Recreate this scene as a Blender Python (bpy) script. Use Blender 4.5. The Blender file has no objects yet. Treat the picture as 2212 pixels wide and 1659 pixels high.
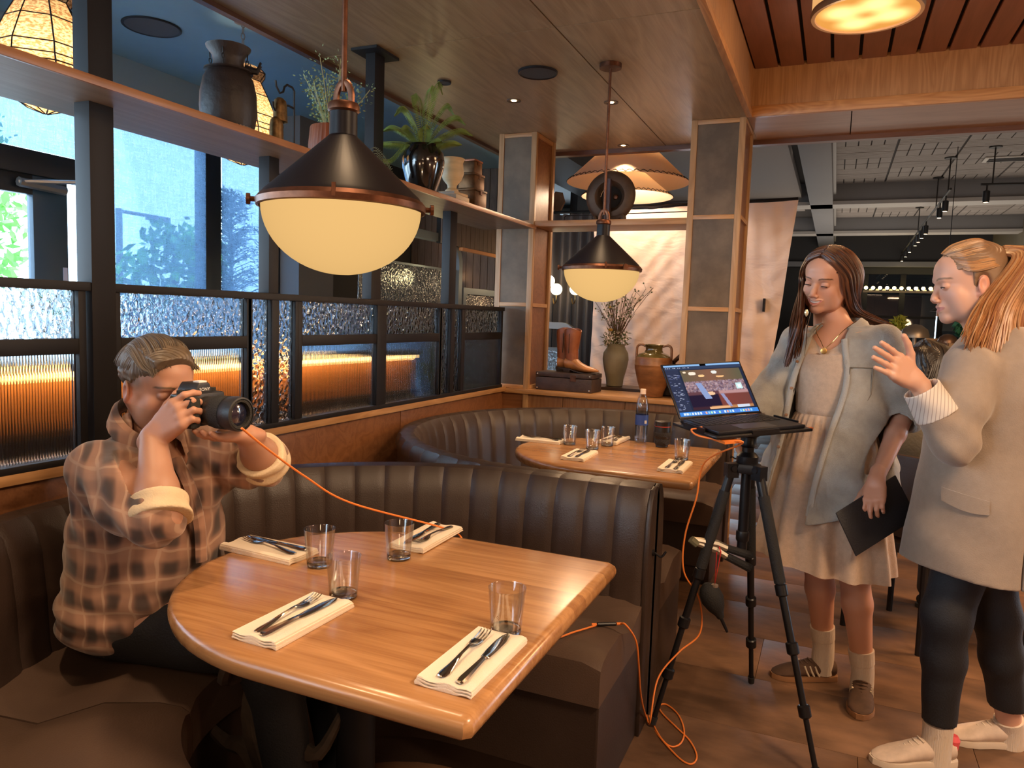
import bpy, bmesh, math, random
import numpy as np
from mathutils import Vector, Matrix
PI = math.pi
SC = bpy.context.scene
COL = SC.collection

# ------------------------------------------------------------------ camera
cam_d = bpy.data.cameras.new('camera'); cam = bpy.data.objects.new('camera', cam_d); COL.objects.link(cam)
RC = ((0.91687492, -0.06694215, 0.39352145), (0.39774006, 0.06970409, -0.91484654), (0.03381174, 0.99531909, 0.0905355))
mw = Matrix(RC).to_4x4(); mw.translation = Vector((0, 0, 1.40)); cam.matrix_world = mw
cam_d.sensor_fit = 'HORIZONTAL'; cam_d.sensor_width = 36.0; cam_d.lens = 1607.778 / 2212 * 36
cam_d.clip_start = .02; cam_d.clip_end = 200
SC.camera = cam
# ------------------------------------------------------------------ world, colour, light paths
w = bpy.data.worlds.new('sky'); SC.world = w; w.use_nodes = True
wn = w.node_tree.nodes; wl = w.node_tree.links; wn.clear()
wo = wn.new('ShaderNodeOutputWorld'); bg = wn.new('ShaderNodeBackground')
bg.inputs[0].default_value = (.62, .82, 1, 1); bg.inputs[1].default_value = 8.5
wl.new(bg.outputs[0], wo.inputs[0])
SC.view_settings.view_transform = 'Standard'; SC.view_settings.look = 'None'
SC.view_settings.exposure = 0.32; SC.view_settings.gamma = 1.0; SC.view_settings.use_curve_mapping = False
cy = SC.cycles
cy.max_bounces = 7; cy.diffuse_bounces = 3; cy.glossy_bounces = 2; cy.transmission_bounces = 5; cy.transparent_max_bounces = 10
cy.caustics_reflective = False; cy.caustics_refractive = False; cy.sample_clamp_indirect = 4.0

def light(kind, name, loc, energy, col, size=.1, rot=None, **kw):
    d = bpy.data.lights.new(name, kind); d.energy = energy; d.color = col
    if kind == 'AREA':
        d.size = size
        if 'size_y' in kw: d.shape = 'RECTANGLE'; d.size_y = kw['size_y']
    elif kind == 'SPOT':
        d.shadow_soft_size = size; d.spot_size = kw.get('spot', 1.2); d.spot_blend = kw.get('blend', .6)
    else: d.shadow_soft_size = size
    o = bpy.data.objects.new(name, d); COL.objects.link(o); o.location = loc
    if rot: o.rotation_euler = rot
    return o
def aim(o, target):
    o.rotation_euler = (Vector(target) - Vector(o.location)).to_track_quat('-Z', 'Y').to_euler()
WARM = (1.0, .62, .33)
# recessed ceiling lights of the dining room (fixtures in view are built further down)
for (x, y, z, e, sp) in ((-1.0, 1.46, 2.57, 18, 1.15), (-1.50, .78, 2.57, 42, 1.3), (-1.732, 3.917, 2.57, 16, 1.3), (-1.225, 4.104, 2.57, 22, 1.3), (-1.427, 5.162, 2.57, 14, 1.3), (-1.05, 3.3, 2.57, 18, 1.3)):
    light('SPOT', 'downlight', (x, y, z), e, (1, .66, .38), .03, spot=sp, blend=.7)
# drum lamp of the aisle, plus unseen area fills added beside and behind camera
aim(light('SPOT', 'drum_lamp', (.03, 3.49, 2.66), 42, (1, .58, .28), .16, spot=2.9, blend=.8), (.03, 3.49, 0))
light('AREA', 'aisle_fill', (1.3, 1.0, 2.75), 75, (1, .68, .42), .6)
light('AREA', 'aisle_fill_rear', (.6, -1.6, 2.75), 26, (1, .70, .45), .8)
light('POINT', 'drum_glow', (.03, 3.49, 2.63), 9, (1, .60, .28), .18)
# unseen fill points added to brighten the ceiling, across the aisle and behind camera
for p_, e_ in (((2.3, 1.5, 1.60), 30), ((2.3, 3.5, 1.60), 30), ((-1.05, -.75, 1.60), 18), ((1.2, -2.2, 1.60), 24)):
    light('POINT', 'fill_point', p_, e_, (1, .66, .38), .18)
light('AREA', 'aisle_lamp_far', (1.9, 4.0, 2.5), 70, (1, .58, .28), .5)
# hall beyond, cool and dim
light('AREA', 'hall_light', (1.2, 8.5, 1.2), 20, (1, .86, .74), 3.0, rot=(PI, 0, 0))
light('AREA', 'hall_light_far', (1.0, 13.0, 1.4), 60, (1, .85, .7), 4.0, rot=(PI, 0, 0))
# ------------------------------------------------------------------ mesh builder
class MB:
    def __init__(s): s.v = []; s.f = []; s.mi = []; s.m = 0
    def add(s, vs, fs):
        o = len(s.v); s.v += [tuple(v) for v in vs]
        for f in fs: s.f.append(tuple(i + o for i in f)); s.mi.append(s.m)
        return s
    def box(s, x0, x1, y0, y1, z0, z1):
        return s.add([(x, y, z) for x in (x0, x1) for y in (y0, y1) for z in (z0, z1)],
                     [(0, 1, 3, 2), (4, 6, 7, 5), (0, 4, 5, 1), (2, 3, 7, 6), (0, 2, 6, 4), (1, 5, 7, 3)])
    def obox(s, c, ax, ay, az):   # oriented box: centre and three half-axis vectors
        c, ax, ay, az = map(Vector, (c, ax, ay, az))
        return s.add([c + ax * i + ay * j + az * k for i in (-1, 1) for j in (-1, 1) for k in (-1, 1)],
                     [(0, 1, 3, 2), (4, 6, 7, 5), (0, 4, 5, 1), (2, 3, 7, 6), (0, 2, 6, 4), (1, 5, 7, 3)])
    def rings(s, rings, cap0=True, cap1=True, closed=True):
        n = len(rings[0]); vs = [p for r in rings for p in r]; fs = []
        for i in range(len(rings) - 1):
            for j in range(n if closed else n - 1):
                k = (j + 1) % n; fs.append((i * n + j, i * n + k, (i + 1) * n + k, (i + 1) * n + j))
        if closed and cap0: fs.append(tuple(range(n - 1, -1, -1)))
        if closed and cap1: fs.append(tuple((len(rings) - 1) * n + j for j in range(n)))
        return s.add(vs, fs)
    def lathe(s, prof, c=(0, 0, 0), n=32, cap0=True, cap1=True, a0=0, sx=1, sy=1):
        return s.rings([[(c[0] + r * sx * math.cos(a0 + 2 * PI * j / n), c[1] + r * sy * math.sin(a0 + 2 * PI * j / n), c[2] + z) for j in range(n)] for r, z in prof], cap0, cap1)
    def tube(s, pts, r, n=8, caps=True, flat=1.0, up=None):
        pts = [Vector(p) for p in pts]; rs = r if isinstance(r, (list, tuple)) else [r] * len(pts); out = []; prev = None
        for i, p in enumerate(pts):
            t = (pts[min(i + 1, len(pts) - 1)] - pts[max(i - 1, 0)]); t = t.normalized() if t.length > 1e-9 else Vector((0, 0, 1))
            if prev is None:
                u = Vector(up) if up else (Vector((0, 0, 1)) if abs(t.z) < .9 else Vector((1, 0, 0)))
            else: u = prev
            u = (u - t * u.dot(t)); u = u.normalized() if u.length > 1e-6 else t.orthogonal().normalized()
            prev = u; b = t.cross(u)
            out.append([p + (u * math.cos(2 * PI * j / n) * flat + b * math.sin(2 * PI * j / n)) * rs[i] for j in range(n)])
        return s.rings(out, caps, caps)
    def prism(s, poly, z0, z1):
        n = len(poly); vs = [(x, y, z0) for x, y in poly] + [(x, y, z1) for x, y in poly]
        return s.add(vs, [tuple(range(n - 1, -1, -1)), tuple(range(n, 2 * n))] + [(i, (i + 1) % n, n + (i + 1) % n, n + i) for i in range(n)])
    def xform(s, M, i0=0):
        for i in range(i0, len(s.v)): s.v[i] = tuple(M @ Vector(s.v[i]))
        return s
    def mesh(s, name, m, bevel=0, smooth=None, seg=2):
        me = bpy.data.meshes.new(name); me.from_pydata(s.v, [], s.f)
        ms = m if isinstance(m, (list, tuple)) else [m]
        for q in ms: me.materials.append(q)
        if len(ms) > 1: me.polygons.foreach_set('material_index', s.mi)
        bm = bmesh.new(); bm.from_mesh(me)
        bmesh.ops.recalc_face_normals(bm, faces=bm.faces)
        if bevel:
            es = [e for e in bm.edges if len(e.link_faces) == 2 and e.calc_face_angle(0) > .6]
            bmesh.ops.bevel(bm, geom=es, offset=bevel, segments=seg, affect='EDGES', profile=.6, clamp_overlap=True)
        bm.to_mesh(me); bm.free()
        if smooth is None: smooth = True
        if smooth:
            me.polygons.foreach_set('use_smooth', [True] * len(me.polygons)); me.set_sharp_from_angle(angle=.6)
        me.update(); return me
    def build(s, name, m, parent=None, bevel=0, smooth=None, seg=2, loc=None):
        return link(name, s.mesh(name, m, bevel, smooth, seg), parent, loc)
def link(name, data, parent=None, loc=None, rot=None):
    o = bpy.data.objects.new(name, data); COL.objects.link(o)
    if parent: o.parent = parent
    if loc is not None: o.location = loc
    if rot is not None: o.rotation_euler = rot
    return o
def tag(o, label=None, cat=None, group=None, kind=None):
    if label: o['label'] = label
    if cat: o['category'] = cat
    if group: o['group'] = group
    if kind: o['kind'] = kind
    return o
def thing(name, label, cat, loc=(0, 0, 0), rz=0, group=None, kind=None):
    o = link(name, None, None, loc, (0, 0, rz)); o.empty_display_size = .05
    return tag(o, label, cat, group, kind)
def copy_tree(o, parent=None):
    c = o.copy(); COL.objects.link(c); c.parent = parent
    for ch in list(o.children): copy_tree(ch, c)
    return c
def at(px, py, hd):      # the point of the room on the sight line of a pixel, hd metres ahead (horizontal distance)
    d = Vector(RC_ @ Vector((px - 1106, -(py - 829.5), -1607.778))); t = hd / (d.x * -.3984 + d.y * .9172)
    return Vector((0, 0, 1.4)) + d * t
RC_ = Matrix(RC)
def V(*a): return Vector(a)
def lerp(a, b, t): return a + (b - a) * t
def spline(pts, n=8):    # Catmull-Rom through points
    P = [Vector(p) for p in pts]; P = [P[0] * 2 - P[1]] + P + [P[-1] * 2 - P[-2]]; out = []
    for i in range(1, len(P) - 2):
        for k in range(n):
            t = k / n; a, b, c, d = P[i - 1], P[i], P[i + 1], P[i + 2]
            out.append(.5 * ((2 * b) + (c - a) * t + (2 * a - 5 * b + 4 * c - d) * t * t + (3 * b - a - 3 * c + d) * t ** 3))
    out.append(P[-2]); return out

# ------------------------------------------------------------------ materials
def nt(name):
    m = bpy.data.materials.new(name); m.use_nodes = True; t = m.node_tree; t.nodes.clear()
    o = t.nodes.new('ShaderNodeOutputMaterial'); return m, t, o
def N(t, kind, ins=None, **kw):
    n = t.nodes.new('ShaderNode' + kind)
    for k, v in kw.items(): setattr(n, k, v)
    for k, v in (ins or {}).items():
        if hasattr(v, 'node') or isinstance(v, bpy.types.NodeSocket): t.links.new(v, n.inputs[k])
        else: n.inputs[k].default_value = v
    return n
def coords(t, scale=(1, 1, 1), rand=True, kind='Object'):
    tc = N(t, 'TexCoord'); out = tc.outputs[kind]
    if rand:
        oi = N(t, 'ObjectInfo'); a = N(t, 'VectorMath', {0: out}, operation='ADD')
        mu = N(t, 'Math', {0: oi.outputs['Random'], 1: 37.0}, operation='MULTIPLY'); t.links.new(mu.outputs[0], a.inputs[1]); out = a.outputs[0]
    return N(t, 'Mapping', {0: out, 3: scale}).outputs[0]
def rgb(c): return (c[0], c[1], c[2], 1)
def mat(name, col, rough=.5, metal=0, var=0, vs=8, vst=(1, 1, 1), bump=0, bs=80, bst=(1, 1, 1), sheen=0, spec=.5, coat=0, sss=0, col2=None, detail=4, trans=0, alpha=1, emit=None, es=0, rvar=0):
    m, t, o = nt(name); p = N(t, 'BsdfPrincipled', {'Base Color': rgb(col), 'Roughness': rough, 'Metallic': metal, 'Specular IOR Level': spec, 'Sheen Weight': sheen, 'Coat Weight': coat})
    p.inputs['Coat Roughness'].default_value = .15
    if sss: p.inputs['Subsurface Weight'].default_value = sss; p.inputs['Subsurface Radius'].default_value = (1, .35, .2); p.inputs['Subsurface Scale'].default_value = .008
    if emit: p.inputs['Emission Color'].default_value = rgb(emit); p.inputs['Emission Strength'].default_value = es
    if var or col2:
        nz = N(t, 'TexNoise', {'Vector': coords(t, vst), 'Scale': vs, 'Detail': detail, 'Roughness': .6})
        c2 = col2 or tuple(c * (1 + var) for c in col); c1 = col if col2 else tuple(c * (1 - var) for c in col)
        mr = N(t, 'MapRange', {0: nz.outputs[0], 1: .35, 2: .65})
        mx = N(t, 'Mix', {0: mr.outputs[0], 6: rgb(c1), 7: rgb(c2)}, data_type='RGBA'); t.links.new(mx.outputs[2], p.inputs['Base Color'])
        if rvar:
            rr = N(t, 'MapRange', {0: nz.outputs[0], 3: rough - rvar, 4: rough + rvar}); t.links.new(rr.outputs[0], p.inputs['Roughness'])
    if bump:
        n2 = N(t, 'TexNoise', {'Vector': coords(t, bst), 'Scale': bs, 'Detail': 3})
        b = N(t, 'Bump', {'Strength': bump, 'Distance': .01, 'Height': n2.outputs[0]}); t.links.new(b.outputs[0], p.inputs['Normal'])
    t.links.new(p.outputs[0], o.inputs[0]); return m
def wood(name, c1, c2, axis=0, rough=.4, g=1.0, stave=0, coat=0, rnd=True, sc=1.0):
    m, t, o = nt(name); vec = coords(t, (1, 1, 1), rnd)
    if stave:      # glued staves: each strip has its own tone and grain
        sp = N(t, 'SeparateXYZ', {0: vec}); st = sp.outputs[1 if axis == 0 else 0]
        fl = N(t, 'Math', {0: st, 1: stave}, operation='DIVIDE'); f2 = N(t, 'Math', {0: fl.outputs[0]}, operation='FLOOR')
        wn_ = N(t, 'TexWhiteNoise', {'W': f2.outputs[0]}, noise_dimensions='1D')
        sc_ = N(t, 'VectorMath', {0: wn_.outputs['Color'], 1: (9, 9, 9)}, operation='MULTIPLY')
        vec = N(t, 'VectorMath', {0: vec, 1: sc_.outputs[0]}, operation='ADD').outputs[0]
    s = [9 * sc, 9 * sc, 9 * sc]; s[axis] = 1.0 * sc
    mp = N(t, 'Mapping', {0: vec, 3: tuple(s)}).outputs[0]
    n1 = N(t, 'TexNoise', {'Vector': mp, 'Scale': 1.0, 'Detail': 2, 'Distortion': .4})
    w = N(t, 'Math', {0: n1.outputs[0], 1: 9.0 * g}, operation='MULTIPLY'); fr = N(t, 'Math', {0: w.outputs[0]}, operation='PINGPONG'); fr.inputs[1].default_value = .5
    s2 = [160, 160, 160]; s2[axis] = 5
    n2 = N(t, 'TexNoise', {'Vector': N(t, 'Mapping', {0: vec, 3: tuple(s2)}).outputs[0], 'Scale': 1.0, 'Detail': 3})
    a = N(t, 'Math', {0: fr.outputs[0], 1: 1.0}, operation='MULTIPLY'); b = N(t, 'Math', {0: n2.outputs[0], 1: .9}, operation='MULTIPLY')
    ad = N(t, 'Math', {0: a.outputs[0], 1: b.outputs[0]}, operation='ADD'); fac = N(t, 'MapRange', {0: ad.outputs[0], 1: .25, 2: 1.0})
    if stave:
        tw = N(t, 'Math', {0: wn_.outputs['Value'], 1: .5}, operation='MULTIPLY'); tt = N(t, 'Math', {0: fac.outputs[0], 1: .6}, operation='MULTIPLY')
        fac = N(t, 'Math', {0: tt.outputs[0], 1: tw.outputs[0]}, operation='ADD')
    mx = N(t, 'Mix', {0: fac.outputs[0], 6: rgb(c1), 7: rgb(c2)}, data_type='RGBA')
    p = N(t, 'BsdfPrincipled', {'Base Color': mx.outputs[2], 'Roughness': rough, 'Coat Weight': coat}); p.inputs['Coat Roughness'].default_value = .2
    bp = N(t, 'Bump', {'Strength': .08, 'Distance': .003, 'Height': n2.outputs[0]}); t.links.new(bp.outputs[0], p.inputs['Normal'])
    t.links.new(p.outputs[0], o.inputs[0]); return m
def emis(name, col, s, trans=0):
    m, t, o = nt(name); e = N(t, 'Emission', {0: rgb(col), 1: s}); t.links.new(e.outputs[0], o.inputs[0]); return m
def thin_glass(name, tint=(1, 1, 1), f=.06, rough=.02):
    m, t, o = nt(name); tr = N(t, 'BsdfTransparent', {0: rgb(tint)}); gl = N(t, 'BsdfGlossy', {0: (1, 1, 1, 1), 1: rough})
    lw = N(t, 'LayerWeight', {0: .35}); a = N(t, 'MapRange', {0: lw.outputs['Fresnel'], 3: f, 4: .5})
    mx = N(t, 'MixShader', {0: a.outputs[0], 1: tr.outputs[0], 2: gl.outputs[0]}); t.links.new(mx.outputs[0], o.inputs[0]); return m
def glass(name, col=(1, 1, 1), rough=0, ior=1.45):
    m, t, o = nt(name); g = N(t, 'BsdfGlass', {0: rgb(col), 1: rough, 2: ior}); t.links.new(g.outputs[0], o.inputs[0]); return m
def pane_mat(name, kind):
    m, t, o = nt(name); tc = N(t, 'TexCoord').outputs['Object']
    if kind == 'hammered':
        vo = N(t, 'TexVoronoi', {'Vector': N(t, 'Mapping', {0: tc, 3: (1, 1, .75)}).outputs[0], 'Scale': 62}, feature='SMOOTH_F1'); vo.inputs['Smoothness'].default_value = .6
        nz = N(t, 'TexNoise', {'Vector': tc, 'Scale': 40, 'Detail': 1}); h = N(t, 'Math', {0: vo.outputs[0], 1: nz.outputs[0]}, operation='ADD').outputs[0]; st, d, r = .8, .006, .05
    else:
        sp = N(t, 'SeparateXYZ', {0: tc}); mu = N(t, 'Math', {0: sp.outputs[1], 1: 2 * PI / .0085}, operation='MULTIPLY')
        h = N(t, 'Math', {0: mu.outputs[0]}, operation='SINE').outputs[0]; st, d, r = .9, .0016, .035
    b = N(t, 'Bump', {'Strength': st, 'Distance': d, 'Height': h})
    rf = N(t, 'BsdfRefraction', {0: (.86, .9, .92, 1), 1: r, 2: 1.25, 'Normal': b.outputs[0]}); gl = N(t, 'BsdfGlossy', {0: (1, 1, 1, 1), 1: .12, 'Normal': b.outputs[0]})
    mx = N(t, 'MixShader', {0: .08, 1: rf.outputs[0], 2: gl.outputs[0]})
    tr = N(t, 'BsdfTransparent', {0: (.9, .93, .95, 1)}); m2 = N(t, 'MixShader', {0: .88, 1: tr.outputs[0], 2: mx.outputs[0]})
    t.links.new(m2.outputs[0], o.inputs[0]); return m
def vcol_mat(name, rough=.5, sss=0, bump=0, bs=300, emit=False, es=1, sheen=0):
    m, t, o = nt(name); at_ = N(t, 'VertexColor', layer_name='Col')
    if emit: e = N(t, 'Emission', {0: at_.outputs[0], 1: es}); t.links.new(e.outputs[0], o.inputs[0]); return m
    p = N(t, 'BsdfPrincipled', {'Base Color': at_.outputs[0], 'Roughness': rough, 'Sheen Weight': sheen})
    if sss: p.inputs['Subsurface Weight'].default_value = sss; p.inputs['Subsurface Radius'].default_value = (1, .35, .2); p.inputs['Subsurface Scale'].default_value = .006
    if bump:
        n2 = N(t, 'TexNoise', {'Vector': coords(t), 'Scale': bs, 'Detail': 2}); b = N(t, 'Bump', {'Strength': bump, 'Distance': .001, 'Height': n2.outputs[0]}); t.links.new(b.outputs[0], p.inputs['Normal'])
    t.links.new(p.outputs[0], o.inputs[0]); return m

M_veneer = wood('ceiling_veneer', (.30, .21, .12), (.42, .31, .19), 1, .38, .6)
M_oak = wood('oak', (.36, .18, .07), (.52, .29, .13), 0, .4)
M_oaky = wood('oak_y', (.36, .18, .07), (.52, .29, .13), 1, .4)
M_oakz = wood('oak_z', (.33, .19, .09), (.47, .29, .15), 2, .45)
M_beam = wood('beam_oak', (.33, .16, .065), (.48, .26, .12), 2, .42, 1.3)
M_beamx = wood('beam_rail', (.40, .17, .055), (.58, .29, .11), 0, .42, 1.6)
M_wains = wood('wainscot_veneer', (.16, .06, .022), (.24, .10, .04), 0, .4, .7)
M_plank = wood('coffer_plank', (.20, .070, .040), (.28, .105, .062), 1, .38, .5)
M_tab = wood('table_oak', (.27, .115, .04), (.54, .28, .115), 0, .27, .8, stave=.085, coat=.3, rnd=False)
M_shelf = wood('shelf_wood', (.26, .11, .045), (.38, .18, .08), 1, .35)
M_black = mat('black_steel', (.011, .010, .012), .5, 0, spec=.3)
M_dark = mat('dark_gap', (.01, .008, .007), .9)
M_plaster = mat('mottled_plaster', (.125, .088, .055), .55, var=.28, vs=6, bump=.15, bs=9, detail=5)
M_leather = mat('brown_leather', (.042, .026, .020), .40, var=.12, vs=5, bump=.12, bs=260, spec=.5, rvar=.05)
M_bluewall = mat('blue_paint', (.17, .34, .48), .55, var=.05, vs=2)
M_grey = mat('grey_paint', (.16, .15, .15), .6)
M_white = mat('white_paint', (.6, .58, .54), .6)
# ================================================================== the setting
def struct(name, m, mb, parent=None, bevel=0, kind='structure', smooth=None):
    o = mb.build(name, m, parent, bevel, smooth)
    if parent is None: o['kind'] = kind
    return o
CZ = 2.60; WX = -2.05; FY = 4.60
# floor: slab plus large tiles with recessed joints
M_tile = mat('floor_tile', (.135, .072, .040), .52, var=.42, vs=2.6, vst=(1, 2.2, 1), spec=.35, bump=.12, bs=30, detail=6, rvar=.08)
M_slab = mat('floor_slab', (.10, .055, .032), .7)
fl = struct('floor', M_slab, MB().box(-9, 8, -5, 22, -.12, -.008))
tm = MB().box(-.6197, .6197, -.2042, .2042, -.008, 0).mesh('floor_tile', M_tile, .001)
for j in range(0, 24):
    for i in range(-3, 4):
        x = i * 1.241 + (.0, .52, .88)[j % 3] - .1; y = j * .41 + .345
        if x < -1.7 or x > 3.6: continue
        link('floor_tile', tm, fl, (x, y, 0))
# wainscot wall under the partition
wl_ = struct('wall_left', M_wains, MB().box(WX - .14, WX, -4, FY + .3, 0, .895))
for y in (.3, 1.5, 2.7, 3.9):
    MB().box(WX, WX + .006, y - .597, y + .597, .1, .89).build('veneer_panel', M_wains, wl_, .001)
struct('trim_1', M_oaky, MB().box(WX - .15, WX + .028, -4, FY, .895, .925), bevel=.003)
struct('baseboard_left', M_black, MB().box(WX + .007, WX + .018, -4, FY, 0, .1))
# ---- steel partition with textured panes (window_1)
win = link('window_1', None); win['kind'] = 'structure'
def bar(y0, y1, z0, z1, d=.022, name='frame_bar'): return MB().box(WX - d, WX + d, y0, y1, z0, z1).build(name, M_black, win, .002)
bar(-2.0, 4.54, 1.432, 1.458, .028, 'top_rail')
bar(-2.0, 4.54, .925, .945, .026, 'bottom_rail')
bar(1.535, 1.615, .945, CZ, .032, 'post')
Mham = pane_mat('hammered_glass', 'hammered'); Mreed = pane_mat('reeded_glass', 'reeded')
bays = [(.30, 1.50, 1), (1.64, 2.18, 1), (2.21, 2.31, 0), (2.355, 2.455, 0), (2.50, 3.045, 1), (3.13, 3.67, 1), (3.70, 3.80, 0), (3.845, 3.94, 0), (3.985, 4.51, 1), (-1.2, .25, 1)]
PT = .004
for (a, b, two) in bays:
    bar(a - .024, a, .945, 1.432, .02, 'mullion'); bar(b, b + .024, .945, 1.432, .02, 'mullion')
    if two:
        bar(a, b, 1.247, 1.292, .02, 'crossbar')
        MB().box(WX - PT, WX + PT, a, b, 1.292, 1.432).build('hammered_pane', Mham, win)
        MB().box(WX - PT, WX + PT, a, b, .945, 1.247).build('reeded_pane', Mreed, win)
    else: MB().box(WX - PT, WX + PT, a, b, .945, 1.432).build('hammered_pane', Mham, win)
for y0, y1 in ((2.31, 2.355), (3.045, 3.13), (3.80, 3.845)): bar(y0 + .002, y1 - .002, .945, 1.432, .024, 'mullion')
for y0, y1, top in ((2.29, 2.345, 2.0), (2.985, 3.065, CZ - .01), (3.755, 3.835, 2.0)): bar(y0, y1, 1.458, top, .026, 'post')
MB().box(WX - .07, WX + .07, 2.93, 3.12, CZ - .014, CZ - .002).build('ceiling_plate', M_black, win)
# ---- plank shelf on the partition
M_shelfu = wood('shelf_under', (.20, .15, .11), (.28, .21, .16), 1, .45, .6)
sh = thing('wall_shelf', 'long wooden shelf running above the black steel partition', 'shelf', (0, 0, 0)); sh['kind'] = 'structure'; del sh['category']
MB().box(-2.24, -1.862, -2, FY + .02, 1.978, 1.998).build('shelf_board', M_shelfu, sh)
MB().box(-1.862, -1.85, -2, FY + .02, 1.976, 2.0).build('edge_band', M_shelf, sh, .001)
# ---- ceiling: veneer panels with open joints
ce = struct('ceiling', M_dark, MB().box(-2.36, -.552, -4, 5.30, CZ + .012, CZ + .05))
ys = [-4, -1.6, 0.45, 3.0, 5.25]
def cross(x):  # the cross joint runs square to the wall
    return 3.0
for x0, x1 in ((-2.34, -1.153), (-1.147, -.552)):
    for y0, y1 in zip(ys[:-1], ys[1:]):
        MB().box(x0, x1, y0 + .003, y1 - .003, CZ, CZ + .014).build('ceiling_panel', M_veneer, ce)
MB().box(-2.375, -2.34, -4, 5.3, CZ - .02, CZ + .10).build('edge_trim', wood('edge_dark', (.08, .035, .02), (.12, .055, .03), 1), ce)
# beams around the slatted coffer
bm_ = link('trim_2', None); bm_['kind'] = 'structure'
MB().box(-.55, -.53, -4, FY, CZ - .004, 2.90).build('side_fascia', M_beam, bm_)
MB().box(-.53, 4.0, FY, FY + .022, CZ + .055, 2.90).build('end_fascia', M_beam, bm_)
MB().box(-.53, 4.0, FY - .006, FY + .028, CZ - .005, CZ + .055).build('bottom_rail', M_beamx, bm_, .003)
MB().box(-.556, -.524, -4, FY - .006, CZ - .008, CZ + .03).build('bottom_rail', wood('beam_rail_y', (.40, .17, .055), (.58, .29, .11), 1, .42, 1.2), bm_, .002)
cf = struct('ceiling_coffer', M_dark, MB().box(-.53, 4.0, -4, FY, 2.885, 2.93))
pm = MB().box(-.061, .061, -4, FY, 2.862, 2.884).mesh('plank', M_plank, .003)
for i in range(32): link('plank', pm, cf, (-.46 + i * .1385, 0, 0))
# soffit beyond the beam and its edge trims
sf = struct('ceiling_soffit', M_dark, MB().box(-.53, 4.0, FY + .02, 5.22, CZ + .012, CZ + .05))
M_sof = wood('soffit_veneer', (.30, .16, .08), (.38, .21, .11), 0, .38, .5)
for x0, x1 in ((-.55, .0), (.006, 4.0)): MB().box(x0, x1, FY + .022, 5.2, CZ, CZ + .014).build('soffit_panel', M_sof, sf)
MB().box(-2.3, 4.0, 5.2, 5.26, CZ - .03, CZ + .75).build('edge_trim', wood('soffit_edge', (.12, .05, .03), (.18, .08, .05), 0), sf)
# ---- columns with plaster panels in oak frames
def column(name, x0, x1, y0, y1, zs):
    c = link(name, None); c['kind'] = 'structure'; t = .036
    MB().box(x0 + .012, x1 - .012, y0 + .012, y1, 0, CZ).build('core', M_wains, c)
    for a, b in zip(zs[:-1], zs[1:]): MB().box(x0 + t, x1 - t, y0 + .008, y0 + .02, a + .012, b - .012).build('plaster_panel', M_plaster, c)
    for x in (x0, x1 - t): MB().box(x, x + t, y0, y0 + .03, 0, CZ).build('stile', M_oakz, c, .0015)
    for z in zs: MB().box(x0 + t, x1 - t, y0 + .001, y0 + .03, z - .013, z + .013).build('rail', M_oak, c, .0015)
    for z in zs: MB().box(x1 - .012, x1 + .002, y0 + .03, y1 - .05, z - .012, z + .012).build('side_rail', M_oaky, c)
    MB().box(x1 - .012, x1 + .003, y1 - .035, y1, 0, CZ).build('stile', M_oakz, c)
    return c
column('column', -2.13, -1.862, FY, 4.95, [.93, 1.48, 2.02, 2.585])
column('column', -.868, -.556, FY, 4.99, [.10, .93, 1.483, 2.03, 2.585])
# low wall and ledge between the columns
wb = struct('wall_back', M_wains, MB().box(-2.05, -.556, FY + .03, 4.93, 0, .885))
for x0, x1 in ((-2.04, -1.62), (-1.615, -1.2), (-1.195, -.87)): MB().box(x0, x1, FY + .018, FY + .03, .1, .88).build('veneer_panel', wood('ledge_front', (.22, .10, .04), (.32, .16, .07), 2, .42), wb)
struct('trim_3', M_oak, MB().box(-2.07, -.85, FY - .015, 4.95, .886, .916), bevel=.003)
ms = thing('wall_shelf', 'short wooden shelf spanning between the two plaster columns', None); ms['kind'] = 'structure'
MB().box(-1.86, -.868, FY + .01, 4.93, 1.993, 2.03).build('shelf_board', M_oak, ms, .002)
# outer shell of the building behind and beside the camera
struct('wall_front', M_wains, MB().box(-2.2, 5, -4.1, -4, 0, 3.2))
struct('wall_right', M_wains, MB().box(4.0, 4.1, -4, 5.2, 0, 3.2))
# ================================================================== entrance bay behind the partition
GX = -4.72
struct('ceiling_entrance', M_bluewall, MB().box(GX - .3, -2.376, -3, 12.0, 3.10, 3.2))
struct('wall_bulkhead', M_bluewall, MB().box(-2.38, -2.34, -3, 5.3, CZ + .05, 3.12))
struct('ceiling_beam_dark', mat('dark_soffit', (.045, .04, .045), .6), MB().box(-2.96, -2.38, 4.1, 11, 2.88, 3.10))
M_frame = mat('dark_window_frame', (.02, .03, .045), .4, .3)
w2 = link('window_2', None); w2['kind'] = 'structure'
def fb(y0, y1, z0, z1, d=.05, nm='frame_bar'): return MB().box(GX - d, GX + d, y0, y1, z0, z1).build(nm, M_frame, w2, .003)
M_shade, t, o = nt('roller_shade')   # woven screen cloth: lets daylight and blurred outlines through
tc = coords(t, (1, 1, 1), False)
wa = N(t, 'TexNoise', {'Vector': N(t, 'Mapping', {0: tc, 3: (1, 260, 14)}).outputs[0], 'Scale': 1, 'Detail': 2}); wb_ = N(t, 'TexNoise', {'Vector': N(t, 'Mapping', {0: tc, 3: (1, 14, 260)}).outputs[0], 'Scale': 1, 'Detail': 2})
ad = N(t, 'Math', {0: wa.outputs[0], 1: wb_.outputs[0]}, operation='ADD'); mr = N(t, 'MapRange', {0: ad.outputs[0], 1: .7, 2: 1.3, 3: .48, 4: .78})
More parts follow.
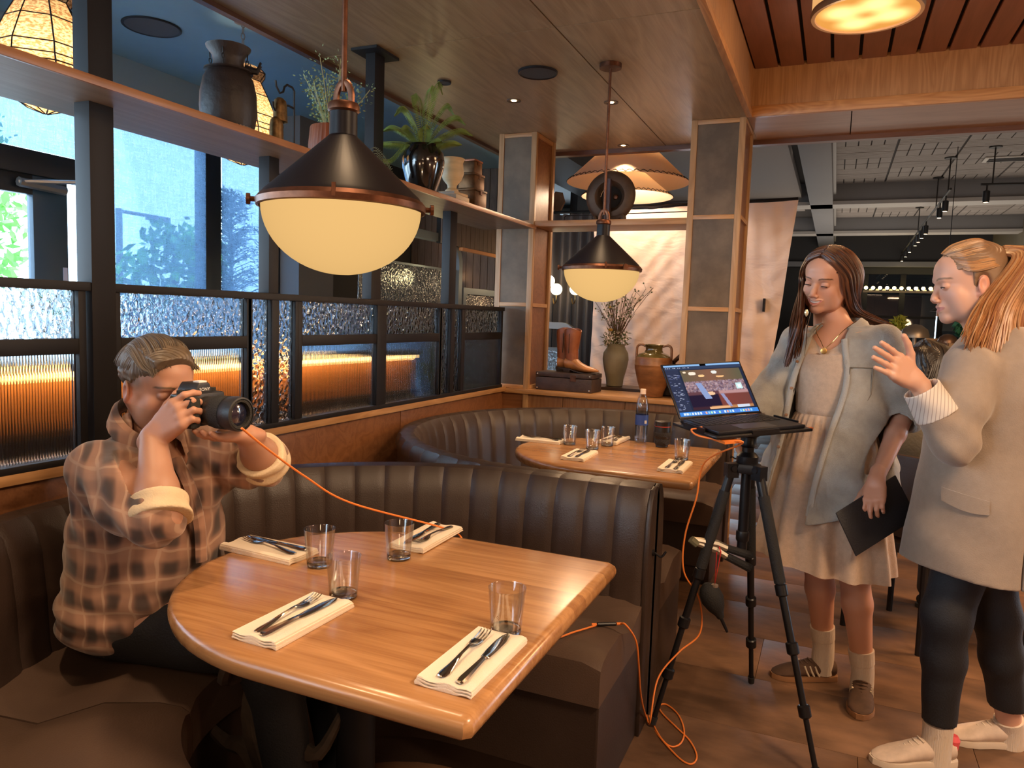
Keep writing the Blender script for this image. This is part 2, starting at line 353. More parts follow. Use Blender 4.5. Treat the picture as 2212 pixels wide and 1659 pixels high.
tr = N(t, 'BsdfTransparent', {0: (.62, .74, .86, 1)}); tl = N(t, 'BsdfTranslucent', {0: (.25, .36, .5, 1)}); mx = N(t, 'MixShader', {0: mr.outputs[0], 1: tl.outputs[0], 2: tr.outputs[0]})
df = N(t, 'BsdfDiffuse', {0: (.10, .14, .20, 1)}); m2 = N(t, 'MixShader', {0: .2, 1: mx.outputs[0], 2: df.outputs[0]}); t.links.new(m2.outputs[0], o.inputs[0])
M_clear = thin_glass('clear_pane', (.93, .97, 1), .04)
MB().box(GX - .06, GX + .06, -3, 5.4, 2.72, 3.10).build('header', mat('header_blue', (.20, .30, .38), .6), w2); fb(-3, 3.60, 2.18, 2.33, .06, 'transom')
for a, b in ((-3, -2.9), (.9, 1.0), (3.55, 3.60), (4.55, 4.71), (5.36, 5.42)): fb(a, b, 0, 2.72, .06, 'mullion')
fb(3.60, 5.4, 0, .35, .06, 'sill')
for a, b, z0 in ((-2.9, .9, 2.33), (1.0, 3.55, 2.33), (3.60, 4.55, .35), (4.71, 5.36, .35)):
    MB().box(GX - .05, GX - .046, a, b, z0, 2.72).build('glass_pane', M_clear, w2)
    if b != .9: sh_ = MB().box(GX + .062, GX + .064, a + .005, b - .005, max(z0, .4), 2.71).build('shade_cloth', M_shade, w2)
struct('column_2', M_grey, MB().box(-4.9, -4.45, 5.42, 5.92, 0, 3.1))
struct('wall_entrance', mat('dark_wall', (.02, .022, .026), .6), MB().box(-4.95, -4.85, 6.0, 12, 0, 3.1))
# glazed entrance door with closer
d1 = link('door_1', None); d1['kind'] = 'structure'
for a, b, z0, z1 in ((2.0, 2.1, 0, 2.18), (3.17, 3.40, 0, 2.18), (3.515, 3.55, 0, 2.18), (2.1, 3.17, 2.06, 2.18), (2.1, 3.17, 0, .3), (.9, 1.0, 0, 2.18)):
    MB().box(GX - .03, GX + .03, a, b, z0, z1).build('door_rail' if z1 - z0 < .5 else 'door_stile', mat('door_blue', (.02, .06, .11), .4) if a == 3.17 else M_frame, d1, .003)
MB().box(GX - .03, GX + .03, 1.0, 2.0, 0, .3).build('door_rail', M_frame, d1)
for a, b in ((2.1, 3.17), (3.40, 3.515), (1.0, 2.0)): MB().box(GX - .004, GX, a, b, .3, 2.18).build('door_glass', M_clear, d1)
cl = MB().tube([(GX + .08, 3.05, 2.12), (GX + .25, 3.3, 2.15), (GX + .1, 3.62, 2.10)], .014, 6).tube([(GX + .08, 3.05, 2.12), (GX + .08, 3.35, 2.11)], .03, 8).build('door_closer', mat('closer_metal', (.35, .38, .4), .35, .8), d1)
MB().tube([(GX + .06, 3.3, .9), (GX + .06, 3.3, 1.45)], .015, 8).build('door_handle', M_frame, d1)
MB().box(GX + .031, GX + .035, 3.36, 3.39, 1.46, 1.62).build('notice_strip', mat('strip_blue', (.5, .6, .9), .5), d1)
# low wall with an LED strip under its ledge, and a bench behind the partition
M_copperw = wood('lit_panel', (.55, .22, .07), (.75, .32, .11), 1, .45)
lw = link('wall_low', None); lw['kind'] = 'structure'
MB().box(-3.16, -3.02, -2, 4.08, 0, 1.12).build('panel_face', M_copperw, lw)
MB().box(-3.16, -2.93, -2, 4.10, 1.12, 1.15).build('ledge', M_grey, lw)
MB().box(-3.02, -2.96, -2, 4.08, 0, .88).build('base_box', mat('bench_back', (.05, .04, .045), .5), lw)
MB().box(-2.965, -2.945, -1.95, 4.07, 1.098, 1.118).build('led_strip', emis('led', (1, .52, .17), 18), lw)
# outdoors
go = struct('ground_outdoors', mat('pavement', (.68, .68, .66), .9), MB().box(-40, GX - .4, -25, 40, -.35, -.3))
rnd = random.Random(5)
def leaf_mb(blobs, n, size, seed=0, jit=1.0):
    r = random.Random(seed); mb = MB()
    for _ in range(n):
        c, R = r.choice(blobs); d = Vector((r.gauss(0, 1), r.gauss(0, 1), r.gauss(0, 1))).normalized() * (r.random() ** .5)
        p = Vector(c) + Vector((d.x * R[0], d.y * R[1], d.z * R[2])); a = Vector((r.gauss(0, 1), r.gauss(0, 1), r.gauss(0, 1))).normalized(); b = a.orthogonal().normalized(); s_ = size * r.uniform(.6, 1.3)
        mb.add([p - a * s_, p + b * s_ * .45, p + a * s_, p - b * s_ * .45], [(0, 1, 2, 3)])
    return mb
M_leaf = mat('street_leaf', (.12, .32, .05), .6, var=.4, vs=1.5, trans=.3); M_bark = mat('bark', (.06, .045, .03), .9, bump=.4, bs=20)
def tree(name, x, y, h, R, label, m, n=700, sz=.13, grp='trees outside the entrance windows'):
    t_ = thing(name, label, 'tree', (x, y, -.3), 0, grp)
    MB().tube([(0, 0, 0), (.05, 0, h * .4), (0, .05, h * .8)], [.1, .08, .03], 8).build('trunk', M_bark, t_)
    bl = [((R * .5 * math.cos(k * 2.1), R * .5 * math.sin(k * 2.1), h * (.5 + .09 * k)), (R * .7, R * .7, R * .5)) for k in range(5)]
    q = leaf_mb(bl, n, sz, int(x * 7 + y)).build('foliage', m, t_, smooth=False); q['kind'] = 'stuff'
tree('street_tree', -11, 9.95, 3.3, .95, 'leafy green tree outside, blurred behind the roller shade', M_leaf, grp=None)
tree('street_tree', -15, 8.9, 4.2, 1.3, 'bright green tree outside, seen through the entrance door glass', M_leaf, 420, grp=None)
tree('street_tree', -23, 13.8, 8.2, 1.1, 'small green tree outside, behind the shade above the entrance door', M_leaf, 260, grp=None)
tree('street_shrub', -13, 10.3, 2.2, .8, 'reddish shrub outside at the foot of the shaded window', mat('red_leaf', (.16, .09, .10), .7), 900, .12, None)
cn = thing('conifer', 'dark spiky evergreen standing just outside the shaded window', 'tree', (-5.75, 5.95, -.3))
MB().tube([(0, 0, 0), (0, 0, 2.9)], [.04, .01], 6).build('trunk', M_bark, cn)
r = random.Random(3); mb = MB()
for k in range(430):
    z = r.uniform(.9, 2.85); R = .62 * (1 - (z - .7) / 2.35) ** .8 + .05; a = r.uniform(0, 2 * PI); L = R * r.uniform(.6, 1.25)
    tip = Vector((math.cos(a) * L, math.sin(a) * L, z + .35 * L)); base = Vector((0, 0, z))
    mb.tube([base, base.lerp(tip, .6) + Vector((0, 0, .03)), tip], [.006, .004, .001], 3, False)
    for q in range(9):
        u = r.uniform(.3, 1); p = base.lerp(tip, u); d = Vector((r.gauss(0, 1), r.gauss(0, 1), r.gauss(.6, .7))).normalized() * .07
        mb.add([p, p + d * .5 + Vector((.006, 0, .004)), p + d, p + d * .5 - Vector((.006, 0, .004))], [(0, 1, 2, 3)])
q = mb.build('needles', mat('needles', (.012, .022, .022), .8), cn, smooth=False); q['kind'] = 'stuff'
sl = thing('street_lamp', 'thin street lamp post with a side arm outside the shaded window', 'lamp', (-14.5, 11.7, -.3))
MB().tube([(0, 0, 0), (0, 0, 3.75)], .07, 8).build('pole', M_grey, sl); MB().tube([(0, 0, 3.7), (.1, .9, 3.68)], .04, 8).box(-.02, .2, .7, 1.2, 3.6, 3.7).build('arm', M_grey, sl)
# rattan-like crinkled paper lanterns
M_lant, t, o = nt('crinkled_paper')
vec = coords(t, (1, 1, 1)); v1 = N(t, 'TexVoronoi', {'Vector': N(t, 'Mapping', {0: vec, 3: (1, 1, 2.2)}).outputs[0], 'Scale': 26}, feature='DISTANCE_TO_EDGE')
n1 = N(t, 'TexNoise', {'Vector': N(t, 'Mapping', {0: vec, 3: (60, 60, 130)}).outputs[0], 'Scale': 1, 'Detail': 4}); mr = N(t, 'MapRange', {0: n1.outputs[0], 1: .42, 2: .6})
mx = N(t, 'Mix', {0: mr.outputs[0], 6: (.40, .24, .12, 1), 7: (.88, .70, .46, 1)}, data_type='RGBA')
df = N(t, 'BsdfDiffuse', {0: mx.outputs[2]}); tl = N(t, 'BsdfTranslucent', {0: mx.outputs[2]}); ms_ = N(t, 'MixShader', {0: .6, 1: df.outputs[0], 2: tl.outputs[0]}); t.links.new(ms_.outputs[0], o.inputs[0])
prof = [(.008, 0), (.09, .03), (.195, .10), (.23, .135), (.23, .19), (.212, .225), (.205, .275), (.15, .40), (.105, .49), (.135, .535), (.10, .57)]
def lantern(x, y, label):
    t_ = thing('paper_lantern', label, 'pendant lamp', (x, y, 2.255), .35, 'faceted paper lanterns over the entrance')
    b = MB().lathe(prof, n=8, cap0=False, cap1=False).build('lantern_shade', M_lant, t_, smooth=False)
    s_ = MB(); 
    for j in range(8):
        a = 2 * PI * j / 8; s_.tube([(r_ * 1.004 * math.cos(a), r_ * 1.004 * math.sin(a), z) for r_, z in prof], .0035, 4)
    for r_, z in prof[1:-1]:
        s_.tube([(r_ * 1.004 * math.cos(2 * PI * j / 8), r_ * 1.004 * math.sin(2 * PI * j / 8), z) for j in range(9)], .003, 4)
    s_.build('wire_frame', M_black, t_)
    for k in range(3):
        a = k * 2.1; MB().lathe([(.001, -.045), (.025, -.03), (.03, -.01), (.02, .02), (.012, .045)], (.08 * math.cos(a), .08 * math.sin(a), .19), 10).build('bulb', emis('bulb_glow', (1, .66, .34), 24), t_)
    MB().tube([(.08 * math.cos(k * 2.1) * f, .08 * math.sin(k * 2.1) * f, .24) for k in range(3) for f in (1, 0)], .006, 6).tube([(0, 0, .24), (0, 0, .57)], .008, 6).build('socket_arms', M_black, t_)
    return t_
def chain(mb, p0, p1, R=.014, r=.0028, pitch=.022):
    p0, p1 = Vector(p0), Vector(p1); n = max(2, int((p1 - p0).length / pitch)); d = (p1 - p0).normalized(); u = d.orthogonal().normalized(); v = d.cross(u)
    for k in range(n):
        c = p0.lerp(p1, (k + .5) / n); w_ = u if k % 2 else v
        mb.tube([c + d * math.cos(a) * R * 1.15 + w_ * math.sin(a) * R * .6 for a in [2 * PI * j / 8 for j in range(9)]], r, 4, False)
for x, y, lab in ((-3.4, 2.37, 'large faceted paper lantern glowing behind the shelf at far left'), (-3.35, 3.56, 'smaller-looking paper lantern glowing behind the dark clay pot')):
    L_ = lantern(x, y, lab); mb = MB(); chain(mb, (0, 0, .56), (0, 0, .835), .018, .0035, .032)
    mb.lathe([(.05, .825), (.05, .845)], n=16).build('canopy', M_grey, L_)
    light('POINT', 'lantern_light', (x, y, 2.46), 6, (1, .72, .44), .05)
spk_m = mat('speaker_grille', (.06, .065, .07), .7, bump=.3, bs=500)
def disc(name, x, y, z, R, label, cat, m=spk_m, grp=None):
    o_ = thing(name, label, cat, (x, y, z), 0, grp)
    MB().lathe([(R * .9, 0), (R * .9, -.006), (.001, -.0061)], n=40).build('grille', m, o_); MB().lathe([(R, 0), (R, -.006), (R * .96, -.010), (R * .9, -.006), (R * .9, 0)], n=40, cap0=False, cap1=False).build('rim', M_black, o_)
disc('ceiling_speaker', -3.98, 3.46, 3.099, .17, 'round dark speaker grille in the blue ceiling by the entrance', 'speaker')
disc('ceiling_speaker', -1.425, 3.503, 2.599, .098, 'round dark speaker grille in the wooden ceiling over the booths', 'speaker')
disc('ceiling_sensor', -1.945, 3.50, 2.599, .036, 'small dark round sensor in the wooden ceiling near the shelf post', 'sensor')
M_dl = emis('downlight_lens', (1, .72, .42), 9)
for x, y, z, lab in ((-1.732, 3.917, CZ, 'small recessed spotlight nearest the shelf post in the wooden ceiling'), (-1.225, 4.104, CZ, 'small recessed spotlight beside the far pendant rod'), (-1.427, 5.12, CZ, 'recessed spotlight at the far edge of the wooden ceiling'), (-2.65, 5.6, 2.88, 'round downlight in the dark soffit above the stacked brass boxes')):
    d_ = thing('downlight', lab, 'ceiling light', (x, y, z)); MB().lathe([(.040, 0), (.040, -.004), (.030, -.003), (.024, .0)], n=24, cap0=False, cap1=False).build('trim_ring', mat('dl_ring', (.1, .07, .05), .5), d_)
    MB().lathe([(.016 if z == CZ else .03, -.002), (.001, -.004)], n=16, cap0=False, cap1=False).build('lens', M_dl, d_)
# ================================================================== back room seen between the columns
struct('ceiling_back', mat('hall_plaster', (.30, .27, .25), .8), MB().box(-2.38, -.53, 5.26, 12, 3.10, 3.2))
M_bead = wood('beadboard', (.13, .085, .06), (.19, .13, .095), 2, .5)
bw = struct('wall_beadboard', M_dark, MB().box(-4.85, -3.32, 8.0, 8.05, 0, 3.1))
for i in range(16): MB().box(-4.84 + i * .095, -4.84 + i * .095 + .089, 7.985, 8.0, 0, 3.1).build('board', M_bead, bw)
b2 = struct('wall_beadboard_side', M_dark, MB().box(-3.32, -3.28, 5.9, 8.0, 2.03, 2.45))
for i in range(22): MB().box(-3.28, -3.268, 5.905 + i * .095, 5.905 + i * .095 + .089, 2.03, 2.38).build('board', M_bead, b2)
struct('trim_4', M_oaky, MB().box(-3.32, -3.25, 5.9, 8.0, 2.38, 2.44)); struct('trim_5', mat('copper_edge', (.6, .25, .09), .5), MB().box(-3.30, -3.262, 6.3, 8.0, 2.0, 2.03))
# grey framed glass screen with a rounded corner
M_scr = mat('screen_grey', (.13, .15, .17), .5)
sc_ = thing('framed_screen', 'grey framed glass screen with a rounded top corner beyond the partition', 'screen'); 
def rrect(y0, y1, z0, z1, R, n=8):   # open top arch path: up, over with rounded corner, down
    pts = [(y0, z0), (y0, z1)] ; pts = [(y0, z1)]
    for k in range(n + 1):
        a = PI / 2 - k * PI / 2 / n; pts.append((y1 - R + R * math.cos(a), z1 - R + R * math.sin(a)))
    pts.append((y1, z0)); return pts
SX = -3.34; pts = rrect(4.75, 6.35, .4, 2.08, .22)
mb = MB(); mb.rings([[(SX + dx, y + dy * ny, z + dy * nz) for dx, dy in ((-.04, -.035), (.04, -.035), (.04, .035), (-.04, .035))] for (y, z), (ny, nz) in zip(pts, [(0, 1)] + [(math.cos(PI / 2 - k * PI / 16), math.sin(PI / 2 - k * PI / 16)) for k in range(9)] + [(1, 0)])])
mb.build('screen_frame', M_scr, sc_); MB().box(SX - .02, SX + .02, 4.75, 6.3, 1.80, 1.815).build('glazing_bar', M_scr, sc_)
MB().box(SX - .004, SX + .004, 4.75, 6.33, .5, 1.80).build('hammered_pane', Mham, sc_)
s2 = thing('framed_screen', 'small grey framed glazed box right of the rounded screen', 'screen')
for a in ((6.42, 7.6, 1.60, 1.66), (6.42, 7.6, .5, .55)): MB().box(SX - .04, SX + .04, *a).build('screen_rail', M_scr, s2)
MB().box(SX - .04, SX + .04, 6.42, 6.48, .55, 1.60).build('screen_stile', M_scr, s2); MB().box(SX - .004, SX + .004, 6.48, 7.6, .55, 1.60).build('glass_pane', Mham, s2)
# stone wall with uneven stones
st = struct('wall_stone', mat('stone_mortar', (.20, .16, .11), .9), MB().box(-4.4, -3.4, 9.0, 9.3, 0, 2.9)); rs = random.Random(8)
Mst = [mat('stone_%s' % n_, c, .8, var=.25, vs=5, bump=.5, bs=12) for n_, c in (('buff', (.42, .30, .17)), ('green', (.26, .27, .20)), ('tan', (.36, .24, .15)), ('rust', (.40, .18, .08)), ('pale', (.5, .42, .3)))]
z = 1.0
while z < 2.75:
    h_ = rs.uniform(.12, .24); x = -4.4
    while x < -3.4:
        w_ = rs.uniform(.12, .32); pr = rs.uniform(.015, .05); mb = MB(); cx_, cz_ = x + w_ / 2, z + h_ / 2; n_ = rs.choice((5, 6, 7)); ring = []
        for j in range(n_):
            a = 2 * PI * j / n_ + rs.uniform(-.2, .2); ring.append((cx_ + math.cos(a) * w_ * .56, cz_ + math.sin(a) * h_ * .56))
        mb.rings([[(a_, 8.99, b_) for a_, b_ in ring], [((a_ - cx_) * .9 + cx_, 9.0 - pr, (b_ - cz_) * .9 + cz_) for a_, b_ in ring]]); mb.build('stone', rs.choice(Mst), st, smooth=False); x += w_
    z += h_
light('SPOT', 'stone_spot', (-3.8, 8.2, 2.7), 14, (1, .72, .42), .05, rot=(.6, 0, 0), spot=1.6)
fp = thing('wall_lamp', 'dark double cylinder wall lamp on the beadboard wall', 'wall lamp', (-4.2, 7.9, 1.75))
for z in (.25, -.13): MB().lathe([(.05, z), (.05, z + .2)], n=16).build('cylinder_shade', M_black, fp)
MB().box(-.03, .03, .0, .08, -.1, .4).build('backplate', M_black, fp)
for z in (2.23, 1.84, 1.55): light('POINT', 'wall_lamp_light', (-4.2, 7.87, z), 1.2, (1, .6, .3), .03)
sp_ = thing('potted_shrub', 'leafy green shrub in the dark corner behind the near pendant', 'plant', (-4.0, 5.35, .0))
q = leaf_mb([((0, 0, .95), (.45, .5, .35)), ((.1, .4, .85), (.35, .4, .3))], 900, .05, 4).build('foliage', mat('shrub_leaf', (.10, .16, .04), .6), sp_, smooth=False); q['kind'] = 'stuff'
MB().lathe([(.16, 0), (.2, .1), (.22, .5), (.2, .52)], n=20).build('planter', M_grey, sp_)
light('POINT', 'shrub_light', (-3.2, 5.6, 1.7), 2.5, (1, .8, .4), .05)
# curtain wall, globe lamps and rounded booth screen behind the ledge
M_curt = mat('taupe_curtain', (.12, .10, .10), .8, var=.1, vs=3)
cw = thing('curtain', 'taupe curtain hanging in soft folds behind the boots', 'curtain'); mb = MB(); n_ = 120
mb.rings([[(-3.3 + 1.05 * i / n_, 7.6 + .035 * math.sin(i * .55) + .02 * math.sin(i * .21 + 1), z) for i in range(n_)] for z in (0, 1.2, 2.5)], closed=False)
mb.build('curtain_cloth', M_curt, cw); MB().tube([(-3.35, 7.6, 2.52), (-2.2, 7.6, 2.52)], .015, 8).build('curtain_rod', M_black, cw)
struct('wall_pier', mat('pale_brick_base', (.30, .42, .44), .7), MB().box(-2.55, -2.30, 8.6, 8.8, 0, 3.1))
pb = bpy.data.objects['wall_pier']; Mpb = mat('pale_brick', (.45, .62, .64), .7, var=.1, vs=9)
for r_ in range(40): MB().box(-2.545 + (r_ % 2) * .02, -2.31 + (r_ % 2) * .004, 8.585, 8.6, r_ * .065, r_ * .065 + .058).build('brick', Mpb, pb)
Mglobe = emis('globe_glow', (1, .86, .55), 5)
for px_, lab in ((1186, 'globe wall lamp half hidden by the left column'), (1202, 'white globe wall lamp left of the far pendant'), (1243, 'white globe wall lamp partly behind the far pendant')):
    p = at(px_, 625 + (0 if px_ > 1190 else -18), 7.75); g = thing('globe_lamp', lab, 'wall lamp', p, 0, None); MB().tube([(-.07, .1, -.09), (-.07, .1, -.5), (-.07, .1, -(p.z))], .006, 6).build('stand_rod', M_black, g)
    MB().lathe([(.06 * math.sin(PI * k / 10), -.06 * math.cos(PI * k / 10)) for k in range(1, 10)], n=20).build('globe', Mglobe, g)
    MB().tube(spline([(0, .0, -.06), (0, 0, -.12), (-.04, .05, -.15), (-.07, .1, -.09)], 4), .006, 6).build('arm', mat('brass_arm', (.4, .25, .1), .35, 1), g)
light('POINT', 'globe_light', (-3.0, 7.3, 1.75), 5, (1, .75, .45), .06)
bs = thing('booth_screen', 'rounded grey booth screen with glass seen behind the boots', 'screen'); mb = MB()
pz = [(-2.75, .3), (-2.75, 1.33)] + [(-2.13 - .16 + .16 * math.cos(a), 1.33 - .16 + .16 * math.sin(a)) for a in [PI / 2 - k * PI / 16 for k in range(9)]] + [(-2.13, .3)]
nn = [(0, 0), (0, 1)] + [(math.cos(PI / 2 - k * PI / 16), math.sin(PI / 2 - k * PI / 16)) for k in range(9)] + [(1, 0)]
mb.rings([[(x + d * nx, 6.4 + e, z + d * nz) for d, e in ((-.03, -.03), (.03, -.03), (.03, .03), (-.03, .03))] for (x, z), (nx, nz) in list(zip(pz, nn))[1:]])
MB().box(-2.78, -2.10, 6.37, 6.43, 0, .31).build('screen_base', M_scr, bs); mb.build('screen_frame', mat('pale_grey', (.30, .30, .30), .5), bs); MB().box(-2.75, -2.16, 6.39, 6.41, .4, 1.10).build('glass_pane', Mham, bs)
MB().box(-2.75, -2.16, 6.38, 6.42, 1.10, 1.13).build('glazing_bar', M_scr, bs)
wr = thing('wine_rack', 'black metal shelf rack with bottles by the bright brick pier', 'rack', (-2.05, 7.9, 0))
for x in (-.17, .17): MB().tube([(x, 0, 0), (x, 0, 1.7)], .014, 6).build('upright', M_black, wr)
for z in (.9, 1.08, 1.30, 1.55): MB().box(-.17, .17, -.1, .1, z, z + .015).build('rack_shelf', mat('rack_copper', (.35, .14, .07), .5), wr)
MB().box(-.16, .16, .11, .13, .8, 1.7).build('backlight', emis('rack_light', (.35, .55, .9), .8), wr)
for k in range(5): tag(MB().lathe([(.032, 0), (.034, .11), (.012, .15), (.011, .19)], (-2.18 + k * .065, 7.9, 1.0951), 10).build('bottle', glass('bottle_glass', (.3, .35, .35), .1)), ('leftmost', 'second from left', 'middle', 'fourth from left', 'rightmost')[k] + ' small dark bottle in the row on the distant rack', 'bottle', 'bottles on the distant rack')
# ================================================================== dining hall beyond the aisle
M_ct = mat('acoustic_tile', (.30, .27, .25), .8, var=.06, vs=4, bump=.3, bs=120)
M_beamp = mat('hall_beam_paint', (.20, .20, .21), .6, var=.03, vs=1)
hc = struct('ceiling_hall', mat('tile_joint', (.07, .065, .065), .9), MB().box(-3.5, 5, 5.26, 18, 3.29, 3.4))
tms = []
def tilemesh(kind):   # tegular tile: two bands of blocks separated by grooves
    mb = MB(); q = .006
    if kind == 0:
        for i in range(5): mb.box(-.3 + i * .12 + q, -.3 + (i + 1) * .12 - q, -.3 + q, -.02, 0, .018)
        for j in range(5): mb.box(-.3 + q, .3 - q, -.01 + j * .062, -.01 + j * .062 + .054, 0, .018)
    else:
        for i in range(5): mb.box(-.3 + i * .12 + q, -.3 + (i + 1) * .12 - q, .02, .3 - q, 0, .018)
        for j in range(5): mb.box(-.3 + q, .3 - q, -.295 + j * .062, -.295 + j * .062 + .054, 0, .018)
    return mb.mesh('ceiling_tile', M_ct, 0, False)
tms = [tilemesh(0), tilemesh(1)]
for j in range(20):
    for i in range(12):
        x = -2.9 + i * .61; y = 5.6 + j * .61
        if -.55 < x < .0: continue
        link('ceiling_tile', tms[(i + j) % 2], hc, (x, y, 3.272))
hb = link('hall_beam', None); hb['kind'] = 'structure'
MB().box(-.42, -.14, 5.27, 17, 3.0, 3.29).build('long_beam', M_beamp, hb, .004)
for s_ in (-.45, -.14): MB().box(s_, s_ + .03, 5.27, 17, 3.13, 3.17).build('beam_moulding', mat('moulding', (.36, .35, .34), .5), hb)
for y in (10.8, 14.1):
    MB().box(-4, 4.5, y, y + .3, 3.03, 3.29).build('cross_beam', M_beamp, hb, .004); MB().box(-4, 4.5, y - .03, y + .33, 3.0, 3.045).build('beam_flange', mat('flange', (.42, .40, .38), .5), hb)
MB().box(-2, 4.5, 16.6, 17, 2.62, 3.29).build('far_header', mat('far_dark', (.035, .034, .036), .7), hb)
MB().box(-2, 4.5, 16.5, 16.6, 2.62, 2.72).build('header_moulding', M_beamp, hb)
struct('wall_hall_right', mat('olive_wall', (.16, .14, .10), .8), MB().box(2.6, 2.7, 5.3, 17, 0, 3.3))
struct('wall_hall_left', mat('dark_hall_wall', (.05, .045, .045), .8), MB().box(-3.3, -3.2, 9.4, 17, 0, 3.3))
# far windows with a row of bulbs behind
wf = link('window_3', None); wf['kind'] = 'structure'; yf = 16.9
for a, b, c, d in ((-2, 4, 0, 1.0), (-2, .45, 1.0, 2.62), (.45, 4, 2.50, 2.62)): MB().box(a, b, yf, yf + .1, c, d).build('wall_panel', mat('far_wall', (.03, .03, .032), .7), wf)
for x in (.45, 1.13, 1.83, 2.5): MB().box(x, x + .10, yf - .02, yf + .1, 1.0, 2.5).build('mullion', M_black, wf)
for x in (.45, 1.13, 1.83): MB().box(x + .1, x + .68, yf - .01, yf + .05, 1.62, 1.67).build('mullion', M_black, wf)
for x in (.55, 1.23, 1.93): MB().box(x, x + .58, yf + .02, yf + .03, 1.0, 2.5).build('glass_pane', thin_glass('far_glass', (.030, .028, .026), .05), wf)
bulbs = MB()
for k in range(14): MB().lathe([(.035 * math.sin(PI * q / 6), -.035 * math.cos(PI * q / 6)) for q in range(1, 6)], (.50 + k * .125, 16.4, 2.2), 8).build('bulb', emis('festoon', (1, .75, .3), 14), wf)
MB().box(.45, 2.3, 16.38, 16.44, 2.11, 2.15).build('bulb_rail', mat('rail_warm', (.4, .3, .18), .5), wf)
# track spotlights
tk_m = mat('track_black', (.01, .01, .012), .5)
def track(x0, x1, y0, y1, heads, rods, label):
    t_ = thing('track_light', label, 'track light', (0, 0, 0)); MB().tube([(x0, y0, 2.9), (x1, y1, 2.9)], .013, 6).build('rail', tk_m, t_)
    for f in rods: x, y = lerp(x0, x1, f), lerp(y0, y1, f); MB().tube([(x, y, 2.9), (x, y, 3.27)], .007, 6).lathe([(.06, 3.26), (.06, 3.275)], (x, y, 0), 16).build('rod', tk_m, t_)
    for f in heads:
        x, y = lerp(x0, x1, f), lerp(y0, y1, f); h_ = MB().tube([(x, y, 2.9), (x, y, 2.84)], .008, 6).lathe([(.028, 2.72), (.032, 2.74), (.032, 2.83), (.015, 2.84)], (x, y, 0), 12).build('spot_head', tk_m, t_)
        MB().lathe([(.022, 2.718), (.001, 2.717)], (x, y, 0), 10, cap0=False, cap1=False).build('spot_lens', M_dl, h_)
track(1.02, 1.10, 9.2, 17.0, (.05, .12, .33, .4, .47, .54, .68, .8, .92), (.03, .18, .5, .75), 'long black track of spotlights receding down the hall')
track(1.26, 2.4, 8.98, 9.1, (.05,), (.09, .6), 'black track with one spotlight crossing above the blonde head')
for x, y, lab in ((.05 - .6, 8.3, 'round hall downlight near the top of the fabric backdrop'), (1.9, 8.1, 'round pale downlight among the hall ceiling tiles at right')):
    d_ = thing('downlight', lab, 'ceiling light', (x, y, 3.27)); MB().lathe([(.07, 0), (.06, -.01), (.001, -.012)], n=20, cap1=False).build('lens', emis('hall_dl', (1, .85, .7), 3), d_)
for x, y, w_, h_, lab in ((.2, 7.35, .42, .3, 'dark square air vent beside the long hall beam'), (1.6, 9.6, .5, .25, 'pale slotted air vent in the hall ceiling'), (-1.0, 7.6, .4, .3, 'slotted air vent left of the long hall beam')):
    v_ = thing('ceiling_vent', lab, 'vent', (x, y, 3.268)); MB().box(-w_ / 2, w_ / 2, -h_ / 2, h_ / 2, -.012, 0).build('vent_frame', M_white if x > 1 or x < 0 else M_grey, v_)
    for k in range(4): MB().box(-w_ * .42, w_ * .42, -h_ * .35 + k * h_ * .2, -h_ * .35 + k * h_ * .2 + .02, -.018, -.012).build('slat', M_black, v_)
# host counter with lamps
hc_ = thing('host_counter', 'long pale topped counter in the hall behind the two women', 'counter', (0, 0, 0))
MB().box(.35, 2.5, 7.0, 7.7, 1.17, 1.205).build('countertop', mat('counter_top', (.55, .42, .30), .4), hc_, .004); MB().box(.40, 2.5, 7.05, 7.65, 0, 1.17).build('counter_body', mat('counter_dark', (.05, .035, .025), .5), hc_)
MB().box(.75, 2.5, 7.62, 7.7, 1.205, 1.33).build('back_ledge', mat('blond_wood', (.62, .42, .26), .5), hc_)
def mush(x, y, s_, label, m):
    l_ = thing('mushroom_lamp', label, 'table lamp', (x, y, 1.205)); MB().lathe([(.055 * s_, 0), (.055 * s_, .012), (.016 * s_, .02), (.016 * s_, .13 * s_)], n=20).build('stem', m, l_)
    MB().lathe([(.11 * s_, .13 * s_), (.11 * s_, .155 * s_), (.095 * s_, .20 * s_), (.05 * s_, .235 * s_), (.001, .245 * s_)], n=28).build('shade', m, l_)
mush(.62, 7.15, 1.0, 'brushed metal mushroom lamp on the counter between the two women', mat('satin_brass', (.35, .30, .24), .4, .7))
mush(.90, 7.45, .7, 'small mushroom lamp further back on the counter', mat('satin_dark', (.25, .15, .1), .4, .7))
tr_ = thing('wire_tray', 'small bright wire tray stand on the counter behind the lamp', 'tray', (.60, 7.45, 1.205))
for z in (0, .16): MB().box(-.14, .14, -.08, .08, z, z + .02).build('tray_shelf', mat('tray_warm', (.8, .5, .4), .4), tr_)
for x in (-.13, .13): MB().tube([(x, -.07, 0), (x, -.07, .18)], .006, 6).build('tray_post', M_white, tr_)
pl_ = thing('potted_plant', 'green leafy plant on the counter left of the profile face', 'plant', (1.06, 7.5, 1.33)); q = leaf_mb([((0, 0, .12), (.12, .1, .12))], 260, .035, 6).build('foliage', mat('plant_teal', (.05, .22, .14), .5), pl_, smooth=False); q['kind'] = 'stuff'
MB().lathe([(.04, 0), (.05, .06)], n=14).build('pot', M_grey, pl_)
p2 = thing('potted_plant', 'small yellow green plant beside the dark-haired head', 'plant', (.52, 7.5, 1.40)); q = leaf_mb([((0, 0, .05), (.07, .06, .08))], 160, .03, 9).build('foliage', mat('plant_lime', (.35, .4, .06), .5), p2, smooth=False); q['kind'] = 'stuff'
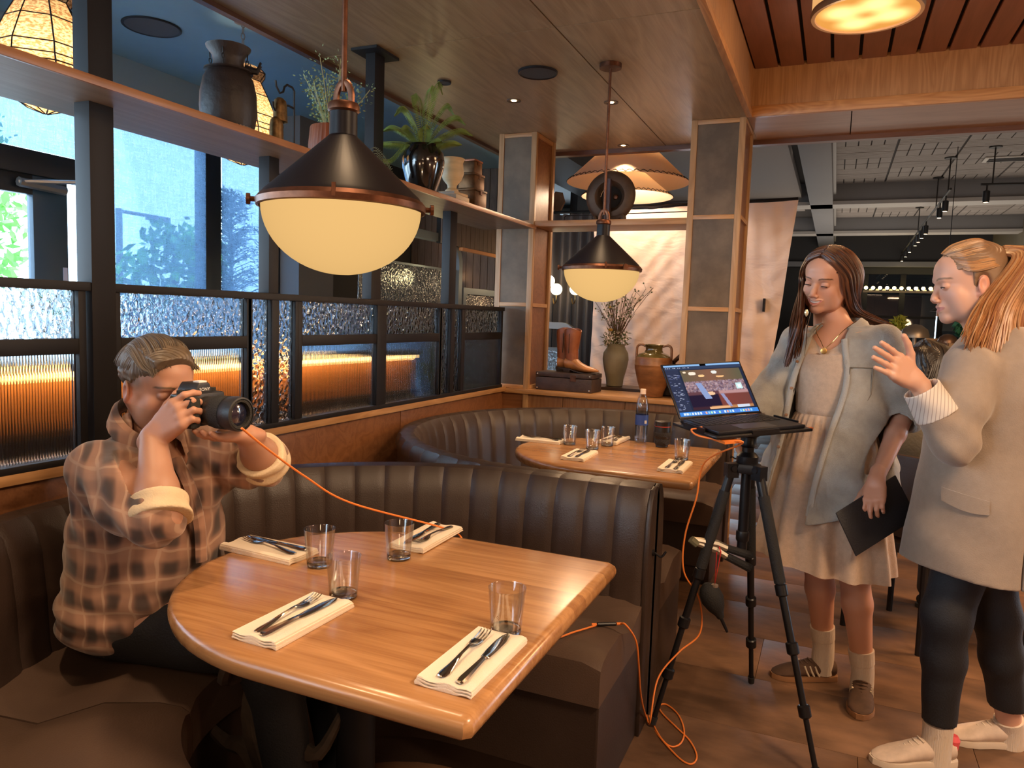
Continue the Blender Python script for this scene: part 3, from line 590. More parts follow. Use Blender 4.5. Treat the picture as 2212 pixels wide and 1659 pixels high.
MB().lathe([(.03, -.195), (.04, -.0)], n=14).build('pot', M_grey, p2)
pd = thing('pendant_lamp', 'small black cone pendant hanging before the far window', 'pendant lamp', (1.02, 8.9, 1.60)); MB().lathe([(.13, 0), (.02, .09), (.01, .1)], n=20, cap0=False).build('shade', tk_m, pd); MB().lathe([(.07, -.05), (.07, 0)], n=16).build('diffuser', mat('warm_diff', (.5, .25, .15), .5), pd); MB().tube([(0, 0, .1), (0, 0, 1.67)], .004, 5).build('cord', tk_m, pd)
# photographer's fabric backdrop on a stand
bd = thing('fabric_backdrop', 'creased pale pink cloth backdrop hanging behind the plaster columns', 'backdrop'); mb = MB(); nx, nz = 150, 90
def bpt(i, j):
    u = i / nx; v = j / nz; x = lerp(-1.88, -.315 - .17 * (1 - v), u); z = lerp(.55, 2.33 - .045 * (1 - u), v); s_ = (1 - v)
    y = 6.0 + .035 * math.sin(u * 13 + v * 4) + .02 * math.sin(u * 31 - v * 9) * s_ + .035 * math.sin((u * .8 + v) * 15) * math.exp(-((u - .85) ** 2) / .03) + .006 * math.sin(u * 70 + 12 * v) + .004 * math.sin(v * 60 + 8 * math.sin(u * 9))
    return (x, y, z)
mb.rings([[bpt(i, j) for i in range(nx + 1)] for j in range(nz + 1)], closed=False)
Mbd, t, o = nt('backdrop_cloth'); p = N(t, 'BsdfPrincipled', {'Base Color': (.86, .70, .61, 1), 'Roughness': .9}); nzt = N(t, 'TexNoise', {'Vector': coords(t, (1, 1, 2), False), 'Scale': 3.2, 'Detail': 4, 'Distortion': .5}); bb = N(t, 'Bump', {'Strength': .5, 'Distance': .05, 'Height': nzt.outputs[0]}); t.links.new(bb.outputs[0], p.inputs['Normal']); t.links.new(p.outputs[0], o.inputs[0])
mb.build('cloth', Mbd, bd); MB().tube([(-1.9, 6.03, 2.31), (-.32, 6.03, 2.345)], .012, 8).build('crossbar', M_black, bd)
for x in (-1.9, -.55): MB().tube([(x, 6.10, 0), (x, 6.10, 2.3)], .012, 8).build('stand_pole', M_black, bd)
MB().box(-.52, -.505, 5.98, 6.06, 1.50, 1.60).build('spring_clip', M_black, bd)
# two-tier cone shade lamp
M_coneo, t, o = nt('cone_shade'); e = N(t, 'BsdfTranslucent', {0: (.92, .76, .56, 1)}); d_ = N(t, 'BsdfDiffuse', {0: (.85, .68, .55, 1)}); mx = N(t, 'MixShader', {0: .5, 1: e.outputs[0], 2: d_.outputs[0]}); t.links.new(mx.outputs[0], o.inputs[0])
cl_ = thing('tiered_lamp', 'large two-tier parchment cone lamp with laced rims', 'pendant lamp', (-1.52, 5.62, 0))
for nm, R, r0, z0, z1 in (('upper_shade', .46, .20, 2.435, 2.68), ('lower_shade', .345, .14, 2.33, 2.50)):
    s_ = MB().lathe([(R, z0), (r0, z1), (r0 - .003, z1), (R - .003, z0)], n=64, cap0=False, cap1=False).build(nm, M_coneo, cl_)
    mb = MB()
    for k in range(56):
        a0 = 2 * PI * k / 56; pp = [(math.cos(a0 + 2 * PI / 56 * q / 5) * (R + .003 - abs(math.sin(PI * q / 5)) * .02), math.sin(a0 + 2 * PI / 56 * q / 5) * (R + .003 - abs(math.sin(PI * q / 5)) * .02), z0 + .018 * abs(math.sin(PI * q / 5)) + .002) for q in range(6)]
        mb.tube(pp, .0022, 4, False)
    mb.build('lacing', M_black, s_)
MB().tube([(0, 0, 2.3), (0, 0, 3.1)], .008, 8).build('rod', M_black, cl_)
for q in range(3): MB().lathe([(.02, 2.40), (.03, 2.43), (.02, 2.47)], (.12 * math.cos(q * 2.1), .12 * math.sin(q * 2.1), 0), 10).build('bulb', emis('bulb2', (1, .66, .34), 20), cl_)
light('POINT', 'tiered_lamp_light', (-1.52, 5.62, 2.40), 22, (1, .72, .48), .06)
# ================================================================== curved banquettes
BT = .845; SEAT = .47
M_seat = mat('seat_leather', (.095, .060, .043), .42, var=.1, vs=4, bump=.1, bs=240, spec=.5)
M_shell = mat('booth_shell', (.035, .022, .017), .42, var=.1, vs=5, bump=.1, bs=200)
prof_back = [(-.012, .43), (.0, .50), (.006, .62), (.018, .74), (.035, .80), (.062, .838), (.095, BT), (.125, .838), (.140, .815), (.142, .78)]  # offset outwards, height
def prof_at(p): return p
def channel_mesh(name, span, arc=None):   # one upright padded channel; span = width (straight) or angle (arc of radius arc)
    nu = 9; rings = []
    for o_, z in prof_back:
        row = []
        for k in range(nu):
            u = k / (nu - 1); s = 2 * u - 1; puff = .0075 * (1 - abs(s) ** 5) - .0075
            nrm = -1
            if arc: a = (u - .5) * span; r_ = arc + o_ - puff * 1.0 - .0; row.append((math.cos(a) * r_, math.sin(a) * r_, z + (puff * .25 if z > .8 else 0)))
            else: row.append(((u - .5) * span, o_ - puff, z + (puff * .25 if z > .8 else 0)))
        rings.append(row)
    mb = MB(); mb.rings(rings, closed=False)
    vs = [[(v[0] * (1 + .05 / (arc + .1)) if arc else v[0], v[1] * (1 + .05 / (arc + .1)) if arc else v[1] + .05, v[2]) for v in (r[0], r[-1])] for r in rings]
    return mb.mesh(name, M_leather)
RB = .905; CXB = -.972
ch_arc = channel_mesh('back_channel', PI / 28, RB); ch_str = channel_mesh('back_channel', .1095)
def booth(cyb, label):
    b = thing('banquette', label, 'booth seat', (CXB, cyb, 0), 0, 'curved leather banquettes')
    for k in range(28): link('back_channel', ch_arc, b, (0, 0, 0), (0, 0, PI / 2 + (k + .5) * PI / 28))
    for k in range(4):
        link('back_channel', ch_str, b, (.05475 + k * .1095, RB, 0)); link('back_channel', ch_str, b, (.05475 + k * .1095, -RB, 0), (0, 0, PI))
    # outer shell and end panels
    def path(R, x1=.439, n=28):
        return [(x1, -R)] + [(R * math.cos(a), R * math.sin(a)) for a in [-PI / 2 - PI * k / n for k in range(n + 1)]] + [(x1, R)]
    o_, i_ = path(RB + .140), path(RB + .055)
    mb = MB(); mb.rings([[(x, y, z) for x, y in p] for p, z in ((i_, 0), (i_, .80), (path(RB + .075), .828), (path(RB + .12), .828), (o_, .80), (o_, 0))], closed=False)
    mb.build('back_shell', M_shell, b)
    for s in (1, -1):
        pr = [(RB + .0, 0), (RB - .012 + .012, .46), (RB + .006, .62), (RB + .018, .74), (RB + .035, .80), (RB + .062, .836), (RB + .095, .843), (RB + .125, .836), (RB + .14, .81), (RB + .14, 0)]
        MB().add([(.439, s * y, z) for y, z in pr] + [(.455, s * y, z) for y, z in pr], [tuple(range(10)), tuple(range(19, 9, -1))] + [(i, (i + 1) % 10, 10 + (i + 1) % 10, 10 + i) for i in range(10)]).build('end_panel', M_shell, b, .004)
    # seat cushions in sections, front apron and dark kick
    RI = .43
    def cushion(pts_o, pts_i, nm='seat_cushion'):
        def blend(t): return [(lerp(a[0], c[0], t), lerp(a[1], c[1], t)) for a, c in zip(pts_o, pts_i)]
        rows = [(0, .33), (0, .455), (.04, .468), (.3, .433), (.6, .480), (.85, .477), (.95, .466), (.99, .45), (1.0, .42), (1.0, .33)]
        n = len(pts_o); rg = []
        for t, z in rows:
            row = []
            for q, (x, y) in enumerate(blend(t)):
                e = min(q, n - 1 - q) / (n - 1) * 2; dz = -.016 * max(0, 1 - e * 4) ** 2 if z > .4 else 0
                row.append((x, y, z + dz))
            rg.append(row)
        mb = MB(); mb.rings(rg, closed=False); mb.add([p for p in [r[0] for r in rg]], [tuple(range(len(rg)))]); mb.add([r[-1] for r in rg], [tuple(range(len(rg)))])
        mb.build(nm, M_seat, b)
    RO = RB + .02; secs = 3
    for k in range(secs):
        a0 = PI / 2 + PI * k / secs + .004; a1 = PI / 2 + PI * (k + 1) / secs - .004; aa = [lerp(a0, a1, q / 12) for q in range(13)]
        cushion([(RO * math.cos(a), RO * math.sin(a)) for a in aa], [(RI * math.cos(a), RI * math.sin(a)) for a in aa])
    for s in (1, -1):
        xs = [lerp(.003, .443, q / 8) for q in range(9)]; cushion([(x, s * RO) for x in xs], [(x, s * RI) for x in xs])
    ai = [(.433, -RI - .012)] + [((RI + .012) * math.cos(a), (RI + .012) * math.sin(a)) for a in [-PI / 2 - PI * k / 20 for k in range(21)]] + [(.433, RI + .012)]
    ak = [(x * 1.0, y * 1.08) for x, y in ai]
    MB().rings([[(x, y, z) for x, y in p] for p, z in ((ak, 0), (ak, .10), (ai, .10), (ai, .345))], closed=False).build('seat_apron', M_shell, b)
    for s in (1, -1): MB().box(.417, .441, min(s * (RI + .014), s * RO), max(s * (RI + .014), s * RO), .0, .335).build('seat_end', M_shell, b, .003)
    for s in (1,): MB().lathe([(.011, 0), (.011, .006)], n=12).xform(Matrix.Translation((.455, s * (RB + .07), .62)) @ Matrix.Rotation(PI / 2, 4, 'Y')).build('hook_plate', M_black, b); MB().tube(spline([(.462, s * (RB + .07), .62), (.485, s * (RB + .07), .61), (.50, s * (RB + .07), .63)], 4), .004, 6).build('bag_hook', M_black, b)
    return b
booth(1.48, 'near curved brown leather banquette the photographer sits in')
booth(3.53, 'far curved brown leather banquette around the second table')
# ================================================================== tables
def table(cyt, label):
    t_ = thing('dining_table', label, 'table', (-1.03, cyt, 0), 0, 'round-ended oak dining tables')
    def outline(ins, n=40):
        R = .447 - ins; x1 = .53 - ins; RX = .50 - ins
        pts = [(x1 - .012, -R), (x1, -R + .012), (x1, R - .012), (x1 - .012, R)]
        return pts + [(.07 + RX * math.cos(a), R * math.sin(a)) for a in [PI / 2 + PI * k / n for k in range(n + 1)]]
    rg = [[(x, y, z) for x, y in outline(i)] for i, z in ((.022, .700), (.010, .7015), (.003, .708), (0, .7185), (0, .7265), (.003, .7365), (.010, .743), (.022, .745))]
    MB().rings(rg).build('tabletop', M_tab, t_)
    MB().lathe([(.24, 0), (.24, .012), (.05, .03), (.045, .60), (.10, .66), (.20, .695)], n=32).build('pedestal', M_black, t_)
    MB().box(-.22, .3, -.03, .03, .68, .70).box(-.03, .03, -.25, .25, .68, .70).build('top_brace', M_black, t_)
    return t_
table(1.484, 'near oak table with a rounded end under the large pendant')
table(3.54, 'far oak table with a rounded end holding a bottle and black lens')
dw = thing('driftwood', 'dark gnarled piece of driftwood standing under the near table', 'driftwood', (-1.23, 1.40, 0)); mb = MB(); rr_ = random.Random(4)
mb.tube(spline([(0, 0, 0), (.03, .02, .2), (-.02, 0, .4), (.02, .02, .6)], 5), [.07 - .0015 * k for k in range(16)], 9)
for a, z in ((0, .25), (1.7, .35), (3.1, .2), (4.5, .45), (5.4, .15)): mb.tube(spline([(0, 0, z), (.07 * math.cos(a), .07 * math.sin(a), z + .08), (.15 * math.cos(a), .12 * math.sin(a), z + .08), (.2 * math.cos(a + .4), .16 * math.sin(a + .4), z + .18)], 4), [.035 - .0022 * k for k in range(13)], 7)
mb.build('gnarled_trunk', mat('driftwood_bark', (.045, .03, .02), .8, var=.4, vs=12, bump=.8, bs=14), dw)
# ================================================================== place settings
M_nap = mat('linen_napkin', (.84, .74, .60), .85, bump=.25, bs=420, sheen=.2)
M_steel = mat('polished_steel', (.62, .60, .57), .13, 1)
M_tum = thin_glass('tumbler_glass', (.97, .98, .98), .05, .01); M_tumb = glass('tumbler_base', (.96, .97, .97), .02, 1.4)
def napkin_mesh(seed):
    r = random.Random(seed); mb = MB(); W_, L_ = .056, .123; nx, ny = 12, 10
    def top(z, ins, wob, sh):
        g = []
        for j in range(ny + 1):
            v = j / ny * 2 - 1; row = []
            for i in range(nx + 1):
                u = i / nx * 2 - 1; x = u * (W_ - ins) + sh; y = v * (L_ - ins)
                e = max(0, (u - .55) / .45); zz = z + wob * math.sin(u * 5 + seed) * .0011 * (1 - v) + .0035 * e * (1 - e) * 3 + (.0022 * math.exp(-((u + .9) / .2) ** 2))
                row.append((x, y, zz))
            g.append(row)
        return g
    H = .013
    for k, (z0, z1) in enumerate(((0, .0052), (.0056, .0105), (.0108, H + .001))):
        sh = r.uniform(-.0015, .0015); lo = top(z0, .001 * k, 0, sh); hi = top(z1, .0012 * k, 1, sh)
        per = lambda g: g[0] + [row[-1] for row in g[1:]] + g[-1][-2::-1] + [row[0] for row in g[-2:0:-1]]
        a, b_ = per(lo), per(hi); mid = [(lerp(p[0], q[0], .5) * 1.012, lerp(p[1], q[1], .5) * 1.006, (p[2] + q[2]) / 2) for p, q in zip(a, b_)]
        mb.rings([a, mid, b_], False, False)
        n0 = len(mb.v); mb.add([p for row in hi for p in row], [(j * (nx + 1) + i, j * (nx + 1) + i + 1, (j + 1) * (nx + 1) + i + 1, (j + 1) * (nx + 1) + i) for j in range(ny) for i in range(nx)])
        mb.add([p for row in lo for p in row], [(j * (nx + 1) + i, (j + 1) * (nx + 1) + i, (j + 1) * (nx + 1) + i + 1, j * (nx + 1) + i + 1) for j in range(ny) for i in range(nx)])
    return mb.mesh('folded_cloth', M_nap)
def fork_mesh():
    mb = MB(); L = .205   # handle along -y, tines to +y
    def bar_(pts, th=.0016):
        rg = []
        for y, w_, z in pts: rg.append([(-w_, y, z), (-w_ * .6, y, z + th), (w_ * .6, y, z + th), (w_, y, z), (w_ * .5, y, z - th * .4), (-w_ * .5, y, z - th * .4)])
        mb.rings(rg)
    bar_([(-.105, .003, .002), (-.102, .0085, .002), (-.09, .0105, .0022), (-.06, .007, .004), (-.02, .0035, .008), (.015, .0032, .0085), (.028, .006, .007), (.036, .0105, .0045), (.052, .0125, .003), (.060, .0125, .003)], .0018)
    for k in range(4):
        x = -.0103 + k * .00687; rg = []
        for y, w_, z in ((.058, .0024, .003), (.075, .0021, .0035), (.092, .0018, .0055), (.103, .0008, .0085)): rg.append([(x - w_, y, z), (x, y, z + .0015), (x + w_, y, z), (x, y, z - .0006)])
        mb.rings(rg)
    return mb.mesh('fork_body', M_steel)
def knife_mesh():
    mb = MB(); rg = []
    for y, w_, th in ((-.112, .003, .0016), (-.109, .008, .003), (-.095, .0095, .0038), (-.05, .0065, .0036), (-.012, .005, .0032), (-.006, .0055, .0026), (.0, .0085, .0012), (.03, .0105, .001), (.075, .011, .001), (.1, .008, .0009), (.113, .002, .0007)):
        rg.append([(-w_, y, .003), (-w_ * .6, y, .003 + th), (w_ * .6, y, .003 + th), (w_, y, .003), (w_ * .6, y, .003 - th * .5), (-w_ * .6, y, .003 - th * .5)])
    mb.rings(rg); return mb.mesh('knife_body', M_steel)
def tumbler(x, y, label):
    t_ = thing('tumbler', label, 'glass', (x, y, .7452), 0, 'clear water tumblers on the tables')
    MB().lathe([(.030, .0002), (.0315, .003), (.0395, .096), (.040, .098), (.0385, .0978), (.0378, .096), (.0305, .016)], n=40, cap0=False, cap1=False).build('glass_wall', M_tum, t_)
    MB().lathe([(.001, .0005), (.026, .0004), (.0308, .003), (.0312, .010), (.030, .0145), (.02, .0115), (.001, .0105)], n=32).build('thick_base', M_tumb, t_); return t_
fm, km = fork_mesh(), knife_mesh()
def setting(x, y, rz, flb, klb, nlb, fx=-.022, kx=.012, seed=1, fr=0, kr=0, fy=0, ky=0):
    nn_ = link('napkin', napkin_mesh(seed), None, (x, y, .7453), (0, 0, rz)); tag(nn_, nlb, 'napkin', 'folded cream napkins on the tables')
    M_ = Matrix.Rotation(rz, 4, 'Z')
    for nm, me, ox, oy, r_, lb in (('fork', fm, fx, fy, fr, flb), ('knife', km, kx, ky, kr, klb)):
        p = M_ @ Vector((ox, oy, 0)); q = link(nm, me, None, (x + p.x, y + p.y, .7453 + .0148), (0, 0, rz + r_)); tag(q, lb, nm, 'cutlery laid on the napkins')
N1 = 'cream folded napkin '
setting(-.583, 1.222, -.01, 'fork on the napkin at the near table\'s front right corner', 'knife on the napkin at the near table\'s front right corner', N1 + 'at the front right corner of the near table', -.020, .022, 1, .05, .03)
setting(-.998, 1.215, -.02, 'fork on the napkin at the middle front of the near table', 'knife on the napkin at the middle front of the near table', N1 + 'at the middle front edge of the near table', -.018, .014, 2, .08, -.04)
setting(-1.362, 1.545, -1.62, 'fork lying on the napkin in front of the photographer', 'knife lying behind the fork in front of the photographer', N1 + 'right in front of the photographer', -.002, -.030, 3, 3.0, 3.1)
setting(-1.050, 1.852, PI + .02, 'fork on the napkin at the back of the near table', 'knife on the napkin at the back of the near table', N1 + 'at the back of the near table under the cable', -.022, .014, 4, -.05, .04)
for x, y, l in ((-1.176, 1.521, 'clear tumbler left of three beside the photographer\'s napkin'), (-.995, 1.375, 'clear tumbler in the middle of the near table, nearest the camera'), (-1.03, 1.668, 'clear tumbler overlapping the back napkin on the near table'), (-.585, 1.372, 'clear tumbler alone near the right end of the near table')): tumbler(x, y, l)
setting(-1.395, 3.655, -1.55, 'fork on the leftmost napkin of the far table', 'knife on the leftmost napkin of the far table', N1 + 'at the far left end of the far table', 0, -.03, 5, 3.0, 3.1)
setting(-1.078, 3.352, .02, 'fork on the middle front napkin of the far table', 'knife on the middle front napkin of the far table', N1 + 'at the middle front of the far table', -.018, .016, 6, -.05, 0)
setting(-1.062, 3.885, PI - .04, 'fork on the back napkin of the far table', 'knife on the back napkin of the far table', N1 + 'at the back of the far table beside the bottle', -.02, .016, 7, .1, -.1)
setting(-.620, 3.335, 0, 'fork on the napkin at the right front of the far table', 'knife on the napkin at the right front of the far table', N1 + 'at the right front corner of the far table', -.015, .018, 8, -.04, .02)
for x, y, l in ((-1.232, 3.649, 'clear tumbler at the far table beside the left napkin'), (-1.085, 3.575, 'clear tumbler behind the far table\'s middle front napkin'), (-1.051, 3.725, 'clear tumbler in front of the far table\'s back napkin'), (-.632, 3.545, 'clear tumbler behind the far table\'s right front napkin')): tumbler(x, y, l)
# water bottle and camera lens on the far table
wbt = thing('water_bottle', 'clear plastic water bottle with blue label on the far table', 'bottle', (-.928, 3.95, .7452), .5)
M_pet = thin_glass('clear_plastic', (.93, .96, 1), .09, .05)
MB().lathe([(.001, .004), (.028, .0), (.034, .008), (.035, .03), (.0335, .06), (.035, .09), (.035, .17), (.0345, .2), (.027, .235), (.015, .26), (.0135, .268)], n=32).build('bottle_body', M_pet, wbt)
MB().lathe([(.001, .006), (.031, .006), (.0325, .03), (.0325, .185), (.001, .185)], n=24).build('water', thin_glass('water', (.80, .86, .92), .03), wbt)
MB().lathe([(.0355, .095), (.0355, .150)], n=32, cap0=False, cap1=False).build('label_band', mat('label_blue', (.03, .07, .30), .4), wbt)
MB().lathe([(.0155, .262), (.0155, .287), (.014, .289), (.001, .289)], n=24).build('cap', mat('cap_white', (.75, .62, .52), .5), wbt)
MB().add([(.0358 * math.cos(a), .0358 * math.sin(a), z) for z in (.105, .122) for a in (-1.4, -1.2, -1.0)], [(0, 1, 4, 3), (1, 2, 5, 4)]).build('label_print', M_white, wbt)
ln = thing('camera_lens', 'black camera lens standing upright on the far table', 'lens', (-.795, 3.862, .7452), .3)
M_lens = mat('lens_black', (.012, .012, .013), .38); M_rub = mat('lens_rubber', (.018, .017, .017), .7, bump=.6, bs=300)
MB().lathe([(.028, 0), (.032, .003), (.032, .010), (.036, .014), (.038, .045), (.041, .052), (.041, .095), (.0405, .10), (.0405, .125), (.041, .128), (.041, .134), (.038, .136), (.001, .136)], n=40).build('barrel', M_lens, ln)
for z in (.056, .020): MB().lathe([(.0418 - (z < .05) * .003, z), (.0425 - (z < .05) * .003, z + .003), (.0425 - (z < .05) * .003, z + .021), (.0418 - (z < .05) * .003, z + .024)], n=40, cap0=False, cap1=False).build('focus_ring', M_rub, ln)
MB().lathe([(.0412, .108), (.0415, .1095), (.0412, .111)], n=40, cap0=False, cap1=False).build('red_ring', mat('lens_red', (.5, .05, .03), .4), ln)
# ================================================================== cone pendants over the tables
M_opal, t, o = nt('opal_glass')
lw_ = N(t, 'LayerWeight', {0: .4}); mr = N(t, 'MapRange', {0: lw_.outputs['Facing'], 3: .72, 4: .60}); em = N(t, 'Emission', {0: (1, .60, .215, 1)}); t.links.new(mr.outputs[0], em.inputs[1]); gl = N(t, 'BsdfGlossy', {0: (0, 0, 0, 1), 1: .15}); ad = N(t, 'AddShader', {0: em.outputs[0], 1: gl.outputs[0]}); t.links.new(ad.outputs[0], o.inputs[0])
M_pblack = mat('pendant_black', (.009, .007, .009), .40, .0, spec=.22); M_bronze = mat('aged_copper', (.13, .052, .028), .40, .85, var=.3, vs=30)
def pendant(x, y, label, rz, knob):
    p = thing('cone_pendant', label, 'pendant lamp', (x, y, 0), rz, 'black cone pendants with opal bowls'); R = .182
    MB().lathe([(R * math.sin(q), 1.638 - .155 * math.cos(q)) for q in [PI / 2 * k / 14 for k in range(1, 15)]], n=64, cap0=True, cap1=False).build('opal_bowl', M_opal, p)
    MB().lathe([(R + .004, 1.630), (R + .010, 1.632), (R + .012, 1.645), (R + .004, 1.655), (R - .004, 1.655)], n=64, cap0=False, cap1=False).build('rim_band', M_bronze, p)
    MB().lathe([(R + .002, 1.654), (R - .004, 1.664), (.032, 1.800), (.031, 1.865), (.0, 1.866)], n=64, cap0=False, cap1=False).build('cone_shade', M_pblack, p)
    MB().lathe([(.0325, 1.852), (.036, 1.856), (.036, 1.868), (.033, 1.873), (.024, 1.876), (.0, 1.877)], n=32).build('neck_collar', M_bronze, p)
    MB().tube(spline([(-.021, 0, 1.872), (-.020, 0, 1.895), (-.012, 0, 1.914), (0, 0, 1.920), (.012, 0, 1.914), (.020, 0, 1.895), (.021, 0, 1.872)], 4), .0055, 8, flat=1.6).build('neck_loop', M_bronze, p)
    MB().tube([(0, 0, 1.90), (0, 0, CZ - .01)], .0065, 10).build('rod', M_bronze, p); MB().lathe([(.052, CZ - .022), (.052, CZ - .001)], n=28).build('canopy', M_bronze, p)
    for k in range(2):
        a = knob[k]; c, s = math.cos(a), math.sin(a)
        MB().tube([(c * (R + .005), s * (R + .005), 1.645), (c * (R + .022), s * (R + .022), 1.645)], .006, 8).tube([(c * (R + .022), s * (R + .022), 1.645), (c * (R + .030), s * (R + .030), 1.645)], .0125, 14).build('thumb_screw', M_bronze, p)
        a = knob[2 + k]; c, s = math.cos(a), math.sin(a); MB().obox((c * (R + .006), s * (R + .006), 1.650), (c * .006, s * .006, 0), (-s * .004, c * .004, 0), (0, 0, .014)).build('clip', M_bronze, p)
    light('POINT', 'pendant_light', (x, y, 1.455), 7, (1, .66, .38), .05)
    return p
pendant(-1.07, 1.455, 'large near black cone pendant with glowing opal bowl', 0, (.634, .634 + PI, 5.25, 2.2))
pendant(-1.055, 3.50, 'far black cone pendant with glowing bowl over the second table', 0, (3.43, 5.55, 5.1, 1.9))
# drum ceiling lamp in the coffer
dl = thing('drum_lamp', 'round amber glass ceiling lamp in a wooden rim, top right', 'ceiling lamp', (.03, 3.49, 0))
M_amb, t, o = nt('amber_glass'); tc = N(t, 'TexCoord').outputs['Object']; tot = None
for q in range(4):
    a = .4 + q * PI / 2; di = N(t, 'VectorMath', {0: tc, 1: (.10 * math.cos(a), .10 * math.sin(a), 2.69)}, operation='DISTANCE'); g = N(t, 'MapRange', {0: di.outputs['Value'], 1: 0.02, 2: .11, 3: 1, 4: 0}, interpolation_type='SMOOTHSTEP')
    tot = g.outputs[0] if tot is None else N(t, 'Math', {0: tot, 1: g.outputs[0]}, operation='ADD').outputs[0]
mx = N(t, 'Mix', {0: tot, 6: (1, .42, .085, 1), 7: (1, .80, .28, 1)}, data_type='RGBA'); st_ = N(t, 'MapRange', {0: tot, 3: .72, 4: 1.3}); e = N(t, 'Emission', {0: mx.outputs[2], 1: st_.outputs[0]}); t.links.new(e.outputs[0], o.inputs[0])
MB().lathe([(.195, 2.69), (.001, 2.684)], n=48, cap0=False, cap1=False).build('amber_glass', M_amb, dl)
MB().lathe([(.195, 2.692), (.198, 2.683), (.212, 2.683), (.216, 2.70), (.212, 2.712)], n=48, cap0=False, cap1=False).build('wood_rim', mat('rim_wood', (.22, .13, .07), .5), dl)
MB().lathe([(.211, 2.712), (.211, 2.80)], n=48, cap0=False, cap1=False).build('drum_side', emis('drum_glow', (1, .50, .18), .68), dl)
MB().lathe([(.12, 2.80), (.12, 2.861)], n=40).build('ceiling_cup', mat('cup_brown', (.12, .05, .03), .5), dl)
MB().lathe([(.211, 2.80), (.12, 2.802)], n=40, cap0=False, cap1=False).build('drum_top', mat('cup_brown2', (.12, .05, .03), .5), dl)
# ================================================================== things on the wall shelf (top at z 2.0)
SZ = 2.0005
M_clay = mat('dark_clay', (.020, .014, .014), .5, var=.3, vs=10, bump=.25, bs=40)
pt = thing('clay_pot', 'tall dark clay pot with flared neck and chain collar on shelf', 'pot', (-1.965, 2.02, SZ))
MB().lathe([(.05, 0), (.098, .004), (.106, .03), (.112, .08), (.110, .13), (.098, .18), (.082, .205), (.078, .208), (.062, .212), (.058, .24), (.064, .262), (.085, .285), (.088, .292), (.082, .294), (.06, .27), (.05, .24)], n=48, cap1=False).build('pot_body', M_clay, pt)
MB().lathe([(.083, .203), (.096, .206), (.094, .212), (.07, .214)], n=48, cap0=False, cap1=False).build('shoulder_collar', M_clay, pt)
for a in (.6, 2.2, 3.6, 5.2): mb = MB(); chain(mb, (.075 * math.cos(a), .075 * math.sin(a), .275), (.07 * math.cos(a), .07 * math.sin(a), .212), .008, .0022, .016); mb.build('neck_chain', M_black, pt)
MB().lathe([(.099, .004), (.104, .03)], n=40, cap0=False, cap1=False).build('foot_band', mat('bare_clay', (.25, .2, .15), .8), pt)
mb = MB(); mb.tube([(.06, .03, .22), (.10, .055, .215), (.115, .06, .235)], [.016, .012, .006], 8); mb.tube([(.10, .055, .215), (.10, .075, .25)], [.008, .005], 6); mb.build('spout_ornament', M_black, pt)
pt.scale = (.84, .84, .96)
bl = thing('bell_stand', 'black hooked stand holding two aged brass bells on the shelf', 'stand', (-1.975, 2.37, SZ)); M_bell = mat('aged_brass', (.20, .12, .05), .45, .8, var=.4, vs=30)
mb = MB(); mb.tube([(0, 0, 0), (0, 0, .235)] + [(0, -.01, .245), (0, -.04, .247), (0, -.055, .235), (0, -.062, .215), (0, -.08, .205), (0, -.10, .225), (0, -.104, .245)], .0042, 6).tube([(0, 0, .17), (0, -.03, .172), (0, -.07, .165), (0, -.085, .14), (0, -.10, .13), (0, -.115, .145), (0, -.117, .165)], .0042, 6).lathe([(.045, 0), (.045, .006)], n=20); mb.build('hooked_rod', M_black, bl)
for y, z in ((-.078, .19), (-.098, .115)):
    b_ = MB().lathe([(.001, .0), (.012, -.002), (.024, -.012), (.028, -.03), (.029, -.075), (.031, -.088), (.027, -.09), (.024, -.05)], (0, y, z), 24, cap0=False, cap1=False, sx=.8).build('bell', M_bell, bl)
    MB().tube([(0, y, z - .03), (0, y, z - .10)], .003, 6).lathe([(.001, -.125), (.012, -.115), (.013, -.105), (.001, -.095)], (0, y, z), 10).build('clapper', M_black, b_)
pl = thing('planter', 'reddish ribbed wooden planter with feathery pale green sprigs', 'planter', (-1.965, 2.60, SZ)); mb = MB(); n = 72
mb.rings([[((R - (.0025 if j % 2 else 0)) * math.cos(2 * PI * j / n), (R - (.0025 if j % 2 else 0)) * math.sin(2 * PI * j / n), z) for j in range(n)] for R, z in ((.082, 0), (.086, .004), (.088, .07), (.082, .135), (.080, .14), (.072, .14), (.07, .125))], True, True); mb.build('ribbed_pot', mat('red_wood', (.26, .075, .03), .45, var=.3, vs=3, vst=(12, 12, 1)), pl)
r = random.Random(11); stm, lf = MB(), MB()
for k in range(17):
    a = r.uniform(0, 2 * PI); L = r.uniform(.14, .27); lean = r.uniform(.02, .15); d = Vector((math.cos(a) * .6, math.sin(a), 0)); pts = [Vector((0, 0, .12)) + d * .03, Vector((0, 0, .12 + L * .5)) + d * (.03 + lean * .45), Vector((0, 0, .12 + L)) + d * (.03 + lean)]
    sp = spline(pts, 6); stm.tube(sp, [.0016] * len(sp), 4, False)
    for p in sp[3:]:
        for q in range(7):
            dd = Vector((r.gauss(0, 1), r.gauss(0, 1), r.gauss(.3, .8))).normalized(); e = p + dd * r.uniform(.008, .04); s_ = dd.cross(Vector((r.random(), r.random(), r.random()))).normalized() * .0032; l_ = dd * .012
            lf.add([e, e + l_ * .5 + s_, e + l_, e + l_ * .5 - s_], [(0, 1, 2, 3)])
stm.build('stems', mat('stem_pale', (.40, .42, .22), .6), pl); q = lf.build('sprig_leaves', mat('sprig_leaf', (.26, .32, .12), .6), pl, smooth=False); q['kind'] = 'stuff'
pl.scale = (1.12, 1.12, 1.08)
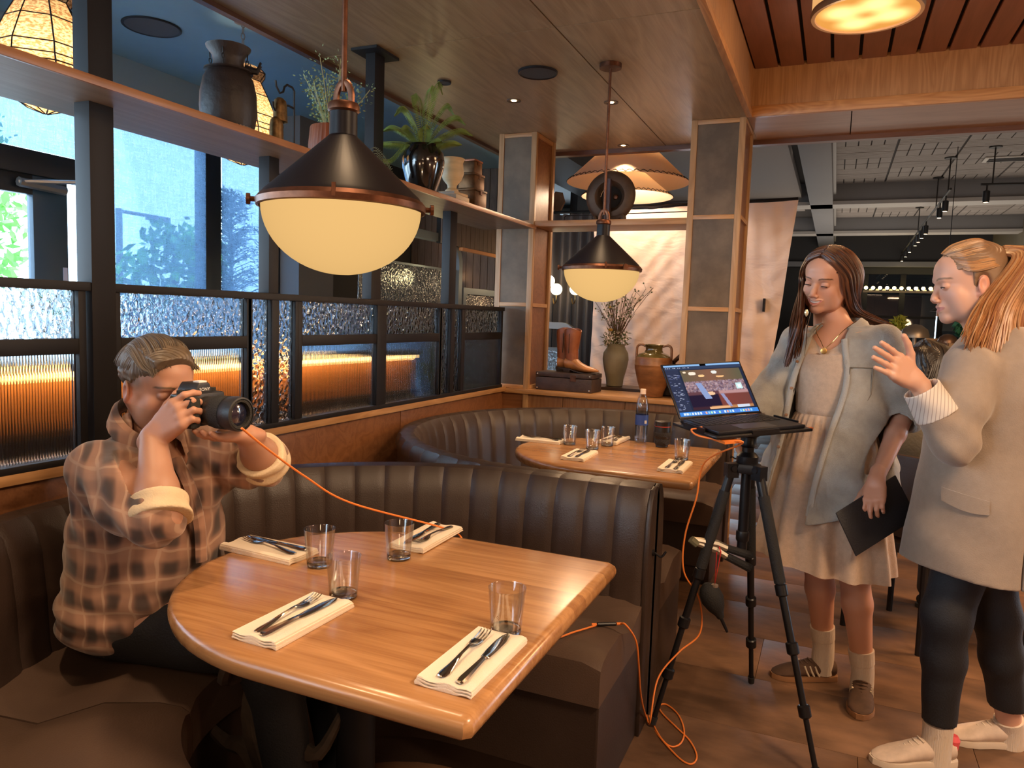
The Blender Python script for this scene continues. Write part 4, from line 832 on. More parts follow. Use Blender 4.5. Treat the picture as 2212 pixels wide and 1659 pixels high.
st_ = thing('trailing_plant', 'small grey green trailing sprig spilling over the shelf by the post', 'plant', (-1.95, 2.80, SZ)); stm, lf = MB(), MB()
stm.lathe([(.025, 0), (.032, .05), (.028, .052)], n=16)
lf = MB()
for k in range(5):
    sp = spline([(0, 0, .05), (.02, .04 + .012 * k, .12 - .01 * k), (.03, .11 + .01 * k, .10 - .02 * k), (.04, .16 + .012 * k, .05 - .02 * k)], 7); lf.tube(sp, .0013, 4, False)
    for p in sp[4:]:
        for s_ in (-1, 1): e = p + Vector((s_ * .008, 0, .004)); lf.add([p, p.lerp(e, .5) + Vector((0, .004, 0)), e, p.lerp(e, .5) - Vector((0, .004, 0))], [(0, 1, 2, 3)])
stm.build('small_pot', M_clay, st_); q = lf.build('trailing_stems', mat('trail_leaf', (.20, .26, .20), .6), st_); q['kind'] = 'stuff'
fp = thing('potted_fern', 'arching green fern in a glossy black ceramic vase on shelf', 'plant', (-1.925, 3.27, SZ)); M_gloss = mat('gloss_black', (.006, .006, .007), .06, 0, spec=.8, coat=1)
MB().lathe([(.05, 0), (.068, .003), (.085, .05), (.102, .11), (.106, .15), (.100, .185), (.080, .207), (.078, .215), (.086, .222), (.080, .224), (.07, .205)], n=56, cap1=False).build('glossy_vase', M_gloss, fp)
M_fern = mat('fern_leaf', (.22, .32, .08), .5, var=.35, vs=14); r = random.Random(2)
fronds = [(3.68, .25, .03), (3.5, .21, .12), (3.95, .22, -.06), (3.3, .16, .22), (2.6, .12, .30), (1.6, .10, .34), (.9, .16, .25), (.54, .24, .12), (.3, .19, .05), (.7, .21, .19), (4.4, .15, .10), (5.3, .15, .10), (4.0, .14, .20), (0, .10, .33), (5.8, .16, .04)]
for a, out, up in fronds:
    d = Vector((math.cos(a), math.sin(a), 0)); sp = spline([Vector((0, 0, .20)), Vector((0, 0, .20 + max(up, .05) * .65)) + d * out * .35, Vector((0, 0, .20 + up * .98)) + d * out * .75, Vector((0, 0, .20 + up * .82 - .01)) + d * out], 9); mb = MB(); mb.tube(sp, .0016, 4, False)
    side = d.cross(Vector((0, 0, 1))).normalized(); n = len(sp)
    for k in range(3, n):
        for h_ in (0, .5):
            p = sp[k] if h_ == 0 or k == n - 1 else sp[k].lerp(sp[k + 1], .5); w_ = .044 * math.sin(PI * min(1, (k + 1) / n) ** .75) + .003; tan = (sp[min(k + 1, n - 1)] - sp[k - 1]).normalized()
            for s_ in (-1, 1):
                e = p + side * s_ * w_ * .8 + tan * w_ * .35 - Vector((0, 0, w_ * .75)); c_ = tan * .0030; m_ = p.lerp(e, .5)
                mb.add([p, m_ + c_, e, m_ - c_], [(0, 1, 2, 3)])
    mb.build('frond', M_fern, fp, smooth=False)
bk_m = mat('cream_cover', (.60, .50, .36), .7); pg_m = mat('book_pages', (.50, .46, .40), .8, bump=.3, bs=5, bst=(1, 1, 300))
for k, (w_, l_, h_, z, c, rz, lab) in enumerate(((.115, .17, .030, 0, bk_m, .05, 'thick cream book, bottom of the pair under the urn'), (.10, .145, .016, .0305, mat('cover_tan', (.55, .40, .25), .7), -.04, 'thin tan book lying on top of the thick cream book'))):
    b_ = thing('book', lab, 'book', (-1.93, 3.60, SZ + z), rz, 'books under the cream urn')
    mb = MB().box(-w_ / 2, w_ / 2, -l_ / 2, l_ / 2, 0, .0025).box(-w_ / 2, w_ / 2, -l_ / 2, l_ / 2, h_ - .0025, h_).box(w_ / 2 - .003, w_ / 2, -l_ / 2, l_ / 2, 0, h_); mb.build('cover', c, b_); MB().box(-w_ / 2 + .003, w_ / 2 - .004, -l_ / 2 + .003, l_ / 2 - .003, .0026, h_ - .0026).build('pages', pg_m, b_)
ur = thing('urn', 'cream footed ceramic urn standing on two books', 'urn', (-1.935, 3.595, SZ + .047)); MB().lathe([(.03, 0), (.036, .003), (.036, .012), (.024, .024), (.026, .04), (.05, .068), (.062, .10), (.058, .135), (.055, .155), (.062, .170), (.066, .178), (.062, .180), (.052, .16)], n=40, cap1=False).build('urn_body', mat('cream_ceramic', (.62, .47, .27), .4, var=.12, vs=6, vst=(1, 1, 6)), ur)
M_boxb = mat('patina_brass', (.12, .058, .024), .38, .75, var=.5, vs=12)
for k, (w_, l_, h_, z, lab) in enumerate(((.12, .15, .10, 0, 'largest brass tin, bottom of the stack of three'), (.10, .125, .085, .101, 'middle brass tin in the stack of three'), (.08, .10, .075, .187, 'smallest reddish brass tin, top of the stack of three'))):
    b_ = thing('brass_tin', lab, 'tin box', (-1.935, 3.825, SZ + z + .0005 * k), 0, 'stacked brass tins on the shelf')
    mb = MB().box(-w_ / 2, w_ / 2, -l_ / 2, l_ / 2, 0, h_ - .012); mb.build('tin_body', M_boxb, b_, .004); MB().box(-w_ / 2 - .003, w_ / 2 + .003, -l_ / 2 - .003, l_ / 2 + .003, h_ - .012, h_).build('lid', M_boxb if k < 2 else mat('copper_tin', (.24, .09, .05), .35, .7), b_, .003)
    MB().box(w_ / 2, w_ / 2 + .004, -.012, .012, h_ - .03, h_ - .008).build('hinge', M_bronze, b_)
# ================================================================== disc sculpture and rail on the short shelf
ds = thing('disc_sculpture', 'large bent dark metal disc on a post above the far pendant', 'sculpture', (-1.40, 4.76, 2.0305)); M_disc = mat('worn_iron', (.10, .065, .045), .5, .4, var=.3, vs=8)
mb = MB(); n = 56; rg = []
for R, y in ((.162, .02), (.166, .012), (.160, .004), (.135, -.012), (.10, -.014), (.078, .004), (.070, .03)): rg.append([(R * math.cos(2 * PI * j / n) * (1 + .015 * math.sin(3 * 2 * PI * j / n)), y, .165 + R * math.sin(2 * PI * j / n)) for j in range(n)])
mb.rings(rg, False, False); mb.build('disc', M_disc, ds); MB().rings([[(R * math.cos(2 * PI * j / 24), y, .165 + R * math.sin(2 * PI * j / 24)) for j in range(24)] for R, y in ((.0705, .03), (.071, .034))]).build('disc_centre', M_dark, ds)
MB().rings([[(.03 + R * math.cos(2 * PI * j / 16), y, .165 + R * math.sin(2 * PI * j / 16)) for j in range(16)] for R, y in ((.018, .026), (.014, .02), (.006, .018))]).build('hub_nut', M_bronze, ds)
MB().box(-.013, .013, -.05, -.02, 0, .27).box(-.018, -.008, -.055, -.05, 0, .27).build('post', mat('post_purple', (.07, .04, .045), .4), ds); MB().tube(spline([(-.02, 0, .02), (.05, 0, .03), (.09, 0, .04), (.10, 0, .0)], 4), .018, 8).tube(spline([(-.10, 0, .04), (-.09, 0, .02), (-.085, 0, .0)], 3), .012, 8).tube([(-.11, 0, .008), (.13, 0, .008)], .0075, 8).build('base_bracket', M_disc, ds)
gr = thing('gallery_rail', 'thin black wire gallery rail along the short shelf', 'rail', (0, 4.90, 2.0305)); MB().tube([(-1.76, 0, 0), (-1.76, 0, .06), (-1.745, 0, .068), (-.92, 0, .078), (-.905, 0, .07), (-.905, 0, 0)], .0035, 6).build('rail_wire', M_black, gr)
# ================================================================== suitcase, boots, vases on the ledge (top z .916)
LZ = .9165
M_case = mat('suitcase_card', (.050, .032, .032), .55, var=.25, vs=20, bump=.2, bs=150)
su = thing('suitcase', 'small dark brown hard suitcase lying flat under the boots', 'suitcase', (-1.625, 4.74, LZ), -.04)
MB().box(-.20, .20, -.10, .10, 0, .088).build('case_base', M_case, su, .007); MB().box(-.201, .201, -.101, .101, .091, .122).build('case_lid', M_case, su, .007)
for x in (-.185, .06 + .125): 
    for z in (.015, .107): MB().lathe([(.006, 0), (.0045, .003), (.001, .004)], n=10).xform(Matrix.Translation((x, -.1015, z)) @ Matrix.Rotation(PI / 2, 4, 'X')).build('rivet', mat('rivet', (.7, .6, .5), .25, 1), su)
MB().box(.05, .09, -.106, -.1005, .07, .11).build('latch', M_bronze, su)
M_boot = mat('boot_leather', (.26, .085, .036), .35, var=.3, vs=9, bump=.2, bs=60); M_bootf = mat('boot_foot', (.48, .21, .075), .35, var=.25, vs=9); M_sole = mat('boot_sole', (.03, .018, .012), .5)
def boot(x, y, rz, label):
    b_ = thing('cowboy_boot', label, 'boot', (x, y, LZ + .1222), rz, 'pair of western boots on the suitcase'); n = 28
    def ring(cx_, cz_, rx, ry, tilt=0, dip=0): return [(cx_ + rx * math.cos(2 * PI * j / n), ry * math.sin(2 * PI * j / n), cz_ + tilt * rx * math.cos(2 * PI * j / n) + dip * math.sin(2 * PI * j / n) ** 2) for j in range(n)]
    MB().rings([ring(0, .085, .047, .036, -.3), ring(-.002, .11, .047, .037, -.2), ring(-.004, .15, .046, .040, 0), ring(-.002, .20, .053, .045, 0), ring(0, .25, .058, .048, 0), ring(.002, .275, .060, .049, 0, .022), ring(.002, .277, .055, .044, 0, .022), ring(0, .25, .052, .042)], False, False).build('shaft', M_boot, b_)
    for s_ in (-1, 1): MB().tube(spline([(-.004, s_ * .040, .13), (.0, s_ * .047, .2), (.0, s_ * .050, .26)], 4), .0022, 5).build('side_seam', M_sole, b_)
    def fr(x_, w_, z0, z1): return [(x_, w_ * math.cos(2 * PI * j / n), (z0 + z1) / 2 + (z1 - z0) / 2 * math.sin(2 * PI * j / n)) for j in range(n)]
    MB().rings([fr(-.047, .012, .035, .08), fr(-.043, .026, .028, .10), fr(-.01, .034, .022, .112), (fr(.03, .036, .016, .105)), fr(.07, .038, .011, .072), fr(.11, .040, .008, .054), fr(.15, .036, .009, .045), fr(.18, .024, .012, .036), fr(.198, .008, .016, .028)]).build('foot', M_bootf, b_)
    MB().rings([[(x_, w_, z), (x_, -w_, z), (x_, -w_, z - .005), (x_, w_, z - .005)] for x_, w_, z in ((-.05, .015, .036), (-.03, .033, .030), (.0, .032, .026), (.04, .030, .017), (.09, .041, .0075), (.14, .040, .0055), (.18, .027, .009), (.203, .008, .015))]).build('sole', M_sole, b_)
    MB().rings([[(x0, w_, z), (x0, -w_, z), (x1, -w_, z), (x1, w_, z)] for x0, x1, w_, z in ((-.052, .005, .032, .030), (-.045, .0, .026, 0))]).build('heel', M_sole, b_)
    MB().tube([(-.02, 0, .29), (-.045, 0, .272)], .006, 6).build('pull_strap', M_boot, b_)
    return b_
boot(-1.60, 4.715, -.15, 'brown western boot nearer the camera, on the suitcase'); boot(-1.675, 4.775, .10, 'brown western boot behind its pair, mostly hidden')
M_vase = mat('sage_stoneware', (.27, .24, .15), .5, var=.15, vs=5, bump=.15, bs=30)
fv = thing('flower_vase', 'pale olive stoneware vase with dried flowers behind the ledge', 'vase', (-1.42, 5.15, .93))
MB().lathe([(.05, 0), (.058, .003), (.062, .05), (.082, .13), (.092, .19), (.088, .235), (.068, .268), (.06, .285), (.066, .30), (.06, .30), (.05, .28)], n=48, cap1=False).build('vase_body', M_vase, fv)
r = random.Random(21); M_twig = mat('dried_stem', (.14, .09, .045), .8); sm, fl_, gn = MB(), MB(), MB()
for k in range(46):
    a = r.uniform(0, 2 * PI); L = r.uniform(.16, .46); o_ = r.uniform(.05, .62) * L; d = Vector((math.cos(a), math.sin(a) * .7, 0)); sp = spline([Vector((0, 0, .27)), Vector((0, 0, .29 + L * .45)) + d * o_ * .35, Vector((r.uniform(-.01, .01), 0, .29 + L)) + d * o_], 4); sm.tube(sp, .0017, 4, False)
    for q in range(3):
        p = sp[-1 - q]; e = p + Vector((r.gauss(0, .02), r.gauss(0, .02), r.uniform(.01, .04))); sm.tube([p, e], .0011, 3, False)
        c_ = r.random(); tgt = fl_ if c_ < .35 else gn; tgt.lathe([(.001, -.006), (.006, -.002), (.0065, .003), (.001, .007)], e, 6)
for k in range(150):
    a = r.uniform(0, 2 * PI); R = r.random() ** .5 * .085; p = Vector((R * math.cos(a), R * math.sin(a), .28 + r.uniform(0, .11))); (fl_ if k % 3 else gn).lathe([(.001, -.005), (.0065, 0), (.001, .006)], p, 6)
    e = p + Vector((r.gauss(0, .02), r.gauss(0, .02), r.gauss(.01, .02))); gn.add([p, p.lerp(e, .5) + Vector((.003, 0, .003)), e, p.lerp(e, .5) - Vector((.003, 0, .003))], [(0, 1, 2, 3)])
for pts in (((0, 0, .3), (.10, 0, .52), (.02, 0, .66), (.06, 0, .74), (.04, 0, .78)), ((0, 0, .3), (-.06, 0, .55), (-.16, 0, .72), (-.20, 0, .86)), ((0, 0, .3), (-.05, 0, .5), (-.03, 0, .68), (-.08, 0, .73), (-.13, 0, .69), (-.10, 0, .6)), ((.02, 0, .5), (.14, .02, .60), (.24, .02, .70))): sm.tube(spline(pts, 7), .0018, 4, False)
q = sm.build('dried_stems', M_twig, fv); q['kind'] = 'stuff'; q = fl_.build('flower_heads', mat('dried_white', (.55, .48, .36), .8), fv); q['kind'] = 'stuff'; q = gn.build('dried_greens', mat('dried_green', (.12, .14, .05), .8), fv); q['kind'] = 'stuff'
MB().lathe([(.001, -.012), (.016, -.008), (.018, .003), (.001, .012)], (-.03, -.06, .40), 12).lathe([(.001, -.01), (.014, -.006), (.001, .01)], (-.05, -.03, .56), 10).build('yellow_bloom', mat('yellow_bloom', (.45, .28, .05), .8), fv)
tb = thing('side_table', 'dark wooden side table behind the ledge carrying the vase', 'table', (-1.38, 5.15, 0)); MB().box(-.32, .32, -.13, .13, .895, .929).build('table_top', mat('table_dark', (.06, .03, .02), .4), tb)
for x in (-.29, .29):
    for y in (-.1, .1): MB().box(x - .015, x + .015, y - .015, y + .015, 0, .895).build('leg', M_black, tb)
M_jug = mat('brown_glazed_clay', (.26, .11, .04), .38, var=.3, vs=7, vst=(1, 1, 3), bump=.1, bs=20); M_glz = mat('olive_glaze', (.10, .08, .025), .12, coat=1, var=.4, vs=9)
jg = thing('amphora', 'two handled brown clay amphora with glazed olive neck on ledge', 'jug', (-1.055, 4.735, LZ), 0)
MB().lathe([(.05, 0), (.068, .003), (.075, .03), (.098, .10), (.115, .17), (.118, .185), (.1185, .20), (.120, .203), (.1185, .206), (.118, .23), (.110, .255)], n=56, cap1=False).build('jug_body', M_jug, jg); MB().lathe([(.110, .255), (.095, .272), (.062, .285), (.053, .30), (.054, .318), (.062, .330), (.060, .334), (.046, .325)], n=56, cap0=False, cap1=False).build('glazed_neck', M_glz, jg)
for s_ in (-1, 1): MB().tube(spline([(s_ * .052, 0, .322), (s_ * .085, 0, .332), (s_ * .108, 0, .318), (s_ * .112, 0, .28), (s_ * .112, 0, .235)], 6), .010, 10, flat=.8).build('handle', M_jug, jg)
pj = thing('pitcher', 'dark pitcher whose arched handle shows right of the amphora', 'jug', (-.985, 4.865, LZ)); MB().lathe([(.05, 0), (.065, .01), (.07, .12), (.05, .2), (.04, .23)], n=32).build('pitcher_body', M_clay, pj); MB().tube(spline([(.03, 0, .22), (.09, 0, .275), (.135, 0, .265), (.145, 0, .2), (.11, 0, .13), (.062, 0, .10)], 6), .014, 10).build('handle', mat('handle_dark', (.10, .05, .035), .4), pj)
# ================================================================== tripod with laptop platform
M_tri = mat('tripod_black', (.007, .007, .009), .38, 0, spec=.35); M_trig = mat('tripod_grip', (.009, .009, .010), .8, bump=.3, bs=200)
tp = thing('tripod', 'tall black tripod carrying the open laptop in the aisle', 'tripod', (-.245, 2.615, 0)); HB = .965
MB().tube([(0, 0, .62), (0, 0, .93)], .017, 14).build('centre_column', M_tri, tp); MB().lathe([(.030, .915), (.036, .925), (.036, .955), (.028, .965), (.020, .97), (.020, .985), (.030, .992), (.026, 1.0), (.026, 1.020), (.036, 1.026), (.036, 1.034)], n=28).build('tripod_head', M_tri, tp)
MB().lathe([(.022, .895), (.045, .90), (.05, .915), (.045, .93), (.03, .935)], n=6).build('spider', M_tri, tp)
MB().lathe([(.020, .66), (.022, .665), (.022, .69), (.020, .695)], n=16).build('column_lock', M_tri, tp)
for fx, fy in ((-.490, 2.470), (.040, 2.40), (-.209, 2.944)):
    a = Vector((fx + .245, fy - 2.615, 0)); hd_ = a.normalized(); top = Vector((hd_.x * .052, hd_.y * .052, .915)); ft = Vector((a.x, a.y, 0.012)); L = ft - top; lg = MB()
    lg.tube([top, top + L * .40], .0155, 12); lg.tube([top + L * .38, top + L * .60], .0125, 12); lg.tube([top + L * .58, top + L * .80], .0105, 12); lg.tube([top + L * .78, top + L * .985], .0088, 12)
    leg = lg.build('leg', M_tri, tp); MB().tube([top + L * .09, top + L * .385], .0185, 14).build('foam_grip', M_trig, leg)
    for f in (.41, .60, .80): MB().tube([top + L * (f - .022), top + L * (f - .018), top + L * (f + .015), top + L * (f + .02)], [.015, .0195, .0195, .014], 12).build('twist_lock', M_tri, leg)
    MB().tube([top + L * .972, top + L * 1.0], [.0125, .0115], 12).build('rubber_foot', M_trig, leg); MB().obox(top + L * .01, hd_ * .02, Vector((-hd_.y, hd_.x, 0)) * .017, (0, 0, .024)).tube([top + Vector((-hd_.y, hd_.x, 0)) * -.022, top + Vector((-hd_.y, hd_.x, 0)) * .022], .011, 12).build('hinge', M_tri, leg)
# platform and laptop: hinge edge and front edge directions on the table plane
PZ = -.0225
hl, hr, frr = Vector((-.468, 2.522, 1.074)), Vector((-.234, 2.733, 1.092)), at(1722, 915, 2.39)
ex = (hr - hl).normalized(); ey = frr - hr; ey = (ey - ex * ey.dot(ex)).normalized(); Uz = ey.cross(ex).normalized(); Uz = Uz if Uz.z > 0 else -Uz; Wl, Dl = .325, .225; ctr = hl + ex * Wl / 2 + ey * .122
pf = thing('laptop_platform', 'thin black tray clamped on the tripod under the laptop', 'tray', (0, 0, 0))
MB().obox(ctr + Uz * (PZ + .005), ex * .180, ey * .130, Uz * .005).build('tray_plate', M_tri, pf, .003)
for s_ in (-1, 1): MB().obox(ctr + ex * s_ * .178 + Uz * (PZ + .014), ex * .003, ey * .06, Uz * .009).build('side_lip', M_tri, pf)
MB().obox(ctr + ey * .129 + Uz * (PZ + .013), ex * .05, ey * .003, Uz * .006).build('front_lip', M_tri, pf)
M_or = mat('cable_orange', (.80, .22, .04), .45)
MB().obox(ctr - ex * .13 + ey * .10 + Uz * (PZ - .008), ex * .03, ey * .045, Uz * .004).build('orange_tether_block', M_or, pf); MB().obox(ctr + ex * .19 + ey * .10 + Uz * (PZ + .004), ex * .012, ey * .006, Uz * .003).build('orange_tab', M_or, pf)
lp = thing('laptop', 'open black laptop showing a restaurant photo on its bright screen', 'laptop', (0, 0, 0)); M_lap = mat('laptop_black', (.018, .018, .024), .4, .5); M_key = mat('laptop_key', (.008, .008, .01), .5)
lc = hl + ex * Wl / 2 + ey * (Dl / 2 + .012); BZ = PZ + .0105
MB().obox(lc + Uz * (BZ + .0055), ex * Wl / 2, ey * Dl / 2, Uz * .0055).build('base', M_lap, lp, .003)
for rr in range(6):
    kb = MB()
    for cc in range(14): kb.obox(lc + ex * (-Wl / 2 + .027 + cc * .0208) + ey * (-Dl / 2 + .022 + rr * .019) + Uz * (BZ + .0118), ex * .0088, ey * .0078, Uz * .0008)
    kb.build('key_row', M_key, lp)
MB().obox(lc + ey * .065 + Uz * (BZ + .0113), ex * .065, ey * .036, Uz * .0003).build('trackpad', mat('trackpad', (.03, .03, .035), .3), lp)
tilt = math.radians(38); up = (Uz * math.cos(tilt) - ey * math.sin(tilt)).normalized(); fn = (ey * math.cos(tilt) + Uz * math.sin(tilt)).normalized(); Hs = .215
h0 = hl + ex * Wl / 2 + ey * .008 + Uz * (BZ + .012); sc0 = h0 + up * Hs / 2
MB().obox(sc0, ex * Wl / 2, up * Hs / 2, fn * .003).build('lid', M_lap, lp, .002)
# screen picture: a grid of flat coloured cells (window chrome, tool column, the photograph, the dock)
GXn, GYn = 176, 116; rs = random.Random(9); colr = np.zeros((GYn, GXn, 3))
def put(x0, x1, y0, y1, c): colr[int(y0 * GYn):max(int(y1 * GYn), int(y0 * GYn) + 1), int(x0 * GXn):max(int(x1 * GXn), int(x0 * GXn) + 1)] = c
put(0, 1, 0, 1, (.020, .025, .05)); put(0, 1, 0, .035, (.25, .45, .75)); put(.47, .55, 0, .035, (.0, .0, .0)); put(0, 1, .035, .10, (.035, .05, .10)); put(0, .17, .1, .92, (.03, .035, .07))
for k in range(14): put(.02 + k * .022 * 1.0, .033 + k * .022, .055, .075, (.4, .4, .5) if rs.random() < .6 else (.05, .06, .1))
for k in range(60): x, y = rs.uniform(.01, .14), rs.uniform(.12, .88); put(x, x + rs.uniform(.01, .04), y, y + .012, (.25, .27, .38) if rs.random() < .7 else (.10, .12, .25))
px0, px1, py0, py1 = .19, .97, .12, .90
for j in range(int(py0 * GYn), int(py1 * GYn)):
    for i in range(int(px0 * GXn), int(px1 * GXn)):
        u = (i / GXn - px0) / (px1 - px0); v = (j / GYn - py0) / (py1 - py0); c = (.05, .03, .05)
        if v < .28: c = (.22 - .2 * abs(u - .45), .10, .06)
        elif v < .55: c = (.10, .06, .09) if rs.random() < .55 else rs.choice(((.6, .35, .35), (.3, .25, .4), (.25, .1, .06), (.8, .6, .6)))
        elif v < .62: c = (.12, .05, .06) if u < .5 else (.45, .25, .25)
        elif v < .92: c = (.02, .012, .03) if u < .48 else (.20 - .1 * abs(u - .6), .05, .04)
        else: c = (.45, .20, .08) if u > .3 else (.05, .02, .03)
        colr[j, i] = c
bl0, bl1, bl2, bl3 = int(.12 * GYn), int(.90 * GYn), int(.19 * GXn), int(.97 * GXn)
for _ in range(1): sub = colr[bl0:bl1, bl2:bl3]; pdd = np.pad(sub, ((1, 1), (1, 1), (0, 0)), 'edge'); colr[bl0:bl1, bl2:bl3] = sum(pdd[a:a + sub.shape[0], b:b + sub.shape[1]] for a in range(3) for b in range(3)) / 9
colr = np.clip(colr, 0, 1)
for cx_, cy_, rx, ry, c in ((.33, .19, .045, .03, (.9, .75, .6)), (.62, .18, .035, .03, (.75, .75, .7)), (.24, .16, .02, .014, (.9, .7, .5)), (.44, .24, .04, .02, (.9, .55, .25)), (.68, .27, .05, .02, (.8, .45, .2)), (.47, .60, .06, .035, (.8, .5, .3))):
    put(cx_ - rx, cx_ + rx, cy_ - ry * .6, cy_ + ry * .6, c); put(cx_ - rx * .7, cx_ + rx * .7, cy_ - ry, cy_ + ry, c)
for j in range(20): put(.33 + j * .003, .40 + j * .004, .38 + j * .016, .40 + j * .016, (.25, .32, .55))
for j in range(14): put(.60 + j * .004, .645 + j * .004, .62 + j * .018, .64 + j * .018, (.28, .28, .45))
put(.84, .92, .42, .54, (.55, .75, .75)); put(.86, .90, .45, .51, (.9, .95, .95)); put(.40, .66, .86, .90, (.75, .4, .2)); put(.76, .92, .85, .90, (.6, .65, .75))
put(0, 1, .925, 1, (.05, .22, .65))
for k in range(26): x = .05 + k * .034; put(x, x + .024, .94, .985, rs.choice(((.7, .8, .9), (.3, .6, .9), (.1, .2, .7), (.8, .4, .3), (.5, .8, .5))))
vs, fs = [], []; o_ = sc0 + fn * .0035; sw, sh_ = Wl / 2 - .006, Hs / 2 - .006
for j in range(GYn + 1):
    for i in range(GXn + 1): vs.append(tuple(o_ + ex * (-sw + 2 * sw * i / GXn) + up * (sh_ - 2 * sh_ * j / GYn)))
for j in range(GYn):
    for i in range(GXn): a = j * (GXn + 1) + i; fs.append((a, a + GXn + 1, a + GXn + 2, a + 1))
me = bpy.data.meshes.new('screen'); me.from_pydata(vs, [], fs); ca = me.color_attributes.new('Col', 'FLOAT_COLOR', 'CORNER')
buf = np.ones((len(fs), 4, 4), dtype=np.float32); buf[:, :, :3] = colr.reshape(-1, 1, 3); ca.data.foreach_set('color', buf.ravel()); me.materials.append(vcol_mat('screen_picture', emit=True, es=.95)); link('screen', me, lp)
# clamp, blower, tether cables, reader
def onleg(f): a = Vector((-.490 + .245, 2.470 - 2.615, 0)); hd_ = a.normalized(); top = Vector((hd_.x * .052, hd_.y * .052, .915)); ft = Vector((a.x, a.y, 0)); return Vector((-.245, 2.615, 0)) + top.lerp(ft, f)
cp = thing('spring_clamp', 'steel spring clamp with black grips gripping the left tripod leg', 'clamp', (0, 0, 0)); c0 = onleg(.30); dx = Vector((.92, .39, 0)); M_st2 = mat('clamp_steel', (.45, .42, .36), .35, .9)
for s_, z in ((1, .0), (-1, .0)):
    MB().tube([c0 + dx * -.05 + Vector((0, 0, .018 + s_ * .004)), c0 + dx * .03 + Vector((0, 0, s_ * .010)), c0 + dx * .07 + Vector((0, 0, -.02 + s_ * .014))], [.010, .014, .012], 8).build('jaw_plate', M_st2, cp)
    MB().tube([c0 + dx * .065 + Vector((0, 0, -.018 + s_ * .014)), c0 + dx * .15 + Vector((0, 0, -.05 + s_ * .022))], [.013, .015], 10).build('grip', M_trig, cp)
MB().tube([c0 + dx * -.058 + Vector((0, -.01, .026)), c0 + dx * -.036 + Vector((0, -.01, .008))], .013, 8).build('jaw_pad', mat('pad_olive', (.12, .11, .06), .7), cp)
bw_ = thing('air_blower', 'black rubber bulb blower hanging from a red cord', 'blower', (0, 0, 0)); p0 = c0 + dx * .035 + Vector((0, -.03, -.01)); p1 = p0 + Vector((.0, 0, -.115))
MB().tube([p0, p1, p0 + dx * .014], .0022, 6).tube([p0 + dx * .014, p0 + Vector((0, .03, .02))], .0022, 6).build('red_cord', mat('red_cord', (.55, .03, .03), .5), bw_)
ax = Vector((.42, .15, -.9)).normalized(); q0 = p1 + Vector((-.03, 0, -.0)); MB().tube([q0, q0 + ax * .012, q0 + ax * .03, q0 + ax * .06, q0 + ax * .09, q0 + ax * .115, q0 + ax * .13], [.010, .026, .036, .039, .030, .016, .012], 20).build('bulb', M_trig, bw_); MB().tube([q0 + ax * .12, q0 + ax * .185], [.0065, .0045], 10).build('nozzle', M_tri, bw_); MB().lathe([(.012, -.004), (.012, .004)], p1 + Vector((0, 0, -.002)), 10).build('ring', M_st2, bw_)
SRC = at(522, 925, 1.63)   # under the camera body
tc1 = MB().tube(spline([SRC, at(575, 968, 1.72), at(660, 1030, 1.86), at(760, 1087, 1.98), V(-1.03, 1.935, .758), V(-.97, 1.945, .72), V(-.88, 1.955, .62), V(-.80, 1.95, .5), V(-.70, 1.92, .488), V(-.64, 2.02, .486), V(-.60, 2.09, .486)], 8), .0028, 8).build('tether_cable', M_or); tag(tc1, 'orange tether cable running from the camera over the near table', 'cable')
ad_ = thing('cable_coupler', 'small black cable coupler lying on the banquette seat end', 'coupler', (0, 0, 0)); a0, a1 = V(-.598, 2.095, .488), V(-.545, 2.125, .489); MB().tube([a0, a0.lerp(a1, .05), a0.lerp(a1, .95), a1], [.004, .0062, .0062, .004], 10).build('coupler_body', M_tri, ad_)
for a, b in ((a0 - (a1 - a0) * .25, a0), (a1, a1 + (a1 - a0) * .25)): MB().tube([a, b], .0042, 8).build('orange_plug', M_or, ad_)
def fl_pt(px, py):   # helper: a floor point on a sight line
    d = RC_ @ Vector((px - 1106, -(py - 829.5), -1607.778)); t = -1.396 / d.z; return Vector((0, 0, 1.4)) + d * t
e0 = ctr - ex * .165 + ey * .02 + Uz * (PZ + .016)
pts2 = [a1 + (a1 - a0) * .2, at(1352, 1350, 2.145), at(1374, 1385, 2.165), at(1380, 1440, 2.20), at(1383, 1490, 2.27), at(1390, 1530, 2.37)] + [fl_pt(*p) for p in ((1402, 1560), (1430, 1598), (1470, 1640), (1495, 1650), (1505, 1632), (1490, 1600), (1460, 1570), (1430, 1540), (1424, 1525), (1440, 1522), (1466, 1545), (1478, 1580), (1470, 1606), (1448, 1612), (1425, 1590), (1398, 1540))] + [V(-.475, 2.35, .08), V(-.47, 2.42, .2), V(-.42, 2.50, .27), V(-.36, 2.56, .33), V(-.37, 2.56, .45), V(-.42, 2.52, .55), V(-.42, 2.50, .68), V(-.385, 2.47, .82), V(-.36, 2.45, .95), ctr - ex * .10 + ey * .15 + Uz * (PZ - .012), ctr - ex * .15 + ey * .12 + Uz * (PZ - .006), ctr - ex * .20 + ey * .06 + Uz * (PZ + .002), ctr - ex * .20 + ey * .02 + Uz * (PZ + .014), e0]
tc2 = MB().tube(spline(pts2, 7), .0029, 8).build('tether_cable', M_or); tag(tc2, 'orange tether cable coiled on the floor and rising to the laptop', 'cable')
MB().tube([e0 - ex * .01, e0 + ex * .03], .0055, 8).build('cable_plug', M_or, lp)
